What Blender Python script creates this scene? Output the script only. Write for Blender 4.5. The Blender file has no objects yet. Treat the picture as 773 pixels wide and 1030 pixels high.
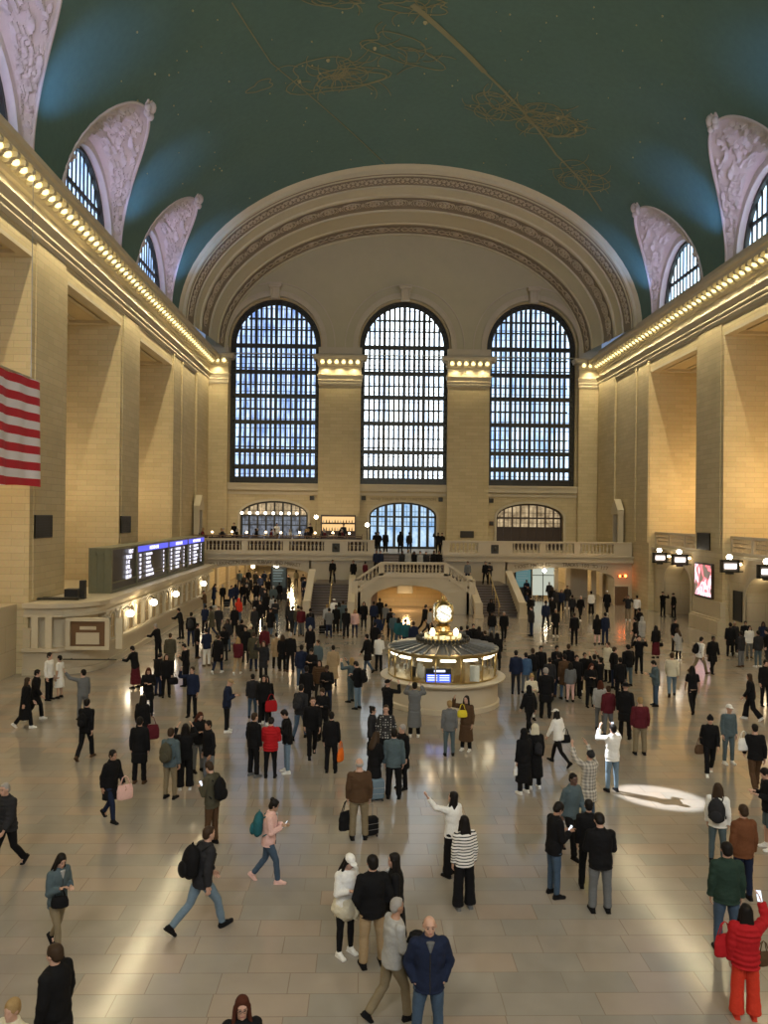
import bpy, math, random
from math import sin, cos, pi, sqrt, radians, atan2
from mathutils import Vector, Matrix, noise
random.seed(7)
SC = bpy.context.scene
COL = SC.collection
W, H, F = 773.0, 1030.0, 774.0

# ------------------------------------------------------------------ camera
CAM = Vector((-3.5, 0.0, 7.1))
YAW, PITCH, ROLL = radians(1.37), radians(0.22), radians(0.6)
RC = Matrix.Rotation(-YAW, 4, 'Z') @ Matrix.Rotation(pi/2 + PITCH, 4, 'X') @ Matrix.Rotation(ROLL, 4, 'Z')
cd = bpy.data.cameras.new('camera'); cam = bpy.data.objects.new('camera', cd); COL.objects.link(cam)
cam.matrix_world = Matrix.Translation(CAM) @ RC
cd.sensor_fit = 'VERTICAL'; cd.sensor_height = 36.0; cd.lens = F/H*36.0
cd.clip_start = 0.1; cd.clip_end = 400
SC.camera = cam

def ray(px, py):
    return (RC.to_3x3() @ Vector((px-W/2, H/2-py, -F))).normalized()
def on_z(px, py, z=0.0):
    d = ray(px, py); t = (z-CAM.z)/d.z; return CAM + d*t
def on_y(px, py, y):
    d = ray(px, py); t = (y-CAM.y)/d.y; return CAM + d*t
def on_x(px, py, x):
    d = ray(px, py); t = (x-CAM.x)/d.x; return CAM + d*t

# ------------------------------------------------------------------ mesh helper
class MB:
    def __init__(s): s.v = []; s.f = []; s.m = []
    def add(s, vs, fs, mi=0, M=None):
        o = len(s.v)
        s.v += [tuple(M @ Vector(p)) for p in vs] if M is not None else [tuple(p) for p in vs]
        s.f += [tuple(o+i for i in f) for f in fs]; s.m += [mi]*len(fs)
        return s
    def box(s, x0, x1, y0, y1, z0, z1, mi=0, M=None):
        if x0 > x1: x0, x1 = x1, x0
        if y0 > y1: y0, y1 = y1, y0
        if z0 > z1: z0, z1 = z1, z0
        return s.add([(x0,y0,z0),(x1,y0,z0),(x1,y1,z0),(x0,y1,z0),(x0,y0,z1),(x1,y0,z1),(x1,y1,z1),(x0,y1,z1)],
              [(0,3,2,1),(4,5,6,7),(0,1,5,4),(1,2,6,5),(2,3,7,6),(3,0,4,7)], mi, M)
    def bev(s, x0, x1, y0, y1, z0, z1, b=0.02, mi=0, M=None):
        # box with chamfered vertical edges and top/bottom rims
        def ring(z, i):
            a, c, e, g = x0+i, x1-i, y0+i, y1-i
            return [(a+b,e,z),(c-b,e,z),(c,e+b,z),(c,g-b,z),(c-b,g,z),(a+b,g,z),(a,g-b,z),(a,e+b,z)]
        vs = ring(z0, b) + ring(z0+b, 0) + ring(z1-b, 0) + ring(z1, b)
        fs = [tuple(range(7,-1,-1)), tuple(range(24,32))]
        for r in range(3):
            for i in range(8): fs.append((r*8+i, r*8+(i+1)%8, r*8+8+(i+1)%8, r*8+8+i))
        return s.add(vs, fs, mi, M)
    def lathe(s, prof, c=(0,0,0), n=16, mi=0, M=None, sx=1, sy=1):
        vs = []
        for r, z in prof:
            for i in range(n):
                a = 2*pi*i/n; vs.append((c[0]+r*cos(a)*sx, c[1]+r*sin(a)*sy, c[2]+z))
        fs = []
        for k in range(len(prof)-1):
            for i in range(n): fs.append((k*n+i, k*n+(i+1)%n, (k+1)*n+(i+1)%n, (k+1)*n+i))
        fs.append(tuple(range(n-1,-1,-1))); fs.append(tuple(range((len(prof)-1)*n, len(prof)*n)))
        return s.add(vs, fs, mi, M)
    def ball(s, c, r, n=10, k=6, mi=0, M=None):
        if not hasattr(r, '__len__'): r = (r, r, r)
        vs = [(c[0], c[1], c[2]-r[2])]
        for j in range(1, k):
            t = -pi/2 + pi*j/k
            for i in range(n):
                a = 2*pi*i/n; vs.append((c[0]+r[0]*cos(t)*cos(a), c[1]+r[1]*cos(t)*sin(a), c[2]+r[2]*sin(t)))
        vs.append((c[0], c[1], c[2]+r[2])); L = len(vs)-1
        fs = [(0, 1+(i+1)%n, 1+i) for i in range(n)]
        for j in range(k-2):
            for i in range(n): fs.append((1+j*n+i, 1+j*n+(i+1)%n, 1+(j+1)*n+(i+1)%n, 1+(j+1)*n+i))
        fs += [(L, 1+(k-2)*n+i, 1+(k-2)*n+(i+1)%n) for i in range(n)]
        return s.add(vs, fs, mi, M)
    def tube(s, pts, r, n=8, mi=0, M=None, cap=True):
        pts = [Vector(p) for p in pts]; rs = r if hasattr(r, '__len__') else [r]*len(pts)
        vs = []; ax = None
        for i, p in enumerate(pts):
            d = (pts[min(i+1, len(pts)-1)] - pts[max(i-1, 0)]).normalized()
            if ax is None:
                ax = d.cross(Vector((0, 0, 1)))
                if ax.length < 0.3: ax = d.cross(Vector((1, 0, 0)))
            a = (ax - d*ax.dot(d)).normalized(); ax = a; b = a.cross(d)
            for k in range(n):
                t = 2*pi*k/n; vs.append(p + (a*cos(t) + b*sin(t))*rs[i])
        fs = []
        for i in range(len(pts)-1):
            for k in range(n): fs.append((i*n+k, i*n+(k+1)%n, (i+1)*n+(k+1)%n, (i+1)*n+k))
        if cap: fs.append(tuple(range(n-1,-1,-1))); fs.append(tuple(range((len(pts)-1)*n, len(pts)*n)))
        return s.add(vs, fs, mi, M)
    def prism(s, poly, d0, d1, fn, mi=0):
        # poly = list of (u, v), extruded from d0 to d1; fn(u, v, d) -> xyz
        n = len(poly)
        vs = [fn(u, v, d0) for u, v in poly] + [fn(u, v, d1) for u, v in poly]
        fs = [tuple(range(n)), tuple(range(2*n-1, n-1, -1))]
        for i in range(n): fs.append((i, (i+1) % n, n+(i+1) % n, n+i))
        return s.add(vs, fs, mi)
    def sweep(s, prof, path, mi=0):
        # prof list of (p, z); path: list of functions or (origin, outward) pairs: point = origin + outward*p + z
        n = len(prof); vs = []
        for (ox, oy), (dx, dy) in path:
            for p, z in prof: vs.append((ox+dx*p, oy+dy*p, z))
        fs = []
        for i in range(len(path)-1):
            for k in range(n-1): fs.append((i*n+k, (i+1)*n+k, (i+1)*n+k+1, i*n+k+1))
        fs.append(tuple(range(n))); fs.append(tuple(range((len(path)-1)*n, len(path)*n)))
        return s.add(vs, fs, mi)
    def build(s, name, mat, parent=None, smooth=False, fix=True):
        me = bpy.data.meshes.new(name); me.from_pydata(s.v, [], s.f)
        mats = mat if isinstance(mat, (list, tuple)) else [mat]
        for m in mats: me.materials.append(m)
        if len(mats) > 1: me.polygons.foreach_set('material_index', s.m)
        if smooth: me.polygons.foreach_set('use_smooth', [True]*len(me.polygons))
        if fix:
            import bmesh
            b = bmesh.new(); b.from_mesh(me); bmesh.ops.recalc_face_normals(b, faces=b.faces); b.to_mesh(me); b.free()
        if smooth == 'auto':
            try: me.set_sharp_from_angle(angle=radians(35))
            except Exception: pass
        me.update()
        o = bpy.data.objects.new(name, me); COL.objects.link(o)
        if parent: o.parent = parent
        return o

def tag(o, label=None, cat=None, group=None, kind=None):
    if label: o['label'] = label
    if cat: o['category'] = cat
    if group: o['group'] = group
    if kind: o['kind'] = kind
    return o
def empty(name, loc=(0,0,0), rz=0, label=None, cat=None, group=None, kind=None):
    o = bpy.data.objects.new(name, None); COL.objects.link(o); o.empty_display_size = 0.2
    o.location = loc; o.rotation_euler = (0, 0, rz)
    return tag(o, label, cat, group, kind)
def struct(o): o['kind'] = 'structure'; return o
def copy_part(o, parent, mw=None):
    c = o.copy(); COL.objects.link(c); c.parent = parent
    if mw is not None: c.matrix_basis = mw
    return c
def lamp(kind, name, loc, energy, color, size=0.3, size_y=None, aim=None, spread=None, blend=0.3, angle=60):
    l = bpy.data.lights.new(name, kind); l.energy = energy; l.color = color
    if kind == 'AREA':
        l.size = size
        if size_y: l.shape = 'RECTANGLE'; l.size_y = size_y
        if spread: l.spread = radians(spread)
    elif kind == 'SPOT': l.shadow_soft_size = size; l.spot_size = radians(angle); l.spot_blend = blend
    else: l.shadow_soft_size = size
    o = bpy.data.objects.new(name, l); COL.objects.link(o); o.location = loc
    if aim is not None: o.rotation_euler = (Vector(aim)-Vector(loc)).to_track_quat('-Z', 'Y').to_euler()
    return o

# ------------------------------------------------------------------ materials
def newmat(name):
    m = bpy.data.materials.new(name); m.use_nodes = True
    nt = m.node_tree; b = nt.nodes['Principled BSDF']; return m, nt, b
def nd(nt, typ, **kw):
    n = nt.nodes.new(typ)
    for k, v in kw.items():
        if k.startswith('i_'): n.inputs[k[2:].replace('_', ' ')].default_value = v
        else: setattr(n, k, v)
    return n
def rgba(c): return (c[0], c[1], c[2], 1.0)
def mixc(nt, fac, a, b, mode='MIX'):
    n = nt.nodes.new('ShaderNodeMix'); n.data_type = 'RGBA'; n.blend_type = mode
    for sock, v in ((n.inputs[0], fac), (n.inputs[6], a), (n.inputs[7], b)):
        if hasattr(v, 'is_linked') or hasattr(v, 'links'): nt.links.new(v, sock)
        else: sock.default_value = v if sock == n.inputs[0] else rgba(v)
    return n.outputs[2]
def simple(name, c, rough=0.6, metal=0.0, var=0.12, scale=6.0, bump=0.0, obj=False):
    m, nt, b = newmat(name)
    tc = nd(nt, 'ShaderNodeTexCoord'); nz = nd(nt, 'ShaderNodeTexNoise', i_Scale=scale, i_Detail=4.0)
    nt.links.new(tc.outputs['Object'], nz.inputs['Vector'])
    dk = [x*(1-var) for x in c]; lt = [min(1, x*(1+var)) for x in c]
    nt.links.new(mixc(nt, nz.outputs['Fac'], dk, lt), b.inputs['Base Color'])
    b.inputs['Roughness'].default_value = rough; b.inputs['Metallic'].default_value = metal
    if bump:
        bp = nd(nt, 'ShaderNodeBump', i_Strength=bump, i_Distance=0.02)
        nt.links.new(nz.outputs['Fac'], bp.inputs['Height']); nt.links.new(bp.outputs[0], b.inputs['Normal'])
    return m
def emit(name, c, s, base=(0.02,0.02,0.02)):
    m, nt, b = newmat(name); b.inputs['Base Color'].default_value = rgba(base)
    b.inputs['Emission Color'].default_value = rgba(c); b.inputs['Emission Strength'].default_value = s
    return m
def wall_uv(nt):
    # world position mapped onto the wall's own plane by its facing
    g = nd(nt, 'ShaderNodeNewGeometry'); sp = nd(nt, 'ShaderNodeSeparateXYZ'); sn = nd(nt, 'ShaderNodeSeparateXYZ')
    nt.links.new(g.outputs['Position'], sp.inputs[0]); nt.links.new(g.outputs['True Normal'], sn.inputs[0])
    ab = nd(nt, 'ShaderNodeMath', operation='ABSOLUTE'); nt.links.new(sn.outputs['X'], ab.inputs[0])
    gt = nd(nt, 'ShaderNodeMath', operation='GREATER_THAN'); nt.links.new(ab.outputs[0], gt.inputs[0]); gt.inputs[1].default_value = 0.6
    mx = nd(nt, 'ShaderNodeMix', data_type='FLOAT')
    nt.links.new(gt.outputs[0], mx.inputs[0]); nt.links.new(sp.outputs['X'], mx.inputs[2]); nt.links.new(sp.outputs['Y'], mx.inputs[3])
    cb = nd(nt, 'ShaderNodeCombineXYZ'); nt.links.new(mx.outputs[0], cb.inputs['X']); nt.links.new(sp.outputs['Z'], cb.inputs['Y'])
    return cb.outputs[0], g.outputs['Position']
def stone_blocks(name, c1, c2, mortar, w=1.15, h=0.36, rough=0.75, ms=0.018, blotch=0.25):
    m, nt, b = newmat(name); uv, pos = wall_uv(nt)
    bt = nd(nt, 'ShaderNodeTexBrick', i_Scale=1.0, i_Mortar_Size=ms, i_Mortar_Smooth=0.3, i_Brick_Width=w, i_Row_Height=h, i_Bias=0.0)
    bt.inputs['Color1'].default_value = rgba(c1); bt.inputs['Color2'].default_value = rgba(c2); bt.inputs['Mortar'].default_value = rgba(mortar)
    nt.links.new(uv, bt.inputs['Vector'])
    nz = nd(nt, 'ShaderNodeTexNoise', i_Scale=0.35, i_Detail=6.0, i_Roughness=0.65); nt.links.new(pos, nz.inputs['Vector'])
    n2 = nd(nt, 'ShaderNodeTexNoise', i_Scale=9.0, i_Detail=5.0); nt.links.new(pos, n2.inputs['Vector'])
    c = mixc(nt, blotch, bt.outputs['Color'], mixc(nt, nz.outputs['Fac'], [x*0.55 for x in c1], [min(1, x*1.35) for x in c2]))
    c = mixc(nt, 0.12, c, n2.outputs['Color'], 'OVERLAY')
    nt.links.new(c, b.inputs['Base Color']); b.inputs['Roughness'].default_value = rough
    bp = nd(nt, 'ShaderNodeBump', i_Strength=0.25, i_Distance=0.02)
    nt.links.new(bt.outputs['Fac'], bp.inputs['Height']); bp.invert = True
    nt.links.new(bp.outputs[0], b.inputs['Normal'])
    return m
def stone_plain(name, c, rough=0.7, var=0.15, bump=0.15):
    m, nt, b = newmat(name); g = nd(nt, 'ShaderNodeNewGeometry')
    nz = nd(nt, 'ShaderNodeTexNoise', i_Scale=0.8, i_Detail=7.0, i_Roughness=0.6); nt.links.new(g.outputs['Position'], nz.inputs['Vector'])
    nt.links.new(mixc(nt, nz.outputs['Fac'], [x*(1-var) for x in c], [min(1, x*(1+var)) for x in c]), b.inputs['Base Color'])
    b.inputs['Roughness'].default_value = rough
    n2 = nd(nt, 'ShaderNodeTexNoise', i_Scale=20.0, i_Detail=3.0); nt.links.new(g.outputs['Position'], n2.inputs['Vector'])
    bp = nd(nt, 'ShaderNodeBump', i_Strength=bump, i_Distance=0.01)
    nt.links.new(n2.outputs['Fac'], bp.inputs['Height']); nt.links.new(bp.outputs[0], b.inputs['Normal'])
    return m

M = {}
M['stone'] = stone_blocks('caen_stone', (0.485,0.395,0.228), (0.585,0.488,0.298), (0.36,0.295,0.185), w=1.15, h=0.31, ms=0.014, blotch=0.35)
M['stonebig'] = stone_blocks('base_stone', (0.50,0.42,0.28), (0.56,0.475,0.325), (0.34,0.28,0.18), w=2.2, h=1.1, ms=0.012)
M['trim'] = stone_plain('carved_stone', (0.54,0.475,0.345))
M['marble'] = stone_plain('balustrade_marble', (0.47,0.41,0.30), rough=0.45)
M['marbled'] = stone_plain('pale_marble', (0.52,0.45,0.33), rough=0.4)
M['plaster'] = stone_plain('tympanum_plaster', (0.485,0.44,0.285), var=0.08)
M['arch'] = stone_plain('arch_plaster', (0.60,0.545,0.365), var=0.08)
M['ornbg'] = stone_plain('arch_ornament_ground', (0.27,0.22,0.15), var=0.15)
M['orn'] = stone_plain('arch_ornament', (0.56,0.48,0.34), var=0.1)
M['sail'] = stone_plain('lunette_plaster', (0.62,0.555,0.53), var=0.14)
M['step'] = simple('dark_step_marble', (0.11,0.085,0.07), rough=0.4, scale=2)
M['bronze'] = simple('dark_bronze', (0.045,0.043,0.035), rough=0.4, metal=0.6, scale=3)
M['bronzelt'] = simple('green_bronze', (0.20,0.20,0.13), rough=0.45, metal=0.5, scale=3)
M['brass'] = simple('polished_brass', (0.58,0.44,0.20), rough=0.30, metal=1.0, var=0.06)
M['black'] = simple('black_paint', (0.012,0.012,0.013), rough=0.5)
M['grille'] = simple('dark_grille', (0.03,0.027,0.022), rough=0.6)
M['steel'] = simple('grey_metal', (0.35,0.35,0.35), rough=0.35, metal=0.8)
M['wood'] = simple('brown_wood', (0.14,0.075,0.035), rough=0.45, scale=4)
M['darkwood'] = simple('dark_wood', (0.05,0.03,0.02), rough=0.45, scale=4)
M['bulb'] = emit('warm_bulb', (1.0,0.80,0.34), 2.0)
M['globe'] = emit('white_globe', (1.0,0.88,0.66), 14.0)
M['globew'] = emit('warm_globe', (1.0,0.72,0.40), 9.0)

def floor_mat():
    m, nt, b = newmat('tennessee_marble_floor')
    g = nd(nt, 'ShaderNodeNewGeometry')
    mp = nd(nt, 'ShaderNodeMapping'); nt.links.new(g.outputs['Position'], mp.inputs[0])
    bt = nd(nt, 'ShaderNodeTexBrick', i_Scale=1.0, i_Mortar_Size=0.008, i_Mortar_Smooth=0.2, i_Brick_Width=1.05, i_Row_Height=0.52)
    bt.offset = 0.37; bt.offset_frequency = 2; bt.squash = 1.35; bt.squash_frequency = 3
    bt.inputs['Color1'].default_value = rgba((0.235,0.217,0.188)); bt.inputs['Color2'].default_value = rgba((0.40,0.376,0.33))
    bt.inputs['Mortar'].default_value = rgba((0.20,0.17,0.13)); nt.links.new(mp.outputs[0], bt.inputs['Vector'])
    b2 = nd(nt, 'ShaderNodeTexBrick', i_Scale=1.0, i_Mortar_Size=0.0, i_Brick_Width=1.05, i_Row_Height=0.52, i_Bias=-0.25)
    b2.offset = 0.37; b2.offset_frequency = 2; b2.squash = 1.35; b2.squash_frequency = 3
    b2.inputs['Color1'].default_value = rgba((0,0,0)); b2.inputs['Color2'].default_value = rgba((1,1,1)); b2.inputs['Mortar'].default_value = rgba((0,0,0))
    mp2 = nd(nt, 'ShaderNodeMapping'); mp2.inputs['Location'].default_value = (210.0*1.05, 520*0.52*6, 0)
    nt.links.new(g.outputs['Position'], mp2.inputs[0]); nt.links.new(mp.outputs[0], b2.inputs['Vector'])
    n1 = nd(nt, 'ShaderNodeTexNoise', i_Scale=1.3, i_Detail=4.0, i_Roughness=0.5, i_Distortion=0.2); nt.links.new(g.outputs['Position'], n1.inputs['Vector'])
    n3 = nd(nt, 'ShaderNodeTexNoise', i_Scale=0.22, i_Detail=3.0); nt.links.new(g.outputs['Position'], n3.inputs['Vector'])
    c = mixc(nt, 0.35, bt.outputs['Color'], mixc(nt, n1.outputs['Fac'], (0.17,0.14,0.115), (0.42,0.39,0.34)))
    pink = mixc(nt, 1.0, c, (0.86,0.68,0.58), 'MULTIPLY')
    mm = nd(nt, 'ShaderNodeMath', operation='MULTIPLY'); nt.links.new(b2.outputs['Color'], mm.inputs[0]); mm.inputs[1].default_value = 0.9
    c = mixc(nt, mm.outputs[0], c, pink)
    c = mixc(nt, 0.3, c, n3.outputs['Fac'], 'OVERLAY')
    nt.links.new(c, b.inputs['Base Color'])
    mr = nd(nt, 'ShaderNodeMapRange'); mr.inputs['To Min'].default_value = 0.09; mr.inputs['To Max'].default_value = 0.19
    nt.links.new(n1.outputs['Fac'], mr.inputs['Value']); nt.links.new(mr.outputs[0], b.inputs['Roughness'])
    b.inputs['Specular IOR Level'].default_value = 0.85
    bp = nd(nt, 'ShaderNodeBump', i_Strength=0.12, i_Distance=0.01); bp.invert = True
    nt.links.new(bt.outputs['Fac'], bp.inputs['Height']); nt.links.new(bp.outputs[0], b.inputs['Normal'])
    return m
M['floor'] = floor_mat()
def teal_mat():
    m, nt, b = newmat('teal_vault_paint'); g = nd(nt, 'ShaderNodeNewGeometry')
    n1 = nd(nt, 'ShaderNodeTexNoise', i_Scale=0.25, i_Detail=6.0, i_Roughness=0.6); nt.links.new(g.outputs['Position'], n1.inputs['Vector'])
    n2 = nd(nt, 'ShaderNodeTexNoise', i_Scale=3.0, i_Detail=5.0); nt.links.new(g.outputs['Position'], n2.inputs['Vector'])
    c = mixc(nt, n1.outputs['Fac'], (0.072,0.145,0.112), (0.102,0.188,0.15))
    c = mixc(nt, 0.15, c, n2.outputs['Fac'], 'OVERLAY')
    nt.links.new(c, b.inputs['Base Color']); b.inputs['Roughness'].default_value = 0.65
    return m
M['teal'] = teal_mat()
M['gold'] = simple('faded_gold_leaf', (0.26,0.25,0.13), rough=0.7, metal=0.0, scale=1.0, var=0.2)
M['star'] = simple('gold_star', (0.45,0.40,0.2), rough=0.4, metal=0.3)
def pane_mat(name, strength, cold, bright, sc=(1.2,1.2,0.25), thr=(0.35,0.65)):
    m, nt, b = newmat(name); g = nd(nt, 'ShaderNodeNewGeometry')
    mp = nd(nt, 'ShaderNodeMapping'); mp.inputs['Scale'].default_value = sc; nt.links.new(g.outputs['Position'], mp.inputs[0])
    vz = nd(nt, 'ShaderNodeTexNoise', i_Scale=1.0, i_Detail=5.0, i_Roughness=0.7); nt.links.new(mp.outputs[0], vz.inputs['Vector'])
    mr = nd(nt, 'ShaderNodeMapRange'); mr.inputs['From Min'].default_value = thr[0]; mr.inputs['From Max'].default_value = thr[1]
    nt.links.new(vz.outputs['Fac'], mr.inputs['Value'])
    nt.links.new(mixc(nt, mr.outputs[0], cold, bright), b.inputs['Emission Color'])
    b.inputs['Emission Strength'].default_value = strength; b.inputs['Base Color'].default_value = rgba((0.05,0.06,0.08)); b.inputs['Roughness'].default_value = 0.1
    return m
M['pane_side'] = pane_mat('daylit_glass_left', 1.7, (0.12,0.22,0.55), (0.60,0.78,1.0), sc=(2.2,1,0.45))
M['pane_mid'] = pane_mat('daylit_glass_middle', 3.4, (0.40,0.58,0.85), (0.85,0.95,1.0), sc=(1.0,1,0.35), thr=(0.3,0.55))
M['pane_right'] = pane_mat('daylit_glass_right', 1.8, (0.22,0.38,0.68), (0.70,0.87,1.0), sc=(1.6,1,0.4))
M['pane_lun'] = pane_mat('lunette_glass', 2.6, (0.30,0.50,0.75), (0.75,0.92,1.0), sc=(1,0.6,0.3))
M['pane_lunl'] = pane_mat('lunette_glass_dim', 2.2, (0.12,0.22,0.42), (0.5,0.7,0.95), sc=(1,0.6,0.3))
M['pane_door'] = pane_mat('door_daylight', 0.85, (0.22,0.42,0.72), (0.65,0.85,1.0), sc=(0.9,1,0.9))
M['pane_warm'] = pane_mat('restaurant_glass', 0.55, (0.20,0.13,0.06), (0.95,0.72,0.42), sc=(1.2,1,1.2))
M['pane_dim'] = pane_mat('restaurant_lower_glass', 0.35, (0.05,0.05,0.06), (0.55,0.62,0.75), sc=(1.5,1,1.5))
# ================================================================== the hall
HX = 18.2                      # half width at the wall faces
YE = 72.0                      # east end wall
PIERS = [(-12.0, 1.6), (9.7, 13.7), (21.9, 25.8), (34.0, 38.0), (46.2, 50.1), (58.4, 72.6)]
BAYS = [5.65, 17.8, 29.9, 42.1, 54.25]
OT = 18.4                      # top of the openings
BK = 25.2                      # back of the recesses
VZ, VX, VR = 22.3, 18.45, 12.7 # vault springing, half span, rise

f = MB(); f.add([(-26, -12.5, 0), (26, -12.5, 0), (26, 112, 0), (-26, 112, 0)], [(0, 1, 2, 3)])
f.box(-26, 26, -12.5, 112, -0.3, -0.01)
struct(f.build('floor', M['floor']))

def arch_panel(mb, u0, u1, v0, v1, cu, hw, vs, vsp, rise, depth, fn, mi=0, n=20, pw=1.0, mr=None):
    """wall panel with an arched hole: front face plus reveal"""
    mr = mi if mr is None else mr
    if vs > v0: mb.add([fn(u0,v0,0), fn(u1,v0,0), fn(u1,vs,0), fn(u0,vs,0)], [(0,1,2,3)], mi)
    mb.add([fn(u0,vs,0), fn(cu-hw,vs,0), fn(cu-hw,vsp,0), fn(u0,vsp,0)], [(0,1,2,3)], mi)
    mb.add([fn(cu+hw,vs,0), fn(u1,vs,0), fn(u1,vsp,0), fn(cu+hw,vsp,0)], [(0,1,2,3)], mi)
    mb.add([fn(u0,vsp,0), fn(cu-hw,vsp,0), fn(cu-hw,v1,0), fn(u0,v1,0)], [(0,1,2,3)], mi)
    mb.add([fn(cu+hw,vsp,0), fn(u1,vsp,0), fn(u1,v1,0), fn(cu+hw,v1,0)], [(0,1,2,3)], mi)
    pts = [(cu-hw*cos(pi*i/n), vsp+rise*sin(pi*i/n)) for i in range(n+1)]
    for (a, b), (c, d) in zip(pts[:-1], pts[1:]):
        mb.add([fn(a,b,0), fn(c,d,0), fn(c,v1,0), fn(a,v1,0)], [(0,1,2,3)], mi)
    rim = [(cu-hw, vs)] + pts + [(cu+hw, vs)]
    for (a, b), (c, d) in zip(rim[:-1], rim[1:]):
        mb.add([fn(a,b,0), fn(c,d,0), fn(c,d,depth), fn(a,b,depth)], [(0,1,2,3)], mr)
    if vs > 0.01: mb.add([fn(cu-hw,vs,0), fn(cu+hw,vs,0), fn(cu+hw,vs,depth), fn(cu-hw,vs,depth)], [(0,1,2,3)], mr)
def arch_ring(mb, cu, hw, vsp, rise, w, d0, d1, fn, v0=None, n=24, mi=0):
    """an arched band of width w around an opening, thickness d0..d1; legs run down to v0"""
    inn = [(cu-hw*cos(pi*i/n), vsp+rise*sin(pi*i/n)) for i in range(n+1)]
    out = [(cu-(hw+w)*cos(pi*i/n), vsp+(rise+w)*sin(pi*i/n)) for i in range(n+1)]
    if v0 is not None:
        inn = [(cu-hw, v0)] + inn + [(cu+hw, v0)]; out = [(cu-hw-w, v0)] + out + [(cu+hw+w, v0)]
    k = len(inn); vs = []
    for d in (d0, d1):
        vs += [fn(a, b, d) for a, b in inn] + [fn(a, b, d) for a, b in out]
    fs = []
    for i in range(k-1):
        fs += [(i, i+1, k+i+1, k+i), (2*k+i, 3*k+i, 3*k+i+1, 2*k+i+1), (i, 2*k+i, 2*k+i+1, i+1), (k+i, k+i+1, 3*k+i+1, 3*k+i)]
    fs += [(0, k, 3*k, 2*k), (k-1, 3*k-1, 4*k-1, 2*k-1)]
    mb.add(vs, fs, mi)

# ---- side walls
for sgn, side in ((-1, 'left'), (1, 'right')):
    w = MB(); X = lambda p, s=sgn: s*(HX-p)
    def bx(p0, p1, y0, y1, z0, z1, mi=0): w.box(X(p0), X(p1), y0, y1, z0, z1, mi)
    for y0, y1 in PIERS:
        d = -3.4 if y0 > 0 and y1 < 60 else -7
        bx(0, d, y0, y1, 0, OT)
        # plinth and base mouldings
        if y1 < 60:
            bx(0.34, -0.2, y0-0.12, y1+0.12, 0, 0.85, 1); bx(0.24, -0.2, y0-0.08, y1+0.08, 0.85, 0.97, 1)
            bx(0.12, -0.2, y0-0.04, y1+0.04, 0.97, 1.9, 1); bx(0.17, -0.2, y0-0.07, y1+0.07, 1.9, 2.0, 1)
        # sunken pilaster edge on the pier faces
        if 9 < y0 < 60:
            ye = min(y1, 61)
            bx(0.05, 0, y0+0.35, ye-0.35, 5.2 if sgn > 0 else 3.2, OT+0.6)
    bx(0, -7.3, -12.5, 72.6, OT, VZ+0.3)
    bx(-6.9, -7.4, -12.5, 58, 0, OT)                      # back wall
    for y0, y1 in PIERS[1:-1]:                            # rear pilasters at the back of the recesses
        bx(-4.6, -7.0, y0+0.8, y1-0.8, 0, OT)
    for c in BAYS:                                        # coffered soffits
        y0, y1 = c-4.1, c+4.1
        bx(-0.0, -6.9, y0, y0+0.5, OT-0.18, OT, 2); bx(-0.0, -6.9, y1-0.5, y1, OT-0.18, OT, 2)
        bx(-0.0, -0.5, y0+0.5, y1-0.5, OT-0.18, OT, 2); bx(-2.9, -3.3, y0+0.5, y1-0.5, OT-0.18, OT, 2)
        bx(-0.9, -1.1, y0+0.9, y1-0.9, OT-0.09, OT, 2); bx(-2.4, -2.6, y0+0.9, y1-0.9, OT-0.09, OT, 2)
    if sgn < 0:
        for y0, y1 in zip([p[1] for p in PIERS[:-1]], [p[0] for p in PIERS[1:]]):
            bx(-0.5, -6.9, y0, y1, 0, 3.05, 1)
    else:
        fn = lambda u, v, d: (HX+0.45+d, u, v)
        for i, c in enumerate(BAYS):
            y0, y1 = c-4.15, c+4.25
            arch_panel(w, y0, y1, 0, 4.95, c-0.2, 2.3, 0, 2.55, 1.35, 1.2, fn, 1)
            arch_ring(w, c-0.2, 2.3, 2.55, 1.35, 0.28, -0.06, 0.05, fn, 0, mi=2)
            w.box(HX+1.65, HX+6.9, y0, c-2.5, 0, 4.9, 1); w.box(HX+1.65, HX+6.9, c+2.1, y1, 0, 4.9, 1)
            w.box(HX+1.0, HX+6.9, y0, y1, 4.75, 4.95, 1); w.box(HX+4.4, HX+4.6, c-2.5, c+2.1, 0, 4.75, 1)
            w.box(HX+0.2, HX+0.5, y0, y1, 4.72, 4.86, 2)
    w.box(X(0), X(-7), -12.5, -12.0, 0, VZ)
    # end section: corner pilaster strips
    for yy in (58.6, 61.4, 70.4):
        bx(0.10, 0, yy-0.15, yy+0.15, 5.2, 20)
    bx(0.16, 0, 66.3, 70.9, 5.2, OT+1.4)
    struct(w.build('wall_'+side, [M['stone'], M['stonebig'], M['trim']]))

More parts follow.
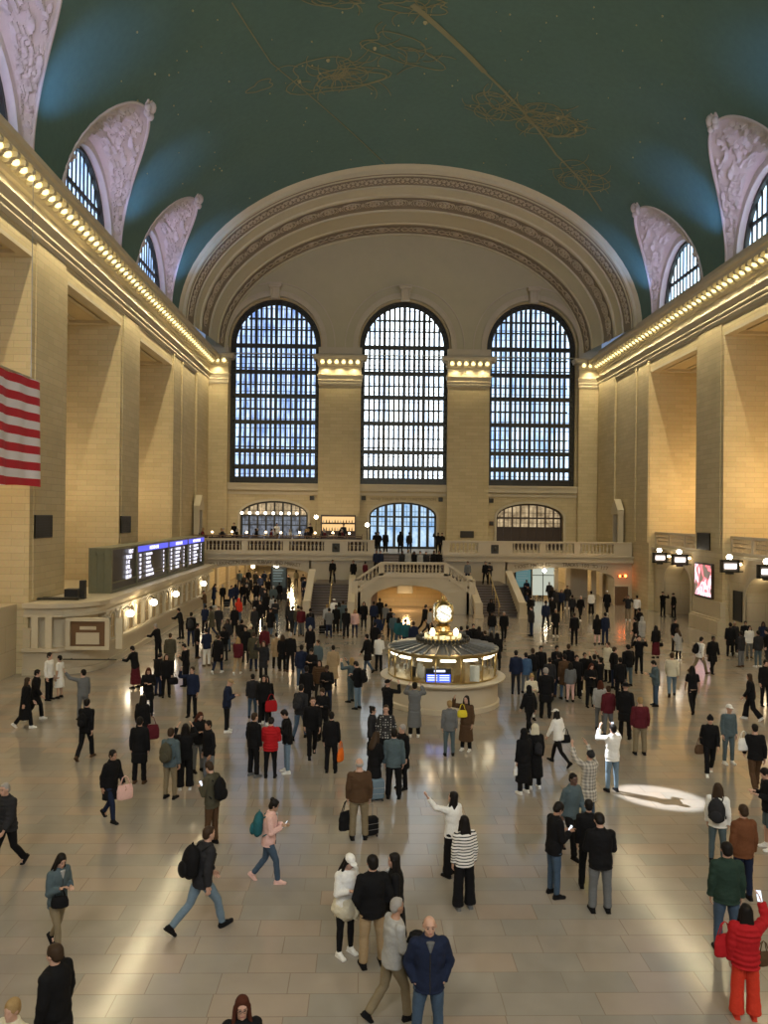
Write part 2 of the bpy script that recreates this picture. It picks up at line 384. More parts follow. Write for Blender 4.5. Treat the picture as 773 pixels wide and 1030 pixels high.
# ---- entablature with modillions; the bulbs sit between them
PT = 0.70
PROF = [(0.0, 19.08), (0.04, 19.1), (0.15, 19.26), (0.15, 19.33), (0.08, 19.35), (0.22, 19.52), (0.22, 19.60), (0.12, 19.62), (0.36, 19.98), (0.36, 20.06), (0.08, 20.12), (0.06, 20.78),
        (0.22, 20.84), (0.32, 20.98), (0.34, 21.36), (0.98, 21.38), (1.02, 21.55), (1.16, 21.62), (1.22, 21.80), (0.5, 21.86), (0.12, 22.0), (0.12, 22.6), (-0.1, 22.7)]
def modillion(mb, o, d, sc=1.0, dz=0.0):
    # o = foot on wall line, d = outward unit (x, y)
    t = (-d[1], d[0]); hw = 0.12
    prof = [(0.30, 20.98), (0.46, 20.93), (0.60, 20.99), (0.66, 21.10), (0.78, 21.16), (0.92, 21.16), (0.96, 21.27), (0.92, 21.38), (0.30, 21.38)]
    vs = []
    for s in (-1, 1):
        for p, z in prof: vs.append((o[0]+d[0]*p*sc+t[0]*hw*s, o[1]+d[1]*p*sc+t[1]*hw*s, z-dz))
    n = len(prof)
    mb.add(vs, [tuple(range(n)), tuple(range(2*n-1, n-1, -1))] + [(i, (i+1) % n, n+(i+1) % n, n+i) for i in range(n)])
bulb_proto = None
def bulb(pt, label, group):
    global bulb_proto
    if bulb_proto is None:
        b = MB(); b.ball((0, 0, 0), (0.19, 0.19, 0.16), 10, 7); b.lathe([(0.07, 0.12), (0.08, 0.2)], n=8)
        bulb_proto = b.build('cornice_bulb', M['bulb'], smooth=True); o = bulb_proto
    else:
        o = bulb_proto.copy(); COL.objects.link(o)
    o.location = pt; tag(o, label, 'light bulb', group)
for sgn, side in ((-1, 'left'), (1, 'right')):
    c = MB()
    path = [((sgn*HX, -12), (-sgn, 0)), ((sgn*HX, 71.2), (-sgn, 0))]
    DZ = 0.2
    c.sweep([(p, z-DZ if 20.5 < z < 21.9 else z) for p, z in PROF], path)
    y = 6.0
    while y < 70.9:
        modillion(c, (sgn*HX, y), (-sgn, 0), 1.0, DZ); y += PT
    struct(c.build('trim_%d' % (1 if sgn < 0 else 2), M['trim']))
    y = (22.0 if sgn < 0 else 28.0) + PT/2
    while y < 70.6:
        bulb((sgn*(HX-0.62), 6.0+PT*round((y-6.0-PT/2)/PT)+PT/2, 20.98), 'bare warm bulb glowing between the brackets of the %s side cornice' % side, 'bulbs along the %s cornice' % side)
        y += PT
# capitals of the four end-wall pilasters
PILX = [(-18.2, -16.35), (-7.95, -4.05), (4.05, 7.95), (16.35, 18.2)]
for k, (x0, x1) in enumerate(PILX):
    c = MB(); sc = 0.5
    pr = [(p*sc, z) for p, z in PROF[:-1]]
    c.sweep(pr, [((x0, YE), (-1, 0)), ((x0, YE-0.6), (-1, -1)), ((x1, YE-0.6), (1, -1)), ((x1, YE), (1, 0))])
    c.box(x0+0.05, x1-0.05, YE-0.62, YE, 19.1, 22.45)
    n = max(2, int(round((x1-x0)/0.68)))
    for i in range(n+1): modillion(c, (x0+(x1-x0)*i/n, YE-0.62), (0, -1), 0.62)
    struct(c.build('trim_%d' % (3+k), M['trim']))
    for i in range(n):
        bulb((x0+(x1-x0)*(i+0.5)/n, YE-1.03, 21.16), 'bare warm bulb glowing on the %s pilaster capital of the end wall' % ['far left', 'left inner', 'right inner', 'far right'][k], 'bulbs on the %s capital' % ['far left', 'left inner', 'right inner', 'far right'][k])

# ---- end wall with three great windows and three low doors
WC = [-12.05, 0.0, 11.95]; WHW = 4.2; WS, WSP, WRI = 9.95, 22.85, 4.3
fe = lambda u, v, d: (u, YE+d, v)
e = MB()
for i, c in enumerate(WC):
    u0 = -18.6 if i == 0 else (WC[i-1]+c)/2; u1 = 18.6 if i == 2 else (WC[i+1]+c)/2
    arch_panel(e, u0, u1, 9.4, 22.45 if False else 36.0, c, WHW, WS, WSP, WRI, 1.5, fe, 0, 28)
    arch_panel(e, u0, u1, 3.9, 9.4, c, 3.15, 3.9, 7.0, 1.3, 1.3, fe, 0, 20)
e.box(-7.6, 7.6, YE, YE+0.5, 0, 3.9)
struct(e.build('wall_end', [M['stone']]))
t = MB()
for (x0, x1) in PILX: t.box(x0, x1, YE-0.55, YE, 3.9, 19.6)
struct(t.build('trim_7', M['stone']))
t = MB()
# plaster tympanum with arched holes, in front of the stone and flush with the pilasters
for i, c in enumerate(WC):
    u0 = -18.4 if i == 0 else (WC[i-1]+c)/2; u1 = 18.4 if i == 2 else (WC[i+1]+c)/2
    arch_panel(t, u0, u1, 22.0, 35.0, c, WHW+0.15, 22.0, WSP, WRI+0.15, 0.5, lambda u, v, d: (u, YE-0.5+d, v), 0, 28)
    for k, (ww, dd) in enumerate(((0.35, 0.10), (0.12, 0.17), (0.10, 0.10))):
        off = [0.0, 0.35, 1.15][k]
        arch_ring(t, c, WHW+0.15+off, WSP, WRI+0.15+off, ww, YE-0.5-dd-YE, -0.48, fe, 22.45, 28, 1)
struct(t.build('trim_8', [M['plaster'], M['trim']]))
t = MB()
for i, c in enumerate(WC):
    t.box(c-5.0, c+5.0, YE-0.30, YE, 9.3, 9.95); t.box(c-5.2, c+5.2, YE-0.42, YE, 9.78, 9.95)
    t.box(c-4.95, c+4.95, YE-0.12, YE, 8.9, 9.15)
    arch_ring(t, c, 3.15, 7.0, 1.3, 0.22, -0.12, 0.05, fe, 3.9, 20)
    t.box(c-4.95, c-4.75, YE-0.22, YE, 3.9, 22.0); t.box(c+4.75, c+4.95, YE-0.22, YE, 3.9, 22.0)
    # scrolled keystone and its cap
    t.box(c-0.40, c+0.40, YE-1.0, YE-0.5, 27.0, 28.0); t.box(c-0.55, c+0.55, YE-1.12, YE-0.5, 28.0, 28.25)
    t.box(c-0.62, c+0.62, YE-1.2, YE-0.5, 28.25, 28.4)
    for s in (-1, 1): t.tube([(c+s*0.33, YE-1.05, 27.15), (c+s*0.33, YE-1.05, 27.95)], 0.11, 8)
    t.tube([(c-0.45, YE-1.05, 28.1), (c+0.45, YE-1.05, 28.1)], 0.12, 8)
struct(t.build('trim_9', M['trim']))

def great_window(idx, c, pane):
    root = struct(empty('window_%d' % idx, (c, YE+0.4, WS)))
    g = lambda u, v, d: (u-c, d, v-WS)           # local
    r = MB(); hw = WHW
    arch_ring(r, c, hw-0.45, WSP, WRI-0.45, 0.45, -0.06, 0.16, g, WS, 36)
    arch_ring(r, c, hw-0.12, WSP, WRI-0.12, 0.12, -0.14, 0.0, g, WS, 36)
    arch_ring(r, c, hw-0.5, WSP, WRI-0.5, 0.07, -0.14, 0.0, g, WS, 36)
    r.box(-hw, hw, -0.1, 0.16, 0, 0.55); r.box(-hw, hw, -0.2, 0.16, 0.5, 0.62)
    # rosette studs around the frame
    v = 0.9
    while v < WSP-WS:
        for s in (-1, 1): r.ball((s*(hw-0.27), -0.1, v), (0.12, 0.07, 0.12), 8, 4)
        v += 0.55
    for i in range(1, 24):
        a = pi*i/24; r.ball(((hw-0.27)*cos(a), -0.1, WSP-WS+(WRI-0.27)*sin(a)), (0.12, 0.07, 0.12), 8, 4)
    r.build('window_frame', M['bronze'], root)
    q = MB(); iw = hw-0.45
    def top(u, k=0.45): 
        x = min(1, abs(u)/(hw-k)); return WSP-WS+(WRI-k)*sqrt(max(0, 1-x*x))
    nv = 16
    for i in range(1, nv):
        u = -iw+2*iw*i/nv; wdt = 0.10 if i % 4 else 0.14
        q.box(u-wdt, u+wdt, -0.03, 0.10, 0.5, top(u))
    majors = [0.62+0.9, 3.05, 5.75, 8.2, 10.45, 12.9]
    for k, v in enumerate(majors):
        hh = 0.20; q.box(-iw, iw, -0.09, 0.12, v-hh, v+hh)
        if k in (1, 4): q.box(-iw, iw, -0.09, 0.12, v+0.33, v+0.42)
    v = 0.9
    while v < WSP-WS+WRI-0.5:
        x = iw if v < WSP-WS else iw*sqrt(max(0, 1-((v-(WSP-WS))/(WRI-0.45))**2))
        q.box(-x, x, 0.0, 0.06, v-0.025, v+0.025); v += 0.86
    q.build('window_grille', M['bronze'], root)
    # second, outer grille across the glazed walkway
    q = MB(); nv = 34
    for i in range(1, nv):
        u = -iw+2*iw*i/nv; q.box(u-0.018, u+0.018, 0.72, 0.78, 0.4, top(u, 0.4))
    for v in [1.6, 3.1, 4.4, 5.8, 7.1, 8.3, 9.4, 10.6, 12.0, 13.1, 14.6, 15.6]:
        x = iw if v < WSP-WS else iw*sqrt(max(0.02, 1-((v-(WSP-WS))/(WRI-0.45))**2))
        q.box(-x, x, 0.70, 0.80, v-0.07, v+0.07)
    q.build('outer_grille', M['bronze'], root)
    p = MB(); n = 28
    pts = [(-hw, 0)] + [(-hw*cos(pi*i/n), WSP-WS+WRI*sin(pi*i/n)) for i in range(n+1)] + [(hw, 0)]
    p.prism(pts, 1.0, 1.06, lambda u, v, d: (u, d, v))
    p.build('window_pane', pane, root)
for i, c in enumerate(WC): great_window(i+1, c, [M['pane_side'], M['pane_mid'], M['pane_right']][i])

def low_door(idx, c, upper, lower, wood, heavy=0.06):
    root = struct(empty('door_%d' % idx, (c, YE+0.5, 3.9)))
    g = lambda u, v, d: (u-c, d, v-3.9)
    r = MB(); hw = 3.15
    arch_ring(r, c, hw-0.16, 7.0, 1.3-0.16, 0.16, -0.1, 0.1, g, 3.9, 24)
    n = 8
    for i in range(1, n):
        u = -hw+2*hw*i/n; tp = 3.1+1.25*sqrt(max(0, 1-(u/hw)**2)); r.box(u-heavy, u+heavy, -0.08, 0.08, 0, tp)
    r.box(-hw, hw, -0.1, 0.1, 2.95, 3.12); r.box(-hw, hw, -0.07, 0.07, 2.1, 2.2); r.box(-hw, hw, -0.07, 0.07, 0, 0.25)
    for i in range(n): 
        u = -hw+2*hw*(i+0.5)/n; r.box(u-0.015, u+0.015, -0.03, 0.03, 2.1, 4.1)
    r.box(-hw, hw, -0.03, 0.03, 2.55, 2.59); r.box(-hw*0.9, hw*0.9, -0.03, 0.03, 3.5, 3.54)
    if wood:
        for i in range(n):
            u = -hw+2*hw*i/n; r.box(u+0.05, u+2*hw/n-0.05, -0.02, 0.05, 0.1, 2.12)
    r.build('door_frame', wood or M['bronze'], root)
    p = MB(); m_ = 20
    p.box(-hw, hw, 0.55, 0.6, 0, 3.05); p.build('door_glass', lower, root)
    p = MB()
    pts = [(-hw, 3.05)] + [(-hw*cos(pi*i/m_), 3.1+1.3*sin(pi*i/m_)) for i in range(m_+1)] + [(hw, 3.05)]
    p.prism(pts, 0.55, 0.6, lambda u, v, d: (u, d, v)); p.build('fanlight', upper, root)
low_door(1, WC[0], M['pane_warm'], M['pane_dim'], None, 0.08)
low_door(2, WC[1], M['pane_door'], M['pane_door'], None, 0.13)
low_door(3, WC[2], M['pane_warm'], M['pane_warm'], M['darkwood'])

# ---- vault with lunette holes
def VP(y, th, k=0.0): return (-(VX-k)*cos(th), y, VZ+(VR-k)*sin(th))
HWY, TIP = 4.45, 0.555
def th_edge(u):
    a = abs(u)
    return TIP*(1-a**2.1)**0.62 if a < 1 else 0.0
v = MB(); cols = []
ys = [-12.0, -7, -2]
for c in BAYS:
    for i in range(29):
        a = -pi/2+pi*i/28; ys.append(c+HWY*sin(a))
ys.append(61.4); ys = sorted(ys)
NR = 44
for y in ys:
    te = 0.0
    for c in BAYS:
        if abs(y-c) < HWY: te = th_edge((y-c)/HWY)
    cols.append([VP(y, te+(pi-2*te)*j/NR) for j in range(NR+1)])
vs = [p for col in cols for p in col]; n = NR+1
fs = [(i*n+j, (i+1)*n+j, (i+1)*n+j+1, i*n+j+1) for i in range(len(cols)-1) for j in range(NR)]
v.add(vs, fs)
ceil = struct(v.build('ceiling', M['teal'], smooth=True))

# ---- lunettes: sail surfaces with modelled relief, window behind
LW, LRISE, LZ = 3.9, 4.55, 22.55
def lun_tpl(sgn):
    mb = MB(); orn = MB()
    NU, NT = 120, 46
    grid = []
    for i in range(NU+1):
        a = pi*i/NU; u = -cos(a)
        te = th_edge(max(-1, min(1, u))) if 0 < i < NU else 0.0
        Vp = Vector((-VX*cos(te), HWY*u, VZ+VR*sin(te)))
        Wp = Vector((-HX-0.55, LW*u, LZ+LRISE*sin(a)))
        row = []
        for j in range(NT+1):
            t = j/NT
            p = Vp.lerp(Wp, t)
            # the sail bellies outwards a little
            row.append(p)
        grid.append(row)
    out = []
    for i in range(NU+1):
        row = []
        for j in range(NT+1):
            p = grid[i][j]
            a_ = grid[min(i+1, NU)][j]-grid[max(i-1, 0)][j]; b_ = grid[i][min(j+1, NT)]-grid[i][max(j-1, 0)]
            nrm = a_.cross(b_); nrm = nrm.normalized() if nrm.length > 1e-6 else Vector((1, 0, 0))
            t = j/NT; env = max(0, min(1, (t-0.10)/0.06))*max(0, min(1, (0.86-t)/0.06))*max(0, min(1, (i/NU-0.06)/0.05))*max(0, min(1, (0.94-i/NU)/0.05))
            q = Vector((p.x*1.1, p.y*1.1, p.z*1.1))
            h = 1-abs(noise.noise(q*1.3+Vector((3, 7, 1))))*3.0; h2 = 1-abs(noise.noise(q*2.9))*3.0
            d = env*0.40*max(0, h*0.75+h2*0.6-0.35)
            pp = p-nrm*d if nrm.x < 0 else p+nrm*d
            row.append((pp.x*(-sgn), pp.y, pp.z))
        out.append(row)
    vs = [p for r in out for p in r]; n = NT+1
    mb.add(vs, [(i*n+j, (i+1)*n+j, (i+1)*n+j+1, i*n+j+1) for i in range(NU) for j in range(NT)])
    # plain raised rim along the vault edge
    rim = [Vector(out[i][0])+Vector((sgn*-0.0, 0, 0)) for i in range(NU+1)]
    mb.tube(rim, 0.10, 6)
    # window reveal ring
    fn = lambda u, v, d: (sgn*(HX+0.55+d), u, v)
    arch_ring(mb, 0, LW-0.35, LZ, LRISE-0.35, 0.42, -0.14, 0.7, fn, None, 24)
    # winged cartouche at the tip
    tx, tz = out[NU//2][0][0], out[NU//2][0][2]
    for k in range(9):
        a = 2*pi*k/9; orn.ball((tx-sgn*(0.12+0.1*(k % 2)), 0.42*cos(a), tz+0.1+0.42*sin(a)), (0.2, 0.19, 0.22), 7, 5)
    orn.ball((tx-sgn*0.3, 0, tz+0.15), (0.26, 0.26, 0.34), 8, 6)
    for s in (-1, 1):
        orn.tube([(tx-sgn*0.15, s*0.3, tz+0.1), (tx-sgn*0.2, s*0.7, tz+0.5), (tx-sgn*0.15, s*0.6, tz+0.95)], [0.16, 0.13, 0.04], 6)
    orn.tube([(tx-sgn*0.2, 0, tz+0.3), (tx-sgn*0.3, 0.05, tz+1.0)], [0.17, 0.05], 6)
    return mb, orn
proto = {}
k = 3
for sgn in (-1, 1):
    sail_mb, orn_mb = lun_tpl(sgn)
    for b, c in enumerate(BAYS):
        if c < 10: 
            pass
        k += 1
        root = struct(empty('window_%d' % k, (0, c, 0)))
        key = sgn
        if key not in proto:
            s1 = sail_mb.build('lunette_relief', M['sail'], root, smooth='auto'); s2 = orn_mb.build('cartouche', M['sail'], root, smooth=True)
            fr = MB(); fn = lambda u, v, d: (sgn*(HX+0.9+d), u, v)
            arch_ring(fr, 0, LW-0.55, LZ, LRISE-0.55, 0.25, -0.1, 0.15, fn, LZ-0.6, 24)
            for i in range(1, 12):
                u = -LW+0.5+(2*LW-1.0)*i/12; tp = LZ+(LRISE-0.5)*sqrt(max(0, 1-(u/(LW-0.4))**2))
                fr.box(sgn*(HX+0.98), sgn*(HX+1.03), u-0.085, u+0.075, LZ-0.6, tp)
            for vv in (LZ+1.9, ):
                fr.box(sgn*(HX+0.93), sgn*(HX+1.03), -LW+0.6, LW-0.6, vv-0.12, vv+0.12)
            s3 = fr.build('window_frame', M['bronze'], root)
            pm = MB(); n_ = 20
            pts = [(-LW+0.2, LZ-0.6)] + [(-(LW-0.2)*cos(pi*i/n_), LZ+(LRISE-0.2)*sin(pi*i/n_)) for i in range(n_+1)] + [(LW-0.2, LZ-0.6)]
            pm.prism(pts, HX+1.12, HX+1.18, lambda u, v, d: (sgn*d, u, v))
            s4 = pm.build('window_pane', M['pane_lunl'] if sgn < 0 else M['pane_lun'], root)
            proto[key] = [s1, s2, s3, s4]
        else:
            for s in proto[key]: copy_part(s, root)
t = MB()
for y0 in (34.8, 47.0, 59.0): t.box(-HX-4.62, -HX-6.8, y0-0.12, y0-0.02, 3.3, 14.5); t.box(-HX-4.7, -HX-5.0, y0-0.16, y0-0.1, 3.3, 9.0)
struct(t.build('trim_11', M['bronze']))
# ledge behind the cornice under the lunettes
t = MB()
for sgn in (-1, 1): t.box(sgn*(HX-0.1), sgn*(HX+2.0), -12, 61.4, 21.9, 22.32)
struct(t.build('trim_10', M['sail']))

# ---- the deep end arch
def AP(y, th, dl): return (-(VX+0.05-dl)*cos(th), y, VZ+0.1+(12.65-dl)*sin(th))
def band(mb, prof, mi, n=72):
    vs = []
    for i in range(n+1):
        th = pi*i/n
        for y, dl in prof: vs.append(AP(y, th, dl))
    k = len(prof)
    mb.add(vs, [(i*k+j, (i+1)*k+j, (i+1)*k+j+1, i*k+j+1) for i in range(n) for j in range(k-1)], mi)
def dl_at(y): return 0.50+(y-61.3)*0.128
a = MB()
band(a, [(60.9, -0.35), (60.9, 0.08), (61.05, 0.22), (61.3, 0.3), (61.3, 0.52), (61.55, 0.55)], 0)
def seg(y0, y1, mi, step=0.0):
    band(a, [(y0, dl_at(y0)+step), (y1, dl_at(y1)+step)], mi)
def ridge(y, w=0.12, h=0.12):
    band(a, [(y-w, dl_at(y-w)-0.05), (y-w, dl_at(y)+h), (y+w, dl_at(y)+h), (y+w, dl_at(y+w)-0.05)], 0)
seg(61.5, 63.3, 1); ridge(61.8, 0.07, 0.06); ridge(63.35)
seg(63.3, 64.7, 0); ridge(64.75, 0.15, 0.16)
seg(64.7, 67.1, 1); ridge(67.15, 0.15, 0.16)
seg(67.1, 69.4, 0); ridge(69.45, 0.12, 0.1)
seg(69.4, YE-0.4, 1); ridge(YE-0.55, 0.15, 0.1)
archo = struct(a.build('ceiling.001', [M['arch'], M['ornbg']], smooth='auto'))
# ornament relief: leaf meander, rosettes with scrolls, guilloche
def frame(y, th, h=0.0):
    p = Vector(AP(y, th, dl_at(y)+h)); t = (Vector(AP(y, th+0.01, dl_at(y)+h))-p).normalized()
    ay = Vector((0, 1, -0.0)); nn = t.cross(ay).normalized()
    c = Vector((0, y, VZ)); 
    if (c-p).dot(nn) < 0: nn = -nn
    return p, t, ay, nn
def fmat(y, th, h=0.0):
    p, t, ay, nn = frame(y, th, h)
    return Matrix(((t.x, ay.x, nn.x, p.x), (t.y, ay.y, nn.y, p.y), (t.z, ay.z, nn.z, p.z), (0, 0, 0, 1)))
ob = MB()
NB = 150
for i in range(3, NB-2):
    th = pi*i/NB
    Mx = fmat(62.55, th); s = 1 if i % 2 else -1
    ob.ball((0, s*0.18, 0), (0.17, 0.26, 0.07), 6, 4, 0, Mx)
    ob.tube([(-0.2, -s*0.45, 0.02), (0, -s*0.2, 0.05), (0.2, -s*0.45, 0.02)], 0.05, 5, 0, Mx)
ob.build('leaf_band', M['orn'], archo, smooth=True)
ob = MB(); NRs = 27
for i in range(1, NRs):
    th = pi*i/NRs; Mx = fmat(65.95, th)
    ob.ball((0, 0, 0.05), (0.2, 0.2, 0.13), 8, 5, 0, Mx)
    for k in range(10):
        q = 2*pi*k/10; ob.ball((0.40*cos(q), 0.40*sin(q), 0.04), (0.13, 0.13, 0.08), 6, 4, 0, Mx)
    ring = [(0.68*cos(2*pi*k/20), 0.68*sin(2*pi*k/20), 0.03) for k in range(21)]; ob.tube(ring, 0.05, 5, 0, Mx)
    M2 = fmat(65.95, th+pi/NRs/2*1.0)
    for s in (-1, 1):
        for q in (-1, 1):
            cur = [(s*(0.45-0.3*cos(a_*0.5)), q*(0.10+0.42*sin(a_*0.5)), 0.03) for a_ in range(0, 7)]
            ob.tube(cur, 0.045, 5, 0, M2)
    ob.ball((0, 0, 0.02), (0.12, 0.5, 0.07), 6, 4, 0, M2)
ob.build('rosette_band', M['orn'], archo, smooth=True)
ob = MB(); NG = 46
for i in range(1, NG):
    th = pi*i/NG; Mx = fmat(70.5, th)
    big = i % 3 == 0
    if big:
        ob.tube([(0.62*cos(2*pi*k/16), 0.42*sin(2*pi*k/16), 0.03) for k in range(17)], 0.06, 5, 0, Mx)
        ob.ball((0, 0, 0.03), (0.3, 0.22, 0.1), 7, 5, 0, Mx)
    else:
        for q in (-1, 1): ob.tube([(-0.5, q*0.1, 0.03), (-0.2, q*0.42, 0.05), (0.15, q*0.15, 0.05), (0.5, q*0.4, 0.03)], 0.055, 5, 0, Mx)
ob.build('guilloche_band', M['orn'], archo, smooth=True)

# ---- closing wall behind the camera with its own three tall windows
b = MB(); fb = lambda u, v, d: (u, -12-d, v)
for i, c in enumerate(WC):
    u0 = -26 if i == 0 else (WC[i-1]+c)/2; u1 = 26 if i == 2 else (WC[i+1]+c)/2
    arch_panel(b, u0, u1, 0, 36, c, WHW, WS, WSP, WRI, 1.5, fb, 0, 20)
struct(b.build('wall_back', M['stone']))
for i, c in enumerate(WC):
    root = struct(empty('window_%d' % (14+i), (c, -12.6, WS)))
    p = MB(); n = 20
    pts = [(-WHW, 0)] + [(-WHW*cos(pi*j/n), WSP-WS+WRI*sin(pi*j/n)) for j in range(n+1)] + [(WHW, 0)]
    p.prism(pts, 0, -0.06, lambda u, v, d: (u, d, v)); p.build('window_pane', M['pane_mid'], root)
    q = MB()
    for j in range(1, 12): 
        u = -WHW+2*WHW*j/12; q.box(u-0.08, u+0.08, 0.05, 0.2, 0, WSP-WS+WRI*sqrt(max(0, 1-(u/WHW)**2)))
    for vv in (3, 6, 9, 12.5): q.box(-WHW, WHW, 0.05, 0.2, vv-0.12, vv+0.12)
    q.build('window_grille', M['bronze'], root)
# outer shell above the vault
s = MB(); s.box(-30, 30, -14, 80, 36.4, 36.6)
# ================================================================== east balcony and stairs
BY = 62.0; BZ = 3.95; RT = 5.08
g = lambda u, v, d: (u, BY+d, v)
m = MB()
# front wall below the balcony: two wide low arches, solid centre
for s in (-1, 1):
    u0, u1 = (s*HX, s*8.0) if s < 0 else (8.0, HX)
    arch_panel(m, u0, u1, 0, 3.45, s*12.3, 4.45, 0, 2.05, 0.92, 1.6, g, 0, 24)
m.box(-8.0, 8.0, BY, BY+1.0, 0, 3.45)
m.box(-HX, HX, BY-0.25, BY+0.9, 3.45, BZ)                 # fascia
m.box(-HX, HX, BY-0.42, BY, BZ-0.14, BZ)
m.box(-HX, HX, BY-0.33, BY, 3.40, 3.52)
m.box(-HX, HX, BY, YE, BZ-0.3, BZ)                        # balcony deck
struct(m.build('wall_balcony', M['marble']))
# passages behind the low arches
for s, nm in ((-1, 'wall_passage_left'), (1, 'wall_passage_right')):
    m = MB(); xi, xo = s*7.4, s*17.9; L = 104 if s < 0 else 100
    m.box(xi, xi-s*0.4, BY+1, L, 0, 4.4); m.box(xo, xo+s*0.4, BY+1, L, 0, 4.4); m.box(xi, xo, L, L+0.3, 0, 4.4)
    m.box(xi, xo, YE+0.8, L, 3.5, 3.9)
    for yy in range(68, 100, 6):
        m.box(xi, xi+s*0.25, yy, yy+0.9, 0, 3.6, 1); m.box(xo, xo-s*0.25, yy, yy+0.9, 0, 3.6, 1)
    struct(m.build(nm, [M['stone'], M['marble']]))
# lit portals inside the right arch
for k, x in enumerate((11.9, 15.2)):
    t = empty('passage_portal', (x, BY+4.2, 0), 0, ['pale stone shop portal with lit glass behind the right low arch, beside the blue screen', 'stone gateway frame behind the right low arch nearest the wooden door'][k], 'doorway')
    q = MB(); q.box(-1.3, -0.95, -0.2, 0.2, 0, 3.3); q.box(0.95, 1.3, -0.2, 0.2, 0, 3.3); q.box(-1.3, 1.3, -0.25, 0.25, 2.75, 3.3); q.box(-1.4, 1.4, -0.3, 0.3, 3.2, 3.32)
    q.build('frame', M['marbled'], t)
    if k == 0:
        q = MB(); q.box(-0.95, 0.95, 0.0, 0.04, 0.3, 2.75); q.build('lit_glass', emit('shop_glass', (0.85,0.9,0.75), 0.45), t)
        q = MB(); q.box(-0.03, 0.03, -0.04, 0.06, 0, 2.75); q.box(-0.95, 0.95, -0.04, 0.06, 2.0, 2.06); q.build('mullion', M['bronze'], t)
    else:
        q = MB(); q.box(-0.95, 0.95, 1.2, 1.3, 0, 2.75); q.build('back_panel', M['marble'], t)
def info_screen(x, y, z, w, h, label, scr, cat='screen'):
    t = empty('information_kiosk', (x, y, 0), 0, label, cat)
    q = MB(); q.bev(-w/2, w/2, -0.15, 0.15, 0, z+h, 0.03); q.build('casing', M['black'], t)
    q = MB(); q.box(-w/2+0.12, w/2-0.12, -0.17, -0.15, z-0.1, z+h-0.2); q.build('screen', scr, t)
    q = MB()
    for k in range(5): q.box(-w/2+0.2, w/2-0.3-0.1*(k % 3), -0.185, -0.17, z+h-0.45-0.22*k, z+h-0.38-0.22*k)
    q.build('screen_text', emit('kiosk_text', (0.45,0.6,0.6), 0.25), t)
    return t
info_screen(8.95+1.0, BY+3.2, 1.2, 1.5, 1.75, 'tall black kiosk with a teal screen inside the right low arch', emit('kiosk_teal', (0.10,0.22,0.22), 0.6))
info_screen(-10.6, BY+1.9, 1.1, 1.35, 1.75, 'tall black kiosk with a dark emblem screen in the crowd of the left low arch', emit('kiosk_dark', (0.05,0.07,0.06), 0.3))
t = empty('globe_lamp', (-10.75, BY+1.2, 2.95), 0, 'large bright white globe hanging in the left low arch above the kiosk', 'lamp')
q = MB(); q.ball((0, 0, 0), 0.26, 14, 9); q.build('globe', M['globe'], t, smooth=True); q = MB(); q.tube([(0, 0, 0.25), (0, 0, 0.9)], 0.025); q.build('stem', M['brass'], t)
t = empty('globe_lamp', (-12.7, BY+1.4, 2.75), 0, 'small warm globe hanging in the left low arch, left of the white globe', 'lamp')
q = MB(); q.ball((0, 0, 0), 0.16, 12, 8); q.build('globe', M['globew'], t, smooth=True); q = MB(); q.tube([(0, 0, 0.15), (0, 0, 1.0)], 0.02); q.build('stem', M['brass'], t)
t = empty('globe_lamp', (10.95, BY-0.35, 2.75), 0, 'small bright globe under the balcony between the two engraved texts', 'lamp')
q = MB(); q.ball((0, 0, 0), 0.16, 12, 8); q.build('globe', M['globe'], t, smooth=True); q = MB(); q.tube([(0, 0, 0.1), (0, 0.35, 0.2)], 0.03); q.build('bracket', M['brass'], t)

fonts = {}
def text_mesh(s, size, mat, name, parent=None, M4=None, ext=0.012, align='CENTER'):
    cu = bpy.data.curves.new(name, 'FONT'); cu.body = s; cu.size = size; cu.extrude = ext; cu.align_x = align; cu.resolution_u = 2
    o = bpy.data.objects.new(name, cu); COL.objects.link(o)
    dg = bpy.context.evaluated_depsgraph_get(); me = bpy.data.meshes.new_from_object(o.evaluated_get(dg))
    bpy.data.objects.remove(o); me.name = name; me.materials.clear(); me.materials.append(mat)
    o = bpy.data.objects.new(name, me); COL.objects.link(o)
    if parent: o.parent = parent
    if M4 is not None: o.matrix_basis = M4
    return o
def upright(x, y, z, rz=0.0): return Matrix.Translation((x, y, z)) @ Matrix.Rotation(rz, 4, 'Z') @ Matrix.Rotation(pi/2, 4, 'X')
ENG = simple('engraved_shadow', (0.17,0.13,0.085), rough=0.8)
def arc_text(s, x0, x1, sag, zc, xc, hw, y, label):
    # letters cut along the curve of the arch
    t = empty('engraved_inscription', (xc, y, zc), 0, label, 'inscription')
    n = len(s)
    for i, ch in enumerate(s):
        if ch == ' ': continue
        x = x0+(x1-x0)*i/(n-1); r = (x-xc)/hw; z = zc+0.92*(sqrt(max(0, 1-min(1, abs(r))**2))-1)
        sl = -0.92*r/sqrt(max(0.15, 1-r*r))/hw
        o = text_mesh(ch, 0.42, ENG, 'letter', t, Matrix.Translation((x-xc, 0, z-zc)) @ Matrix.Rotation(-math.atan(sl), 4, 'Y') @ Matrix.Rotation(pi/2, 4, 'X'), 0.006)
arc_text('TICKET MACHINES', 8.7, 11.4, 0, 3.08, 12.3, 5.4, BY-0.01, 'TICKET MACHINES carved in the stone over the right low arch')
arc_text('TRACKS 100 TO 117', 12.6, 16.1, 0, 3.08, 12.3, 5.4, BY-0.01, 'TRACKS 100 TO 117 carved in the stone at the right end of the balcony')
arc_text('TO LEXINGTON AVE', -15.9, -12.9, 0, 3.08, -12.3, 5.4, BY-0.01, 'small carved letters left of centre over the left low arch')
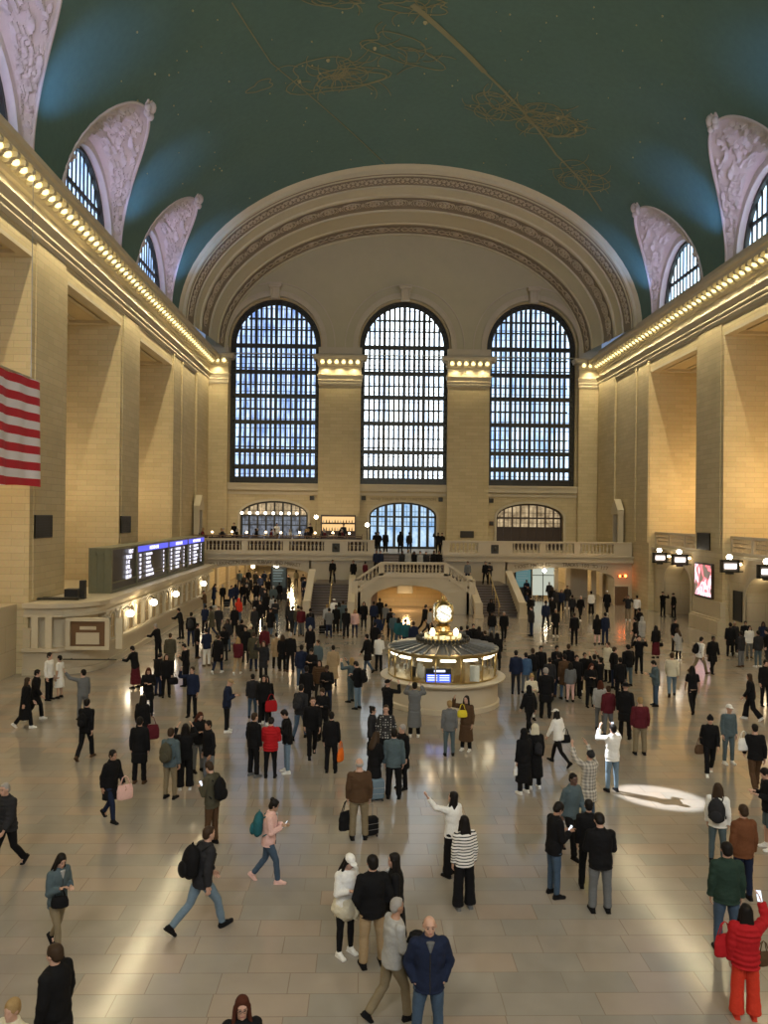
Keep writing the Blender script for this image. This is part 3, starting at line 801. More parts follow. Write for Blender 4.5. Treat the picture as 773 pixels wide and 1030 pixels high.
arc_text('SUBWAY AND MARKET', -12.1, -8.8, 0, 3.08, -12.3, 5.4, BY-0.01, 'small carved letters right of centre over the left low arch')
t = empty('engraved_inscription', (0, YE-0.02, 8.8), 0, 'two carved lines of capitals over the blue lit middle door', 'inscription')
text_mesh('TO ALL THOSE WHO WITH HEAD HEART AND', 0.34, ENG, 'text_line', t, upright(0, -0.01, 0.12), 0.006)
text_mesh('HAND TOILED IN THE CONSTRUCTION', 0.34, ENG, 'text_line', t, upright(0, -0.01, -0.32), 0.006)

# ---- balusters
def baluster_mesh(h):
    q = MB(); q.box(-0.085, 0.085, -0.085, 0.085, 0, 0.06); q.box(-0.085, 0.085, -0.085, 0.085, h-0.06, h)
    q.lathe([(0.05, 0.06), (0.075, 0.1), (0.05, 0.14), (0.09, h*0.3), (0.095, h*0.38), (0.05, h*0.66), (0.04, h*0.76), (0.07, h*0.84), (0.05, h*0.88), (0.06, h-0.06)], n=8)
    return q
blst = {}
def baluster(parent, x, y, z, h):
    key = round(h, 2)
    if key not in blst: blst[key] = baluster_mesh(h).build('baluster', M['marbled'], parent, smooth='auto'); o = blst[key]
    else: o = blst[key].copy(); COL.objects.link(o); o.parent = parent
    o.location = (x, y, z)
def balustrade(x0, x1, runs, label, y=BY, z=BZ, top=RT):
    t = empty('stone_balustrade', (x0, y, z), 0, label, 'balustrade', 'stone balustrades of the east balcony')
    L = x1-x0; h = top-z
    q = MB(); q.box(0, L, -0.2, 0.2, h-0.16, h); q.box(0, L, -0.26, 0.26, h-0.1, h-0.03); q.build('handrail', M['marbled'], t)
    q = MB(); q.box(0, L, -0.2, 0.2, 0, 0.2); q.build('plinth', M['marbled'], t)
    rr = sorted(runs); cur = x0
    edges = []
    for a, b in rr: edges.append((cur, a)); cur = b
    edges.append((cur, x1))
    for a, b in edges:
        if b-a > 0.05:
            q = MB(); q.box(a-x0, b-x0, -0.19, 0.19, 0.2, h-0.16)
            if b-a > 0.8: q.box(a-x0+0.15, b-x0-0.15, -0.21, -0.19, 0.3, h-0.28)
            q.build('pedestal', M['marbled'], t)
    for a, b in rr:
        n = max(1, int((b-a)/0.30))
        for i in range(n): baluster(t, a-x0+(b-a)*(i+0.5)/n, 0, 0.2, h-0.36)
balustrade(-HX+0.1, -2.75, [(-16.2, -13.4), (-12.9, -10.1), (-9.6, -6.8), (-4.9, -3.3)], 'long stone balustrade left of the centre steps in front of the restaurant')
balustrade(2.75, HX-0.1, [(3.3, 5.6), (8.4, 10.6), (11.1, 13.4), (13.9, 16.6)], 'long stone balustrade right of the centre steps below the brown door')
for x, lb in ((-5.85, 'left'), (6.95, 'right')):
    t = empty('bronze_plaque', (x, BY-0.24, 4.45), 0, 'dark plaque with a lion-head boss on the balustrade %s of the centre steps' % lb, 'plaque')
    q = MB(); q.bev(-0.3, 0.3, -0.04, 0.03, -0.36, 0.34, 0.02); q.build('plate', M['bronze'], t)
    q = MB(); q.ball((0, -0.06, 0), (0.14, 0.08, 0.17), 8, 6); q.build('boss', M['bronze'], t, smooth=True)

# ---- centre stair block and the flights
m = MB(); SY = 55.2; CW = 4.22
gs = lambda u, v, d: (u, SY+d, v)
arch_panel(m, -CW, CW, 0, 2.4, -0.3, 2.75, 0, 1.0, 1.05, 5.5, gs, 0, 24)
def railtop(u):
    a = abs(u); return 3.72 if a < 2.35 else 3.72-(a-2.35)*(3.72-2.45)/(CW-2.35)
for i in range(20):
    u0 = -CW+2*CW*i/20; u1 = -CW+2*CW*(i+1)/20
    z0, z1 = railtop(u0)-0.95, railtop(u1)-0.95
    m.add([(u0, SY, 2.4), (u1, SY, 2.4), (u1, SY, z1), (u0, SY, z0), (u0, SY+0.45, 2.4), (u1, SY+0.45, 2.4), (u1, SY+0.45, z1), (u0, SY+0.45, z0)],
          [(0,1,2,3), (5,4,7,6), (3,2,6,7)]) if min(z0, z1) > 2.4 else None
m.box(-2.6, 2.6, SY+0.3, BY-3.4, 2.4, 2.75)              # upper landing
m.box(-CW, -CW+0.4, SY, BY-3.4, 0, 2.0); m.box(CW-0.4, CW, SY, BY-3.4, 0, 2.0)
m.box(-CW+0.4, CW-0.4, BY-1.3, BY-1.0, 0, 2.75)
struct(m.build('wall_stair', M['marble']))
m = MB(); m.box(-3.6, 3.2, SY+4.9, SY+5.0, 0, 2.3); struct(m.build('wall_undercroft', M['stone']))
m = MB()
n = 7
for i in range(n):
    z1 = 2.75+(BZ-2.75)*(i+1)/n; y0 = BY-3.4+3.4*i/n
    m.box(-2.7, 2.7, y0, BY+0.2, z1-0.18, z1)
struct(m.build('floor_steps_centre', M['step']))
# centre curved balustrade
t = empty('stair_balustrade', (0, SY+0.12, 0), 0, 'curved stone balustrade over the low arch in front of the centre landing', 'balustrade')
q = MB()
prev = None
for i in range(33):
    u = -CW+2*CW*i/32; z = railtop(u)
    if prev: 
        (a, za) = prev
        q.add([(a,-0.22,za-0.15),(u,-0.22,z-0.15),(u,0.22,z-0.15),(a,0.22,za-0.15),(a,-0.22,za),(u,-0.22,z),(u,0.22,z),(a,0.22,za)], [(0,3,2,1),(4,5,6,7),(0,1,5,4),(1,2,6,5),(2,3,7,6),(3,0,4,7)])
    prev = (u, z)
q.build('handrail', M['marbled'], t)
q = MB(); prev = None
for i in range(33):
    u = -CW+2*CW*i/32; z = railtop(u)-0.78
    if prev:
        (a, za) = prev
        q.add([(a,-0.2,za-0.3),(u,-0.2,z-0.3),(u,0.2,z-0.3),(a,0.2,za-0.3),(a,-0.2,za),(u,-0.2,z),(u,0.2,z),(a,0.2,za)], [(0,3,2,1),(4,5,6,7),(0,1,5,4),(1,2,6,5),(2,3,7,6),(3,0,4,7)])
    prev = (u, z)
q.build('plinth', M['marbled'], t)
u = -CW+0.45
while u < CW-0.3:
    if abs(abs(u)-2.35) > 0.2: baluster(t, u, 0, railtop(u)-0.79, 0.65)
    u += 0.27
q = MB()
for s in (-1, 1):
    q.box(s*2.35-0.17, s*2.35+0.17, -0.2, 0.2, 2.75, 3.6); q.box(s*CW-0.22, s*CW+0.22, -0.22, 0.3, 0.0, 2.5)
q.build('pedestal', M['marbled'], t)
FX0, FX1 = 4.25, 7.35
for s, nm in ((-1, 'left'), (1, 'right')):
    m = MB(); n = 12; y0 = 54.0; y1 = 58.3; zt = 1.85
    for i in range(n):
        m.box(s*FX0, s*FX1, y0+(y1-y0)*i/n, y1+0.05, zt*i/n, zt*(i+1)/n)
        m.box(s*FX0, s*FX1, y0+(y1-y0)*i/n-0.03, y0+(y1-y0)*i/n+0.3, zt*(i+1)/n-0.03, zt*(i+1)/n+0.002)
    m.box(s*FX0*0.6, s*FX1, y1, BY, 0, zt)
    # second flight turning in towards the upper landing
    for i in range(6): m.box(s*(FX0-0.05-0.27*i), s*2.6, y1+0.4, BY-1.4, zt+0.15*i, zt+0.15*(i+1))
    struct(m.build('floor_steps_'+nm, M['step']))
    # side parapets: sloping solid stone with a moulded cap and newel
    for k, x in enumerate((FX0+0.02, FX1)):
        w = 0.34; xa, xb = sorted((s*x, s*(x+w)))
        ys_, zs_ = (y0-0.35, y1+0.2), ((1.05, 2.85) if k else (1.0, 2.45))
        t = empty('stair_parapet', ((xa+xb)/2, y0-0.3, 0), 0, '%s stone parapet of the %s flight of dark steps' % ('outer' if k else 'inner', nm), 'parapet')
        hx = (xb-xa)/2; D = y1+0.5-(y0-0.3)
        q = MB(); pl = [(0, 0), (D, 0), (D, zs_[1]-0.1), (0, zs_[0]-0.1)]
        q.prism(pl, -hx, hx, lambda u, v, d: (d, u, v)); q.build('panel', M['marbled'], t)
        q = MB(); pl = [(-0.05, zs_[0]-0.1), (D, zs_[1]-0.1), (D, zs_[1]+0.06), (-0.05, zs_[0]+0.06)]
        q.prism(pl, -hx-0.08, hx+0.08, lambda u, v, d: (d, u, v)); q.build('cap', M['marbled'], t)
        q = MB(); q.bev(-hx-0.1, hx+0.1, -0.5, 0.02, 0, zs_[0]+0.08, 0.03); q.box(-hx-0.15, hx+0.15, -0.55, 0.05, 0, 0.25); q.build('newel', M['marbled'], t)
    # brass centre handrail
    xm = s*(FX0+FX1+0.3)/2
    t = empty('stair_handrail', (xm, y0, 0), 0, 'brass handrail running up the middle of the %s dark steps' % nm, 'handrail')
    q = MB(); q.tube([(0, -0.35, 0.75), (0, -0.1, 0.98), (0, y1-y0, zt+0.98), (0, y1-y0+0.3, zt+0.98)], 0.045, 8); q.build('rail', M['brass'], t, smooth=True)
    for k in range(4):
        f_ = k/3; q = MB(); q.tube([(0, (y1-y0)*f_, zt*f_), (0, (y1-y0)*f_, zt*f_+0.98)], 0.028, 8); q.build('post', M['brass'], t, smooth=True)
# grey sign and rail inside the low arch
t = empty('direction_sign', (-0.45, SY+3.2, 1.45), 0, 'dark grey hanging board inside the orange lit low arch', 'sign')
q = MB(); q.bev(-0.6, 0.6, -0.06, 0.06, -0.30, 0.30, 0.02); q.build('board', simple('sign_grey', (0.12,0.13,0.13), rough=0.5), t)
for s in (-1, 1): q = MB(); q.tube([(s*0.45, 0, 0.3), (s*0.45, 0, 0.52)], 0.015); q.build('hanger', M['bronze'], t)

# ================================================================== ticket office (left)
BX = -15.45; B0, B1, BH = 33.8, 60.6, 3.1
t = empty('ticket_office', (BX-1.5, B0, 0), 0, 'long low stone ticket office along the left wall with arched windows and rounded corner', 'ticket office')
ox, oy = BX-1.5, B0
def outline(r=0.0):
    # plan of the booth front, from the left wall round the corner and along the hall
    pts = [(-HX-0.1, B0-r)]; R = 2.0
    for i in range(9):
        a = -pi/2+pi/2*i/8; pts.append((BX-R+(R+r)*cos(a), B0+R+(R+r)*sin(a)))
    pts.append((BX+r, B1)); return [(x-ox, y-oy) for x, y in pts]
def slab(r, z0, z1, name, mat):
    q = MB(); o = outline(r)+[(-HX-0.1-ox, B1-oy)]; q.prism(o, z0, z1, lambda u, v, d: (u, v, d)); return q.build(name, mat, t)
slab(0.0, 0, 1.05, 'base', M['marble']); slab(0.16, 0, 0.25, 'plinth', M['marble']); slab(0.22, 1.02, 1.16, 'counter_ledge', M['marbled'])
slab(-0.35, 1.1, 2.75, 'back_wall', M['trim']); slab(0.0, 2.55, 2.95, 'entablature', M['trim']); slab(0.22, 2.9, 3.1, 'cornice', M['marbled'])
slab(0.08, 2.5, 2.6, 'architrave', M['trim'])
wy = B0+2.2; k = 0
niche_glass = emit('ticket_window_glow', (1.0,0.70,0.35), 0.12, base=(0.06,0.045,0.03))
first = None
while wy < B1-1.2:
    # pilasters between arched windows
    q = MB(); q.box(BX-ox-0.36, BX-ox, wy-oy-0.16, wy-oy+0.16, 1.15, 2.55); q.box(BX-ox-0.1, BX-ox+0.05, wy-oy-0.2, wy-oy+0.2, 2.35, 2.5); q.box(BX-ox-0.1, BX-ox+0.04, wy-oy-0.2, wy-oy+0.2, 1.15, 1.3)
    q.tube([(BX-ox+0.02, wy-oy, 1.3), (BX-ox+0.02, wy-oy, 2.35)], 0.09, 8); q.build('pilaster', M['trim'], t)
    if wy+1.4 < B1-1.0:
        c = wy+0.72
        if first is None:
            f_ = MB(); fnn = lambda u, v, d: (BX-ox-d, u-oy, v)
            arch_panel(f_, c-0.6, c+0.6, 1.12, 2.56, c, 0.50, 1.12, 1.95, 0.46, 0.07, fnn, 0, 12); arch_ring(f_, c, 0.44, 1.95, 0.44, 0.06, -0.05, 0.02, fnn, 1.15, 12)
            w1 = f_.build('window_arch', M['trim'], t)
            f_ = MB(); f_.box(BX-ox-0.10, BX-ox-0.065, c-oy-0.52, c-oy+0.52, 1.12, 2.42); w2 = f_.build('window_glass', niche_glass, t)
            f_ = MB()
            for u in (-0.44, -0.15, 0.15, 0.42): f_.box(BX-ox-0.05, BX-ox-0.02, c-oy+u-0.015, c-oy+u+0.015, 1.15, 2.3)
            f_.box(BX-ox-0.05, BX-ox-0.02, c-oy-0.45, c-oy+0.45, 1.7, 1.74); w3 = f_.build('window_bars', M['brass'], t)
            first = [(w1, c), (w2, c), (w3, c)]
        else:
            for o, c0 in first: copy_part(o, t, Matrix.Translation((0, c-c0, 0)))
    wy += 1.44; k += 1
# closed window panel on the near face
nx = on_y(89, 630, B0).x-ox
q = MB(); q.box(nx-0.95, nx-0.75, -0.12, 0.05, 1.2, 2.5); q.box(nx+0.75, nx+0.95, -0.12, 0.05, 1.2, 2.5); q.box(nx-0.95, nx+0.95, -0.14, 0.05, 2.35, 2.5); q.box(nx-0.95, nx+0.95, -0.16, 0.05, 1.12, 1.26)
q.build('panel_frame', M['trim'], t)
q = MB(); q.box(nx-0.75, nx+0.75, -0.04, 0.3, 1.26, 2.35); pw = q.build('closed_window', M['wood'], t)
q = MB(); q.box(nx-0.5, nx+0.5, -0.10, -0.03, 1.35, 1.85); q.build('shutter', M['marbled'], pw)
q = MB(); q.box(nx-0.35, nx+0.35, -0.07, -0.02, 1.98, 2.12); q.build('letter_plate', M['marbled'], pw)
q = MB(); q.tube([(nx-1.0, -0.22, 0.72), (nx+1.3, -0.22, 0.72)], 0.03, 6)
for u in (-0.7, 0.9): q.tube([(nx+u, -0.22, 0.72), (nx+u, 0.0, 0.72)], 0.025, 6)
q.build('brass_rail', M['bronze'], t)
for u in (nx-1.7, nx-2.3, nx+1.35):
    if u < nx or True:
        q = MB(); q.box(u-0.14, u+0.14, -0.07, 0.05, 1.16, 2.5); q.build('pilaster', M['trim'], t)
lampy = [(131, 617), (154.6, 606), (177, 597.5), (205, 587)]
for i, (px, py) in enumerate(lampy):
    p = on_x(px, py, BX+0.35)
    t2 = empty('globe_lamp', (p.x, p.y, p.z), 0, ['bright globe lamp over the first ticket window nearest the rounded corner', 'second globe lamp from the rounded corner of the ticket office', 'third globe lamp from the rounded corner of the ticket office', 'farthest globe lamp on the ticket office front'][i], 'lamp')
    q = MB(); q.ball((0, 0, 0), (0.2, 0.2, 0.17), 12, 8); q.build('globe', M['globe'], t2, smooth=True)
    q = MB(); q.tube([(0, 0, 0.15), (0, 0, 0.28), (-0.15, 0, 0.36), (-0.33, 0, 0.2)], 0.03, 6); q.build('bracket', M['bronze'], t2)
lamp('POINT', 'ticket_lamp_light', (BX+0.6, 40, 2.2), 60, (1,0.8,0.5), 0.15)
# clutter on the roof of the ticket office
t3 = empty('roof_cable_tray', (-17.3, B0+0.9, BH), 0, 'dark cable tray and pipes lying on the ticket office roof left of the board', 'cable tray')
q = MB(); q.box(-1.0, 0.9, 0.3, 0.36, 0.02, 0.10); q.box(-1.0, 0.9, 0.75, 0.81, 0.02, 0.10)
for i in range(8): q.box(-0.95+i*0.25, -0.9+i*0.25, 0.3, 0.8, 0.03, 0.07)
q.tube([(-1.1, 0.1, 0.1), (0.9, 0.3, 0.1)], 0.05, 6); q.build('tray', M['bronze'], t3)
q = MB(); q.bev(-0.1, 0.5, 1.2, 1.7, 0.0, 0.42, 0.02); q.build('junction_box', M['black'], t3)
q = MB(); q.bev(0.7, 0.95, 0.9, 1.2, 0.0, 0.85, 0.02); q.build('speaker_box', M['black'], t3)

# ================================================================== departure board
DX = -16.05; D0, D1 = 38.2, 60.0; DZ0, DZ1 = 3.12, 5.35
t = empty('departure_board', (DX, D0, BH), 0, 'long dark departure board with rows of white text standing on the ticket office', 'departure board')
z0, z1 = 0.0, DZ1-DZ0; L = D1-D0
q = MB(); q.box(-1.0, 0.0, 0, L, 0.05, z1-0.05); q.build('casing', simple('board_black', (0.018,0.018,0.02), rough=0.35), t)
fr = MB()
for (a, b) in ((0, 0.12), (z1-0.12, z1), (0.45, 0.52)): fr.box(-1.04, 0.06, -0.04, L+0.04, a, b)
for y in (0, 4.2, 10.9, 16.2, L-0.2): fr.box(-0.1, 0.07, y, y+0.18, 0, z1)
for x in (-1.04, -0.72, -0.38, -0.06): fr.box(x, x+0.1, -0.05, 0.06, 0, z1)
fr.box(-1.04, 0.05, -0.05, 0.02, z1-0.35, z1-0.28)
fr.build('frame', M['bronzelt'], t)
q = MB(); q.box(-0.95, -0.05, -0.02, 0.03, 0.1, z1-0.1); q.build('end_panel', M['bronzelt'], t)
TXT = emit('board_text', (0.86,0.84,1.0), 1.5); BLU = emit('board_header_blue', (0.10,0.11,0.75), 1.0)
rz = Matrix.Rotation(pi/2, 4, 'Z') @ Matrix.Rotation(pi/2, 4, 'X')
dest = ['STAMFORD', 'NEW HAVEN', 'WHITE PLAINS', 'POUGHKEEPSIE', 'CROTON', 'SOUTHEAST', 'N WHITE PLAINS', 'YONKERS', 'HARRISON', 'DANBURY']
random.seed(3)
panels = [(2.2, 4.0, None), (4.6, 10.6, 'HUDSON LINE'), (11.4, 15.9, 'HARLEM LINE'), (16.7, 21.4, 'NEW HAVEN LINE')]
for k, (a, b, hd) in enumerate(panels):
    if hd:
        q = MB(); q.box(0.06, 0.08, a-0.2, b+0.2, z1-0.42, z1-0.1); h_ = q.build('header_bar', BLU, t)
        text_mesh(hd, 0.3, TXT, 'header_text', t, Matrix.Translation((0.085, (a+b)/2, z1-0.36)) @ rz, 0.005)
    else: text_mesh('NEXT', 0.3, TXT, 'header_text', t, Matrix.Translation((0.085, (a+b)/2, z1-0.4)) @ rz, 0.005)
    for r in range(6 if hd else 5):
        z = z1-0.68-r*0.24
        if hd:
            s = '%d:%02d' % (1+(r+k) % 3, (7+13*r+5*k) % 60)
            text_mesh(s, 0.21, TXT, 'row_text', t, Matrix.Translation((0.065, a+0.1, z)) @ rz, 0.005, 'LEFT')
            text_mesh(dest[(r*3+k) % 10], 0.21, TXT, 'row_text', t, Matrix.Translation((0.065, a+1.4, z)) @ rz, 0.005, 'LEFT')
            text_mesh(str(14+(r*7+k*5) % 28), 0.21, TXT, 'row_text', t, Matrix.Translation((0.065, b-0.9, z)) @ rz, 0.005, 'LEFT')
        else: text_mesh(['TRACKS', '11-42', 'LEVEL', '100-117', 'BELOW'][r], 0.28, TXT, 'row_text', t, Matrix.Translation((0.065, a+0.1, z-0.02*r)) @ rz, 0.005, 'LEFT')

# ================================================================== information booth with the brass clock
IX, IY = -0.49, 29.4
t = empty('information_booth', (IX, IY, 0), 0, 'round marble information booth with lit glass and ribbed roof at the centre of the hall', 'information booth')
q = MB(); q.lathe([(2.16, 0), (2.16, 0.16), (2.10, 0.2), (2.10, 0.98)], n=56); q.build('marble_base', M['marbled'], t, smooth='auto')
q = MB(); q.lathe([(2.12, 0.94), (2.36, 0.98), (2.38, 1.04), (2.30, 1.08), (2.02, 1.08)], n=56); q.build('counter', M['marbled'], t, smooth='auto')
q = MB(); q.lathe([(2.06, 1.08), (2.10, 1.10), (2.10, 1.15), (2.04, 1.15)], n=56); q.build('sill_ring', M['brass'], t, smooth='auto')
gm, nt, b_ = newmat('booth_glass'); b_.inputs['Base Color'].default_value = rgba((0.9,0.95,0.95)); b_.inputs['Transmission Weight'].default_value = 1.0; b_.inputs['Roughness'].default_value = 0.02; b_.inputs['IOR'].default_value = 1.05; b_.inputs['Alpha'].default_value = 0.22
for k in range(14):
    a0 = 2*pi*(k+0.02)/14; a1 = 2*pi*(k+0.98)/14
    q = MB(); vs = []
    for a in (a0, (a0+a1)/2, a1):
        for r in (2.04, 2.055):
            for z in (1.15, 2.0): vs.append((r*cos(a), r*sin(a), z))
    q.add(vs, [(0,4,5,1), (4,8,9,5), (2,3,7,6), (6,7,11,10), (0,2,6,4), (4,6,10,8), (1,5,7,3), (5,9,11,7), (0,1,3,2), (8,10,11,9)])
    q.build('glass_pane', gm, t)
    q = MB(); a = 2*pi*k/14; q.tube([(2.06*cos(a), 2.06*sin(a), 1.12), (2.06*cos(a), 2.06*sin(a), 2.02)], 0.03, 6); q.build('mullion', M['brass'], t, smooth=True)
q = MB(); q.lathe([(2.0, 2.0), (2.1, 2.0), (2.12, 2.1), (2.0, 2.12)], n=56); q.build('roof_rim', M['brass'], t, smooth='auto')
q = MB(); q.lathe([(2.08, 2.10), (1.0, 2.28), (0.9, 2.30)], n=56); rf = q.build('roof', simple('roof_grey', (0.10,0.105,0.11), rough=0.35, metal=0.3), t, smooth='auto')
for k in range(28):
    a = 2*pi*k/28; q = MB(); q.tube([(2.07*cos(a), 2.07*sin(a), 2.125), (1.02*cos(a), 1.02*sin(a), 2.295)], 0.032, 5); q.build('rib', M['steel'], rf)
WHT = emit('booth_strip', (1.0,0.90,0.66), 4.0)
for k in range(14):
    a = 2*pi*(k+0.5)/14; q = MB()
    ta = Matrix.Rotation(a, 4, 'Z'); q.bev(1.86, 1.98, -0.28, 0.28, 1.86, 1.93, 0.015, 0, ta); q.build('strip_lamp', WHT, t)
q = MB(); q.lathe([(1.0, 2.22), (1.04, 2.28), (1.0, 2.36), (0.85, 2.36)], n=40)
for k in range(40): a = 2*pi*k/40; q.ball((0.98*cos(a), 0.98*sin(a), 2.42), (0.06, 0.06, 0.09), 6, 4)
q.build('bronze_crest', M['bronze'], t, smooth='auto')
q = MB(); q.lathe([(0.78, 2.3), (0.78, 2.42), (0.66, 2.44), (0.62, 2.60), (0.5, 2.62)], n=32); q.build('lantern_ring', M['brass'], t, smooth='auto')
q = MB()
for k in range(18):
    a = 2*pi*k/18; ta = Matrix.Rotation(a, 4, 'Z'); q.box(0.66, 0.70, -0.07, 0.07, 2.47, 2.58, 0, ta)
q.build('lit_letters', emit('lit_letters', (1.0,0.85,0.45), 1.0), t)
# inside the booth: central drum, shelves, monitor, papers
q = MB(); q.lathe([(0.85, 0.1), (0.85, 2.1)], n=24); q.build('inner_drum', simple('drum_cream', (0.55,0.42,0.22), rough=0.5), t)
q = MB(); q.lathe([(2.0, 0.85), (1.5, 0.85), (1.5, 0.9), (2.0, 0.9)], n=40); q.build('inner_desk', M['wood'], t)
q = MB()
random.seed(5)
for k in range(26):
    a = 2*pi*random.random(); r = 1.2+0.6*random.random(); ta = Matrix.Rotation(a, 4, 'Z'); h = 0.15+0.5*random.random(); q.box(r, r+0.05, -0.12, 0.12, 1.0, 1.0+h, random.randrange(3), ta)
q.build('leaflet_racks', [simple('paper_white', (0.7,0.68,0.6)), simple('paper_tan', (0.5,0.35,0.15)), M['black']], t)
cx_, cy_ = -0.28, -1.86
mon = MB(); mon.bev(-0.52, 0.40, -0.04, 0.04, 1.12, 1.62, 0.015, 0, Matrix.Translation((cx_, cy_, 0))); mo = mon.build('monitor', M['black'], t)
q = MB(); q.box(-0.49, 0.37, -0.05, -0.042, 1.15, 1.42, 0, Matrix.Translation((cx_, cy_, 0))); q.build('blue_screen', emit('blue_screen', (0.06,0.12,0.9), 1.3), mo)
q = MB()
for z in (1.2, 1.28, 1.36): q.box(-0.45, -0.1, -0.06, -0.05, z, z+0.03, 0, Matrix.Translation((cx_, cy_, 0))); q.box(-0.02, 0.33, -0.06, -0.05, z, z+0.03, 0, Matrix.Translation((cx_, cy_, 0)))
q.box(-0.22, 0.18, -0.06, -0.05, 1.5, 1.57, 0, Matrix.Translation((cx_, cy_, 0)))
q.build('screen_rows', emit('screen_rows', (0.7,0.75,1.0), 1.5), mo)
q = MB(); q.bev(0.80, 1.15, -1.80, -1.76, 1.12, 1.72, 0.01); q.build('notice_board', simple('paper', (0.62,0.63,0.55)), t)
# two bright torch lamps
for i, s in enumerate((-1, 1)):
    t2 = empty('torch_lamp', (IX+s*0.44, IY-0.45, 2.42), 0, 'bright torch lamp on the booth roof %s of the clock' % ('left', 'right')[i], 'lamp')
    q = MB(); q.lathe([(0.10, 0), (0.05, 0.05), (0.05, 0.12), (0.09, 0.15)], n=12); q.build('holder', M['brass'], t2, smooth='auto')
    q = MB(); q.ball((0, 0, 0.28), (0.095, 0.095, 0.16), 12, 8); q.build('glass', M['globew'], t2, smooth=True)
# the clock
t = empty('brass_clock', (IX, IY, 2.62), 0, 'four faced brass ball clock with glowing dial on top of the information booth', 'clock')
q = MB(); q.lathe([(0.5, -0.02), (0.44, 0.06), (0.30, 0.10), (0.26, 0.24), (0.30, 0.28), (0.22, 0.33), (0.16, 0.36)], n=24); q.build('pedestal', M['brass'], t, smooth='auto')
q = MB(); q.ball((0, 0, 0.78), (0.30, 0.30, 0.38), 20, 12); q.build('body', M['brass'], t, smooth=True)
dial = emit('opal_dial', (1.0,0.95,0.72), 1.1)
for k in range(4):
    R_ = Matrix.Rotation(pi/2*k, 4, 'Z') @ Matrix.Translation((0, -0.30, 0.78)) @ Matrix.Rotation(pi/2, 4, 'X')
    q = MB(); q.lathe([(0.34, -0.06), (0.36, 0.0), (0.34, 0.05), (0.30, 0.04)], n=28, M=R_); fr_ = q.build('bezel', M['brass'], t, smooth='auto')
    q = MB(); q.lathe([(0.305, 0.0), (0.305, 0.045)], n=28, M=R_); d_ = q.build('dial', dial, t)
    q = MB()
    for h in range(12):
        a = 2*pi*h/12; q.box(-0.011, 0.011, 0.23, 0.28, 0.045, 0.055, 0, R_ @ Matrix.Rotation(a, 4, 'Z'))
    q.build('hour_marks', M['black'], d_)
    q = MB(); q.box(-0.012, 0.012, -0.03, 0.17, 0.05, 0.06, 0, R_ @ Matrix.Rotation(radians(60), 4, 'Z')); q.build('hour_hand', M['black'], d_)
    q = MB(); q.box(-0.008, 0.008, -0.03, 0.24, 0.05, 0.062, 0, R_ @ Matrix.Rotation(radians(-115), 4, 'Z')); q.build('minute_hand', M['black'], d_)
    # curved brass frame between the faces
    a = pi/4+pi/2*k
    q = MB(); q.tube([((0.22+0.24*sin(pi*j/8))*cos(a), (0.22+0.24*sin(pi*j/8))*sin(a), 0.38+0.84*j/8) for j in range(9)], 0.035, 8); q.build('frame_arm', M['brass'], t, smooth=True)
q = MB(); q.lathe([(0.2, 1.14), (0.12, 1.2), (0.05, 1.24), (0.09, 1.3), (0.05, 1.36), (0.01, 1.44)], n=16); q.build('acorn_finial', M['brass'], t, smooth='auto')

# ================================================================== big flag on the left
fl = empty('american_flag', (-17.0, 23.6, 8.08), 0, 'huge hanging flag with red and white stripes at the left edge', 'flag')
FL, FH = 8.3, 4.3
def flag_mat():
    m, nt, b = newmat('flag_cloth'); tc = nd(nt, 'ShaderNodeTexCoord'); sp = nd(nt, 'ShaderNodeSeparateXYZ'); nt.links.new(tc.outputs['Object'], sp.inputs[0])
    # thirteen woven stripes
    mu = nd(nt, 'ShaderNodeMath', operation='MULTIPLY'); nt.links.new(sp.outputs['Z'], mu.inputs[0]); mu.inputs[1].default_value = 13/FH/2
    fr = nd(nt, 'ShaderNodeMath', operation='FRACT'); nt.links.new(mu.outputs[0], fr.inputs[0])
    gt = nd(nt, 'ShaderNodeMath', operation='GREATER_THAN'); nt.links.new(fr.outputs[0], gt.inputs[0]); gt.inputs[1].default_value = 0.5
    nt.links.new(mixc(nt, gt.outputs[0], (0.52,0.02,0.035), (0.78,0.76,0.80)), b.inputs['Base Color']); b.inputs['Roughness'].default_value = 0.8
    return m
q = MB(); NX, NZ = 60, 26; vs = []
for s_ in (0, 1):
    for i in range(NX+1):
        for j in range(NZ+1):
            y = FL*i/NX; z = FH*j/NZ; vs.append((0.10*sin(y*1.7+z*0.25)*(1-0.6*z/FH)+0.05*sin(y*4.1)+0.02*s_, y, z+0.04*sin(y*1.1)))
n = NZ+1; N = (NX+1)*n
fs = [(i*n+j, (i+1)*n+j, (i+1)*n+j+1, i*n+j+1) for i in range(NX) for j in range(NZ)] + [(N+i*n+j, N+i*n+j+1, N+(i+1)*n+j+1, N+(i+1)*n+j) for i in range(NX) for j in range(NZ)]
fs += [(j, j+1, N+j+1, N+j) for j in range(NZ)] + [(NX*n+j, N+NX*n+j, N+NX*n+j+1, NX*n+j+1) for j in range(NZ)]
q.add(vs, fs); q.build('cloth', flag_mat(), fl, smooth=True)
q = MB(); q.box(-0.05, 0.07, 0, 3.2, FH*6/13, FH); q.build('blue_canton', simple('flag_blue', (0.02,0.03,0.16), rough=0.8), fl)
q = MB(); q.tube([(0, -0.1, FH+0.05), (0, FL+0.1, FH+0.05)], 0.05, 8); q.build('top_pole', M['brass'], fl, smooth=True)
for y in (1.0, 7.6):
    q = MB(); q.tube([(0, y, FH+0.05), (0, y, 22.0-8.5-0.9)], 0.015, 6); q.build('hanging_cable', M['steel'], fl)

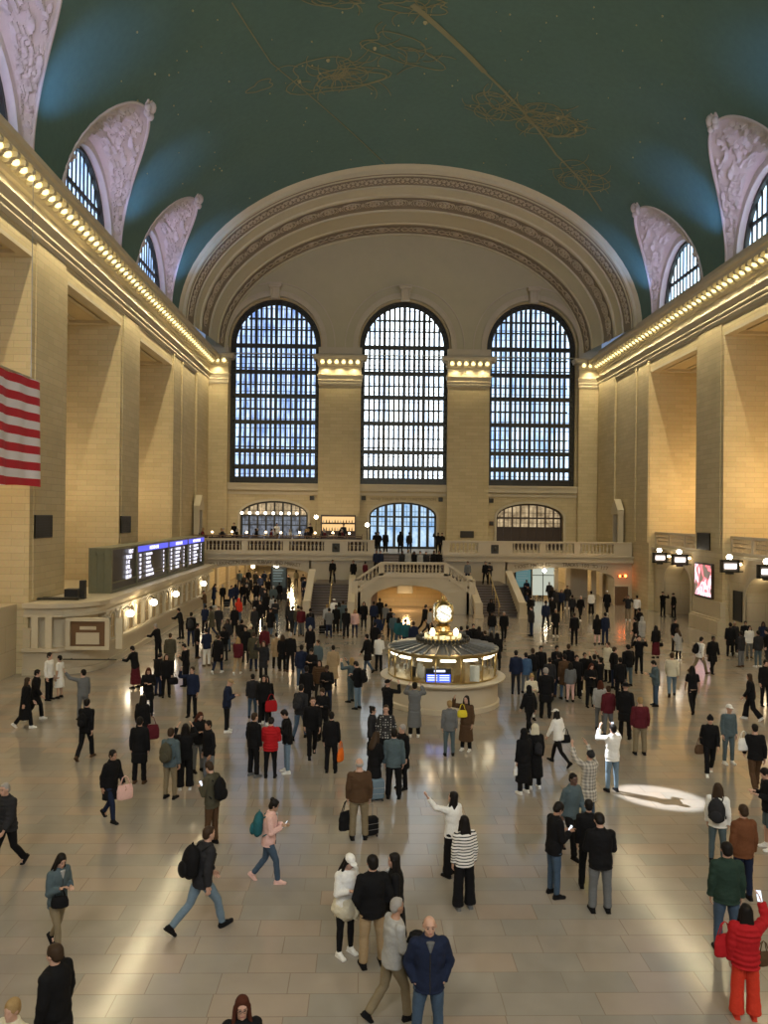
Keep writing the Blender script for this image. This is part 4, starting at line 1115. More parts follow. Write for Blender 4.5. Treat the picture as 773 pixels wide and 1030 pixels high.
# ================================================================== right wall fittings
for i, (px, py, w_) in enumerate([(664, 561, 1.0), (684, 563, 1.05), (734.5, 569.5, 1.05), (772, 575, 1.0)]):
    p = on_x(px, py, HX-0.75)
    t = empty('track_sign', (p.x, p.y, p.z), 0, ['lit bracket sign farthest along the right wall', 'lit bracket sign just left of the pink poster', 'lit bracket sign just right of the pink poster pier', 'lit bracket sign cut by the right edge of the photo'][i], 'sign', None)
    q = MB()
    for (a, b, c_, d_) in ((-w_/2, w_/2, 0.26, 0.36), (-w_/2, w_/2, -0.36, -0.26), (-w_/2, -w_/2+0.1, -0.36, 0.36), (w_/2-0.1, w_/2, -0.36, 0.36)): q.box(a, b, -0.12, 0.12, c_, d_)
    q.box(-0.2, 0.2, -0.1, 0.1, -0.46, -0.36); q.build('frame', M['bronze'], t)
    q = MB(); q.box(-w_/2+0.1, w_/2-0.1, -0.07, 0.07, -0.26, 0.26); q.build('back_plate', simple('plate_grey', (0.16,0.15,0.13)), t)
    q = MB(); q.bev(-w_/2+0.18, w_/2-0.18, -0.12, -0.075, -0.14, 0.14, 0.01); q.build('lit_panel', emit('track_panel', (1.0,0.86,0.82), 3.0), t)
    q = MB(); q.box(w_/2, 0.76, -0.05, 0.05, 0.28, 0.34); q.box(w_/2, 0.76, -0.05, 0.05, -0.34, -0.28); q.build('wall_bracket', M['bronze'], t)
    q = MB(); q.ball((-0.05, -0.05, 0.52), 0.16, 12, 8); q.build('globe', M['globe'], t, smooth=True)
    q = MB(); q.lathe([(0.05, 0.36), (0.12, 0.40)], n=10, c=(-0.05, -0.05, 0)); q.build('globe_socket', M['brass'], t)
    # small spot on the wall beside it
    t = empty('wall_spot_lamp', (HX+0.38, p.y+0.9, p.z+0.05), 0, ['small warm spot lamp beside the farthest bracket sign on the right wall', 'small warm spot lamp above the lit archway on the right wall', 'small warm spot lamp right of the poster pier', 'small warm spot lamp at the right edge of the photo'][i], 'lamp')
    q = MB(); q.ball((-0.12, 0, 0), (0.16, 0.16, 0.08), 10, 6); q.build('diffuser', M['globew'], t, smooth=True); q = MB(); q.box(-0.04, 0.08, -0.1, 0.1, -0.05, 0.12); q.build('housing', M['brass'], t)
# poster in a lit frame on the pier
pa = on_x(700.5, 583, HX-0.1); pb = on_x(716.5, 583, HX-0.1)
yc, wy_ = (pa.y+pb.y)/2, abs(pa.y-pb.y)
za = on_x(708, 568, HX-0.1).z; zb = on_x(708, 599, HX-0.1).z
t = empty('advert_screen', (HX-0.02, yc, (za+zb)/2), 0, 'glowing pink white and black advert panel on the right pier', 'advert screen')
hh = (za-zb)/2
q = MB(); q.bev(-0.14, 0.02, -wy_/2-0.12, wy_/2+0.12, -hh-0.12, hh+0.12, 0.02); q.build('frame', M['darkwood'], t)
pm_, nt, b_ = newmat('advert_image'); tc = nd(nt, 'ShaderNodeTexCoord'); nz = nd(nt, 'ShaderNodeTexNoise', i_Scale=0.9, i_Detail=0.5, i_Distortion=1.2); nt.links.new(tc.outputs['Object'], nz.inputs['Vector'])
cr = nd(nt, 'ShaderNodeValToRGB'); cr.color_ramp.interpolation = 'CONSTANT'
els = cr.color_ramp.elements; els[0].position = 0; els[0].color = (0.02,0.01,0.02,1); els[1].position = 0.42; els[1].color = (0.85,0.10,0.16,1)
for p_, c_ in ((0.49, (0.85,0.75,0.85,1)), (0.58, (0.8,0.2,0.3,1)), (0.66, (0.9,0.8,0.9,1))): e_ = els.new(p_); e_.color = c_
nt.links.new(nz.outputs['Fac'], cr.inputs[0]); nt.links.new(cr.outputs[0], b_.inputs['Emission Color']); b_.inputs['Emission Strength'].default_value = 1.2
q = MB(); q.box(-0.165, -0.14, -wy_/2, wy_/2, -hh, hh); q.build('picture', pm_, t)
# square dark grilles on the piers, black column sign, end wall plaques
def wall_panel(name, px0, py0, px1, py1, side, label, cat, mat, x=None, frame=True, dep=0.06):
    X_ = side*(HX-0.05) if x is None else x
    a = on_x(px0, (py0+py1)/2, X_); b = on_x(px1, (py0+py1)/2, X_); mx_ = (px0+px1)/2
    zt_ = on_x(mx_, py0, X_).z; zb_ = on_x(mx_, py1, X_).z; yc = (a.y+b.y)/2; w2 = abs(a.y-b.y)/2; h2 = (zt_-zb_)/2
    t = empty(name, (X_, yc, (zt_+zb_)/2), 0, label, cat)
    q = MB(); s = side; q.box(0, -s*dep, -w2, w2, -h2, h2); q.build('panel', mat, t)
    q = MB(); e_ = 0.05
    for (a_, b_, c_, d_) in ((-w2, w2, h2-e_, h2), (-w2, w2, -h2, -h2+e_), (-w2, -w2+e_, -h2, h2), (w2-e_, w2, -h2, h2)): q.box(0, -s*(dep+0.03), a_, b_, c_, d_)
    q.build('rim', M['bronze'], t)
    if name == 'vent_grille':
        q = MB(); k = -h2+0.12
        while k < h2-0.08: q.box(0, -s*(dep+0.02), -w2+e_, w2-e_, k, k+0.03); k += 0.12
        q.build('slats', M['black'], t)
wall_panel('vent_grille', 34, 518, 51, 541, -1, 'dark square vent grille on the left pier under the flag', 'vent', M['grille'])
wall_panel('vent_grille', 121, 519, 130.5, 536, -1, 'dark square vent grille on the left pier above the departure board', 'vent', M['grille'])
wall_panel('vent_grille', 702.5, 536, 715, 553, 1, 'dark square vent grille above the pink advert panel', 'vent', M['grille'])
wall_panel('notice_column', 739, 594.5, 748, 625, 1, 'tall narrow black notice panel on the right wall beyond the bracket signs', 'notice', M['black'], x=HX+0.42)
def end_plate(px, py, w, h, label, mat, y=YE-0.02, nm='loudspeaker', cat='loudspeaker'):
    p = on_y(px, py, y); t = empty(nm, (p.x, p.y, p.z), 0, label, cat)
    q = MB(); q.bev(-w/2, w/2, -0.12, 0.02, -h/2, h/2, 0.02); q.build('box', mat, t)
    q = MB(); q.box(-w/2+0.04, w/2-0.04, -0.14, -0.12, -h/2+0.04, h/2-0.04); q.build('front', M['grille'], t)
end_plate(314, 501, 0.4, 0.4, 'small square dark speaker right of the restaurant arch', M['bronze'])
end_plate(366, 501, 0.4, 0.4, 'small square dark speaker left of the middle door arch', M['bronze'])
end_plate(443.5, 502.5, 0.4, 0.4, 'small square dark speaker right of the middle door arch', M['bronze'])
end_plate(494.5, 503.5, 0.4, 0.4, 'small square dark speaker upper left of the brown door arch', M['bronze'])
end_plate(494.5, 526.5, 0.4, 0.4, 'small dark red box left of the brown door, below the speaker', simple('dark_red', (0.08,0.02,0.015)))
end_plate(470, 537.5, 1.25, 0.62, 'wide black plaque on the stone pilaster right of the middle door', M['black'], YE-0.57, 'plaque', 'plaque')
# aedicule niches on the side walls of the balcony
for s, (px, py), lb in ((-1, (195.5, 532), 'left'), (1, (614.5, 545), 'right')):
    y_ = 66.2 if s < 0 else 64.5
    zb_ = BZ; zt_ = 8.6
    t = empty('stone_niche', (s*(HX-0.16), y_, zb_), 0, 'small pedimented stone niche with dark recess on the %s wall above the balcony' % lb, 'niche')
    q = MB(); q.box(0, -s*0.45, -0.75, -0.5, 0, 3.6); q.box(0, -s*0.45, 0.5, 0.75, 0, 3.6); q.box(0, -s*0.55, -0.85, 0.85, 3.4, 3.75); q.build('frame', M['trim'], t)
    q = MB(); q.prism([(-0.9, 3.75), (0.9, 3.75), (0, 4.7)], 0, 0.55, lambda u, v, d: (-s*d, u, v)); q.build('pediment', M['trim'], t)
    q = MB(); q.box(0, -s*0.1, -0.5, 0.5, 0, 3.4); q.build('recess', M['bronze'], t)
# wooden door and red lamps on the right wall by the balcony
dp = on_y(618, 610, BY-0.01)
t = empty('wooden_door', (17.3, BY-0.02, 0), 0, 'small brown wooden door under the right end of the balcony', 'door')
q = MB(); q.box(-0.55, 0.55, -0.1, 0.05, 0.0, 1.5); q.build('leaf', M['wood'], t); q = MB(); q.box(-0.65, -0.55, -0.14, 0.05, 0, 1.6); q.box(0.55, 0.65, -0.14, 0.05, 0, 1.6); q.box(-0.65, 0.65, -0.14, 0.05, 1.5, 1.62); q.build('frame', M['trim'], t)
q = MB(); q.box(-0.4, 0.4, -0.12, -0.1, 0.8, 1.35); q.box(-0.4, 0.4, -0.12, -0.1, 0.15, 0.65); q.build('panels', M['wood'], t)
t = empty('signal_lamp', (17.35, BY-0.1, 2.35), 0, 'small orange red twin lamp above the brown wooden door', 'lamp')
RED = emit('orange_signal', (1.0,0.16,0.03), 12.0)
q = MB(); q.ball((-0.2, -0.08, 0), 0.09, 10, 6); q.ball((0.25, -0.08, 0.02), 0.11, 10, 6); q.build('bulbs', RED, t, smooth=True); q = MB(); q.box(-0.35, 0.38, -0.02, 0.08, -0.05, 0.05); q.build('bar', M['bronze'], t)

# side gallery railings on the right
for i, c in enumerate(BAYS):
    if c < 30: continue
    t = empty('gallery_railing', (HX+0.6, c-4.1, 4.95), 0, ['carved stone gallery railing in the bay left of the poster pier', 'carved stone gallery railing in the bay right of the poster pier'][0 if i == 4 else 1], 'railing')
    L = 8.3
    q = MB(); q.box(-0.12, 0.12, 0, L, 0.92, 1.08); q.build('handrail', M['marbled'], t)
    q = MB(); q.box(-0.1, 0.1, 0, L, 0, 0.14); q.build('plinth', M['marbled'], t)
    for a in (0, L/3-0.1, 2*L/3-0.1, L-0.3):
        q = MB(); q.box(-0.11, 0.11, a, a+0.3, 0.14, 0.92); q.build('pedestal', M['marbled'], t)
    lat = MB()
    for j in range(3):
        a0 = L/3*j+0.3; a1 = L/3*(j+1)-0.15; k = a0
        while k < a1: lat.box(-0.04, 0.04, k, k+0.07, 0.14, 0.92); k += 0.24
        for z in (0.38, 0.64): lat.box(-0.04, 0.04, a0, a1, z, z+0.06)
    lat.build('lattice', M['marble'], t)
# ================================================================== people
V = Vector
def loft(mb, rings, n=18):
    """rings: (centre, rx, ry[, tilt matrix])"""
    vs = []
    for r in rings:
        c, rx, ry = r[0], r[1], r[2]; R = r[3] if len(r) > 3 else None
        for i in range(n):
            a = 2*pi*i/n; p = V((rx*cos(a), ry*sin(a), 0)); vs.append(V(c)+(R @ p if R else p))
    fs = [(k*n+i, k*n+(i+1) % n, (k+1)*n+(i+1) % n, (k+1)*n+i) for k in range(len(rings)-1) for i in range(n)]
    fs += [tuple(range(n-1, -1, -1)), tuple(range((len(rings)-1)*n, len(rings)*n))]
    mb.add(vs, fs)
def remeshed(mb, name, voxel, smooth=4, wr=0.0, seed=0.0):
    me = bpy.data.meshes.new(name+'_t'); me.from_pydata(mb.v, [], mb.f); me.update()
    o = bpy.data.objects.new(name+'_t', me); COL.objects.link(o)
    r = o.modifiers.new('r', 'REMESH'); r.mode = 'VOXEL'; r.voxel_size = voxel; r.use_smooth_shade = True
    if smooth: s = o.modifiers.new('s', 'SMOOTH'); s.factor = 0.5; s.iterations = smooth
    dg = bpy.context.evaluated_depsgraph_get(); out = bpy.data.meshes.new_from_object(o.evaluated_get(dg))
    bpy.data.objects.remove(o); bpy.data.meshes.remove(me); out.name = name
    if wr:
        out.update()
        ns = [v.normal.copy() for v in out.vertices]
        for v, nn in zip(out.vertices, ns):
            p = v.co; q = V((p.x*7+seed, p.y*7, p.z*11)); v.co = p+nn*wr*(noise.noise(q)+0.5*noise.noise(q*2.3))
    out.polygons.foreach_set('use_smooth', [True]*len(out.polygons)); out.materials.clear(); out.materials.append(M['black']); out.update()
    return out
def mirror_pose(p): 
    fl = lambda v: (-v[0], v[1], v[2])
    return dict(p, L=[fl(v) for v in p['R']], R=[fl(v) for v in p['L']], l=[fl(v) for v in p['r']], r=[fl(v) for v in p['l']], yaw=-p.get('yaw', 0))
# L, R = thigh, shank; l, r = upper arm, forearm directions (person faces +Y, right is +X)
SL = [(-0.06,0.03,-1),(-0.03,-0.03,-1)]; SR = [(0.06,0.02,-1),(0.03,-0.02,-1)]
AL = [(-0.17,-0.04,-1),(-0.02,0.20,-1)]; AR = [(0.17,-0.04,-1),(0.02,0.20,-1)]
WR = [(0.02,0.42,-1),(0.0,0.10,-1)]; WL = [(-0.02,-0.18,-1),(0.0,-0.66,-0.85)]
POSE = {
 'stand': dict(L=SL, R=SR, l=AL, r=AR, lean=1),
 'wide': dict(L=[(-0.16,0.02,-1),(-0.10,-0.02,-1)], R=[(0.14,0.05,-1),(0.10,-0.05,-1)], l=[(-0.22,-0.08,-1),(0.10,0.35,-1)], r=AR, lean=2, yaw=12),
 'pocket': dict(L=SL, R=[(0.12,0.06,-1),(0.06,-0.04,-1)], l=[(-0.34,-0.16,-1),(0.34,0.38,-0.8)], r=[(0.34,-0.16,-1),(-0.34,0.38,-0.8)], lean=0),
 'phone': dict(L=SL, R=SR, l=[(-0.2,0.10,-1),(0.55,0.85,0.25)], r=[(0.2,0.10,-1),(-0.45,0.85,0.35)], lean=4, pitch=22),
 'photo': dict(L=SL, R=SR, l=[(-0.42,0.75,-0.15),(0.40,0.40,0.9)], r=[(0.42,0.75,-0.15),(-0.40,0.40,0.9)], lean=-2, pitch=-8),
 'photohigh': dict(L=SL, R=SR, l=[(-0.3,0.75,0.45),(0.15,0.45,0.9)], r=[(0.3,0.75,0.45),(-0.15,0.45,0.9)], lean=-3, pitch=-18),
 'walk': dict(L=WL, R=WR, l=[(-0.14,0.28,-1),(0.05,0.55,-0.9)], r=[(0.16,-0.32,-1),(0.02,0.02,-1)], lean=5),
 'walkphone': dict(L=WL, R=WR, l=[(-0.2,0.10,-1),(0.5,0.85,0.25)], r=[(0.2,0.10,-1),(-0.4,0.85,0.4)], lean=5, pitch=20),
 'stride': dict(L=[(-0.02,-0.42,-1),(0.0,-0.85,-0.75)], R=[(0.02,0.60,-1),(0.0,0.22,-1)], l=[(-0.14,0.35,-1),(0.05,0.5,-0.9)], r=[(0.16,-0.30,-1),(0.02,0.05,-1)], lean=8),
 'point': dict(L=SL, R=SR, l=[(-0.85,0.35,0.30),(-0.55,0.30,0.85)], r=AR, lean=0, pitch=-10, yaw=25),
 'armup': dict(L=SL, R=SR, l=AL, r=[(0.45,0.45,0.1),(-0.25,0.35,0.95)], lean=0, pitch=-6),
 'lean': dict(L=SL, R=[(0.06,-0.10,-1),(0.03,-0.10,-1)], l=[(-0.2,0.55,-0.8),(0.15,1,0.0)], r=[(0.2,0.55,-0.8),(-0.15,1,0.05)], lean=12, pitch=10),
 'carry': dict(L=WL, R=WR, l=AL, r=[(0.16,0.10,-1),(-0.35,0.95,0.0)], lean=5),
 'sit': dict(L=[(-0.14,1,-0.06),(-0.02,0.05,-1)], R=[(0.14,1,-0.06),(0.02,0.05,-1)], l=[(-0.2,0.3,-0.95),(0.25,0.95,-0.1)], r=[(0.2,0.3,-0.95),(-0.25,0.95,-0.1)], lean=6, pitch=8),
}
for k in ('walk', 'walkphone', 'stride', 'carry', 'pocket', 'wide'): POSE[k+'m'] = mirror_pose(POSE[k])
TORSO = [(0.57,0.060,0.058),(0.545,0.078,0.066),(0.515,0.118,0.080),(0.475,0.165,0.098),(0.40,0.182,0.117),(0.28,0.166,0.115),(0.16,0.148,0.105),(0.06,0.160,0.113),(-0.03,0.168,0.120),(-0.09,0.150,0.11)]
_sk = {}
def skel(pn):
    if pn in _sk: return _sk[pn]
    p = POSE[pn]; nz = lambda v: V(v).normalized()
    P = V((0, 0, 0.93)); J = {}
    for k, s in (('L', -1), ('R', 1)):
        h = P+V((s*0.088, 0, -0.03)); kn = h+nz(p[k][0])*0.42; an = kn+nz(p[k][1])*0.40; J[k] = [h, kn, an]
    low = min(J['L'][2].z, J['R'][2].z)-0.085
    low = low if pn != 'sit' else J['L'][2].z-0.085
    sh = V((0, 0, -low)); P = P+sh
    for k in 'LR': J[k] = [q+sh for q in J[k]]
    Tm = Matrix.Translation(P) @ Matrix.Rotation(radians(-p.get('lean', 0)), 4, 'X')
    for k, s, a in (('l', -1, p['l']), ('r', 1, p['r'])):
        so = Tm @ V((s*0.165, -0.005, 0.468)); el = so+nz(a[0])*0.285; wr = el+nz(a[1])*0.255; J[k] = [so, el, wr]
    Hm = Tm @ Matrix.Translation((0, 0.008, 0.595)) @ Matrix.Rotation(radians(p.get('yaw', 0)), 4, 'Z') @ Matrix.Rotation(radians(-p.get('pitch', 0)+p.get('lean', 0)*0.6), 4, 'X') @ Matrix.Translation((0, 0.012, 0.105))
    _sk[pn] = (P, Tm, Hm, J); return _sk[pn]
def foot_dir(J, k):
    kn, an = J[k][1], J[k][2]; sh = (an-kn).normalized()
    f = V((0.05*(1 if k == 'R' else -1), 1, 0)); 
    if sh.y < -0.25: f = V((0, 0.75, -0.75)) if sh.y < -0.4 else V((0, 0.9, -0.3))
    if sh.y > 0.2: f = V((0, 1, 0.25))
    return f.normalized()
_mc = {}
def pmesh(pn, kind):
    key = (pn, kind)
    if key in _mc: return _mc[key]
    P, Tm, Hm, J = skel(pn); q = MB(); R3 = Tm.to_3x3()
    def torso(infl, top=0.57, bot=-0.09, zs=None, puff=0):
        rings = []
        for z, rx, ry in TORSO:
            if bot-1e-6 <= z <= top+1e-6: rings.append((Tm @ V((0, 0, z)), rx+infl, ry+infl, R3))
        return rings
    def limb(pts, rs, n=12, caps=True):
        q.tube(pts, rs, n)
        if caps:
            for p_, r_ in zip(pts, rs): q.ball(p_, r_, 12, 8)
    if kind == 'body':
        loft(q, torso(0))
        q.tube([Tm @ V((0, 0, 0.50)), Tm @ V((0, 0.012, 0.66))], [0.062, 0.052], 14)
        hb = lambda c, r: q.ball((0, 0, 0), 1, 18, 12, 0, Hm @ Matrix.Translation(c) @ Matrix.Diagonal((*r, 1)))
        hb((0, -0.006, 0.020), (0.074, 0.094, 0.096)); hb((0, 0.022, -0.045), (0.056, 0.066, 0.070)); hb((0, 0.080, -0.018), (0.013, 0.022, 0.022)); hb((0, 0.070, 0.008), (0.010, 0.018, 0.03))
        hb((0, 0.060, -0.094), (0.026, 0.024, 0.02)); hb((0, 0.072, -0.058), (0.026, 0.016, 0.013)); hb((0, 0.066, 0.034), (0.052, 0.02, 0.014))
        for s in (-1, 1): hb((s*0.076, -0.006, -0.008), (0.012, 0.02, 0.032)); hb((s*0.036, 0.052, -0.03), (0.024, 0.022, 0.02))
        for k, s in (('l', -1), ('r', 1)):
            so, el, wr = J[k]; limb([so, el, wr], [0.055, 0.043, 0.028])
            q.tube([so.lerp(el, 0.15), so.lerp(el, 0.5), el], [0.055, 0.052, 0.042], 12)
            d = (wr-el).normalized(); sd = V((1, 0, 0)) if abs(d.x) < 0.85 else V((0, 1, 0)); nrm = d.cross(sd).normalized(); sd = nrm.cross(d).normalized()
            if abs(d.z) > 0.7: sd, nrm = V((0, 1, 0)), V((-s, 0, 0))      # palms face the thighs
            pc = wr+d*0.045
            Mh = Matrix(((sd.x, nrm.x, d.x, pc.x), (sd.y, nrm.y, d.y, pc.y), (sd.z, nrm.z, d.z, pc.z), (0, 0, 0, 1)))
            if 'pocket' in pn: continue
            q.ball((0, 0, 0), (0.040, 0.017, 0.055), 12, 8, 0, Mh)
            for j, (u, ln) in enumerate(((-0.031, 0.060), (-0.0105, 0.074), (0.0105, 0.080), (0.031, 0.070))):
                a = [(u, 0, 0.035), (u*1.18, 0.006, 0.04+ln*0.45), (u*1.25, 0.024, 0.04+ln*0.8), (u*1.25, 0.044, 0.04+ln)]
                q.tube([Mh @ V(x) for x in a], [0.0098, 0.0095, 0.009, 0.0082], 8)
                q.ball(tuple(Mh @ V(a[-1])), 0.0082, 8, 6)
            a = [(0.025, 0.006, -0.02), (0.052, 0.014, 0.012), (0.058, 0.028, 0.042)]
            q.tube([Mh @ V(x) for x in a], [0.014, 0.0115, 0.009], 8); q.ball(tuple(Mh @ V(a[-1])), 0.009, 8, 6)
        for k in 'LR':
            h, kn, an = J[k]; limb([h, h.lerp(kn, 0.35), kn, kn.lerp(an, 0.3), an], [0.088, 0.086, 0.056, 0.056, 0.037])
            f = foot_dir(J, k); q.tube([an+V((0, 0, -0.02)), an+V((0, 0, -0.055))+f*0.08], [0.032, 0.02], 10)
        me = remeshed(q, 'body', 0.0095, 2)
    elif kind in ('jacket', 'puffer', 'sweater', 'tee', 'coat', 'longcoat', 'dress'):
        infl = {'jacket': 0.03, 'puffer': 0.045, 'sweater': 0.024, 'tee': 0.014, 'coat': 0.032, 'longcoat': 0.036, 'dress': 0.012}[kind]
        rg = torso(infl, 0.545, -0.03 if kind in ('sweater', 'tee') else -0.09)
        hem = []
        if kind in ('jacket', 'puffer'): hem = [(-0.12, 0.168, 0.125)]
        if kind == 'sweater': hem = [(-0.10, 0.172, 0.124)]
        if kind == 'coat': hem = [(-0.12, 0.170, 0.132), (-0.25, 0.178, 0.145), (-0.36, 0.185, 0.15)]
        if kind == 'longcoat': hem = [(-0.12, 0.17, 0.134), (-0.3, 0.18, 0.152), (-0.48, 0.195, 0.17), (-0.60, 0.205, 0.18)]
        if kind == 'dress': hem = [(-0.12, 0.17, 0.13), (-0.3, 0.19, 0.16), (-0.48, 0.21, 0.18)]
        for z, rx, ry in hem: rg.append((P+V((0, -0.01*z, z)), rx+infl, ry+infl))
        if kind == 'puffer':
            out = []
            for i in range(len(rg)-1):
                a, b = rg[i], rg[i+1]
                for t_ in (0, 0.33, 0.66):
                    out.append((V(a[0]).lerp(V(b[0]), t_), a[1]+(b[1]-a[1])*t_, a[2]+(b[2]-a[2])*t_))
            out.append(rg[-1][:3]); rg = [(c, rx+0.011*sin(V(c).z*72), ry+0.011*sin(V(c).z*72)) for c, rx, ry in out]
        loft(q, rg, 22)
        for k in 'lr':
            so, el, wr = J[k]
            if kind in ('tee', 'dress'): e2 = so.lerp(el, 0.7); limb([so, e2], [0.068, 0.062])
            else:
                f = infl*0.75; w2 = el.lerp(wr, 0.97); n_ = 12
                pts = [so.lerp(el, t_/6) for t_ in range(7)]+[el.lerp(w2, t_/6) for t_ in range(1, 7)]
                rs = [0.056+(0.045-0.056)*t_/6+f for t_ in range(7)]+[0.045+(0.031-0.045)*t_/6+f for t_ in range(1, 7)]
                if kind == 'puffer': rs = [r_+0.009*(i % 2) for i, r_ in enumerate(rs)]
                q.tube(pts, rs, 14); q.ball(so, 0.06+f, 12, 8); q.ball(el, 0.047+f, 12, 8)
        if kind in ('jacket', 'puffer', 'coat', 'longcoat'):
            loft(q, [(Tm @ V((0, -0.005, 0.50)), 0.105, 0.098, R3), (Tm @ V((0, -0.012, 0.585)), 0.074, 0.078, R3)])
        me = remeshed(q, kind, 0.012, 3, 0.009 if kind != 'tee' else 0.005, len(_mc)*1.3)
    elif kind in ('trousers', 'wide', 'leggings', 'shorts', 'jeans'):
        inf = {'trousers': 0.014, 'wide': 0.022, 'leggings': 0.006, 'shorts': 0.018, 'jeans': 0.010}[kind]
        loft(q, [(P+V((0, 0, z)), rx+inf, ry+inf) for z, rx, ry in ((0.06, 0.138, 0.094), (-0.02, 0.152, 0.106), (-0.08, 0.158, 0.112), (-0.13, 0.150, 0.112))], 20)
        for k in 'LR':
            h, kn, an = J[k]; end = kn.lerp(an, 0.99)
            r = {'trousers': (0.092, 0.070, 0.066), 'wide': (0.10, 0.098, 0.115), 'leggings': (0.09, 0.060, 0.042), 'shorts': (0.098, 0.092, 0), 'jeans': (0.090, 0.066, 0.055)}[kind]
            if kind == 'shorts': q.tube([h, h.lerp(kn, 0.5), kn], [r[0], 0.095, r[1]], 14); q.ball(h, r[0], 12, 8)
            else:
                q.tube([h, h.lerp(kn, 0.4), kn, kn.lerp(end, 0.35), end], [r[0]+0.004, r[0], r[1], r[1]*0.98 if kind != 'leggings' else 0.062, r[2]], 14); q.ball(h, r[0], 12, 8); q.ball(kn, r[1], 12, 8)
        me = remeshed(q, kind, 0.012, 3, 0.007 if kind != 'leggings' else 0.002, len(_mc)*2.1)
    elif kind == 'skirt':
        kz = (J['L'][1]+J['R'][1])/2; az = (J['L'][2]+J['R'][2])/2; bt = kz.lerp(az, 0.75)
        sp = abs(J['L'][2].y-J['R'][2].y)/2
        loft(q, [(P+V((0, 0, 0.12)), 0.155, 0.115), (P+V((0, 0, -0.02)), 0.185, 0.14), (kz.lerp(P, 0.35), 0.20, 0.17+sp*0.3), (bt, 0.23, 0.20+sp*0.7)], 24)
        me = remeshed(q, 'skirt', 0.014, 2, 0.016, 5)
    elif kind in ('shoeL', 'shoeR'):
        k = kind[-1]; an = J[k][2]; f = foot_dir(J, k); s = f.cross(V((0, 0, 1))).normalized(); u = s.cross(f).normalized()
        Mf = Matrix(((s.x, f.x, u.x, an.x), (s.y, f.y, u.y, an.y), (s.z, f.z, u.z, an.z), (0, 0, 0, 1)))
        for c, r in (((0, -0.035, -0.045), (0.042, 0.050, 0.045)), ((0, 0.05, -0.055), (0.044, 0.09, 0.036)), ((0, 0.125, -0.062), (0.047, 0.065, 0.028)), ((0, 0.0, -0.008), (0.050, 0.062, 0.042)), ((0, 0.05, -0.04), (0.044, 0.07, 0.034))):
            q.ball(c, r, 14, 9, 0, Mf)
        q.bev(-0.046, 0.046, -0.085, 0.175, -0.092, -0.068, 0.012, 0, Mf)
        me = remeshed(q, 'shoe', 0.009, 2)
    _mc[key] = me; return me
def hmesh(kind):
    key = ('head', kind)
    if key in _mc: return _mc[key]
    q = MB(); b = lambda c, r: q.ball((0, 0, 0), 1, 18, 12, 0, Matrix.Translation(c) @ Matrix.Diagonal((*r, 1)))
    if kind in ('short', 'crop'):
        t = 0.012 if kind == 'short' else 0.004
        b((0, -0.020, 0.034), (0.077+t, 0.090+t, 0.092+t)); b((0, -0.052, -0.012), (0.066+t, 0.056+t, 0.075)); b((0, 0.03, 0.085), (0.055, 0.045, 0.028))
    elif kind == 'balding':
        b((0, -0.052, -0.005), (0.074, 0.056, 0.055))
        for s in (-1, 1): b((s*0.066, -0.03, 0.0), (0.016, 0.045, 0.035))
    elif kind in ('long', 'bun', 'pony'):
        b((0, -0.020, 0.034), (0.090, 0.100, 0.100)); b((0, -0.05, -0.02), (0.082, 0.065, 0.085)); b((0, 0.025, 0.082), (0.062, 0.05, 0.035))
        if kind == 'long':
            loft(q, [((0, -0.05, 0.02), 0.088, 0.062), ((0, -0.065, -0.10), 0.100, 0.052), ((0, -0.085, -0.22), 0.115, 0.045), ((0, -0.10, -0.33), 0.095, 0.035), ((0, -0.105, -0.38), 0.05, 0.02)])
            for s in (-1, 1): q.tube([(s*0.075, 0.0, 0.03), (s*0.088, 0.0, -0.08), (s*0.10, 0.005, -0.18), (s*0.10, 0.02, -0.27)], [0.03, 0.028, 0.03, 0.015], 8)
        elif kind == 'bun': b((0, -0.085, 0.10), (0.048, 0.048, 0.045))
        else: q.tube([(0, -0.11, 0.05), (0, -0.15, 0.02), (0, -0.15, -0.10), (0, -0.13, -0.22)], [0.03, 0.035, 0.03, 0.012], 10)
    elif kind == 'cap':
        loft(q, [((0, -0.008, 0.028), 0.086, 0.102), ((0, -0.008, 0.075), 0.084, 0.099), ((0, -0.010, 0.115), 0.062, 0.075), ((0, -0.010, 0.132), 0.02, 0.025)]); b((0, 0.105, 0.040), (0.066, 0.062, 0.013))
    elif kind == 'beanie':
        b((0, -0.010, 0.045), (0.090, 0.106, 0.098)); loft(q, [((0, -0.01, 0.02), 0.094, 0.108), ((0, -0.01, 0.055), 0.094, 0.108)]); b((0, -0.02, 0.14), (0.04, 0.04, 0.03))
    elif kind == 'hood':
        b((0, -0.03, 0.03), (0.105, 0.105, 0.115)); loft(q, [((0, -0.04, 0.0), 0.10, 0.09), ((0, -0.03, -0.10), 0.12, 0.09), ((0, -0.02, -0.16), 0.13, 0.10)])
    elif kind == 'hat':
        loft(q, [((0, 0, 0.035), 0.16, 0.17), ((0, 0, 0.048), 0.16, 0.17)]); loft(q, [((0, 0, 0.04), 0.092, 0.105), ((0, 0, 0.13), 0.08, 0.09)])
    me = remeshed(q, 'hair', 0.010, 2, 0.005 if kind in ('short', 'long', 'bun', 'pony') else 0.0)
    if kind in ('cap', 'beanie', 'hat', 'hood'): me.name = kind
    _mc[key] = me; return me
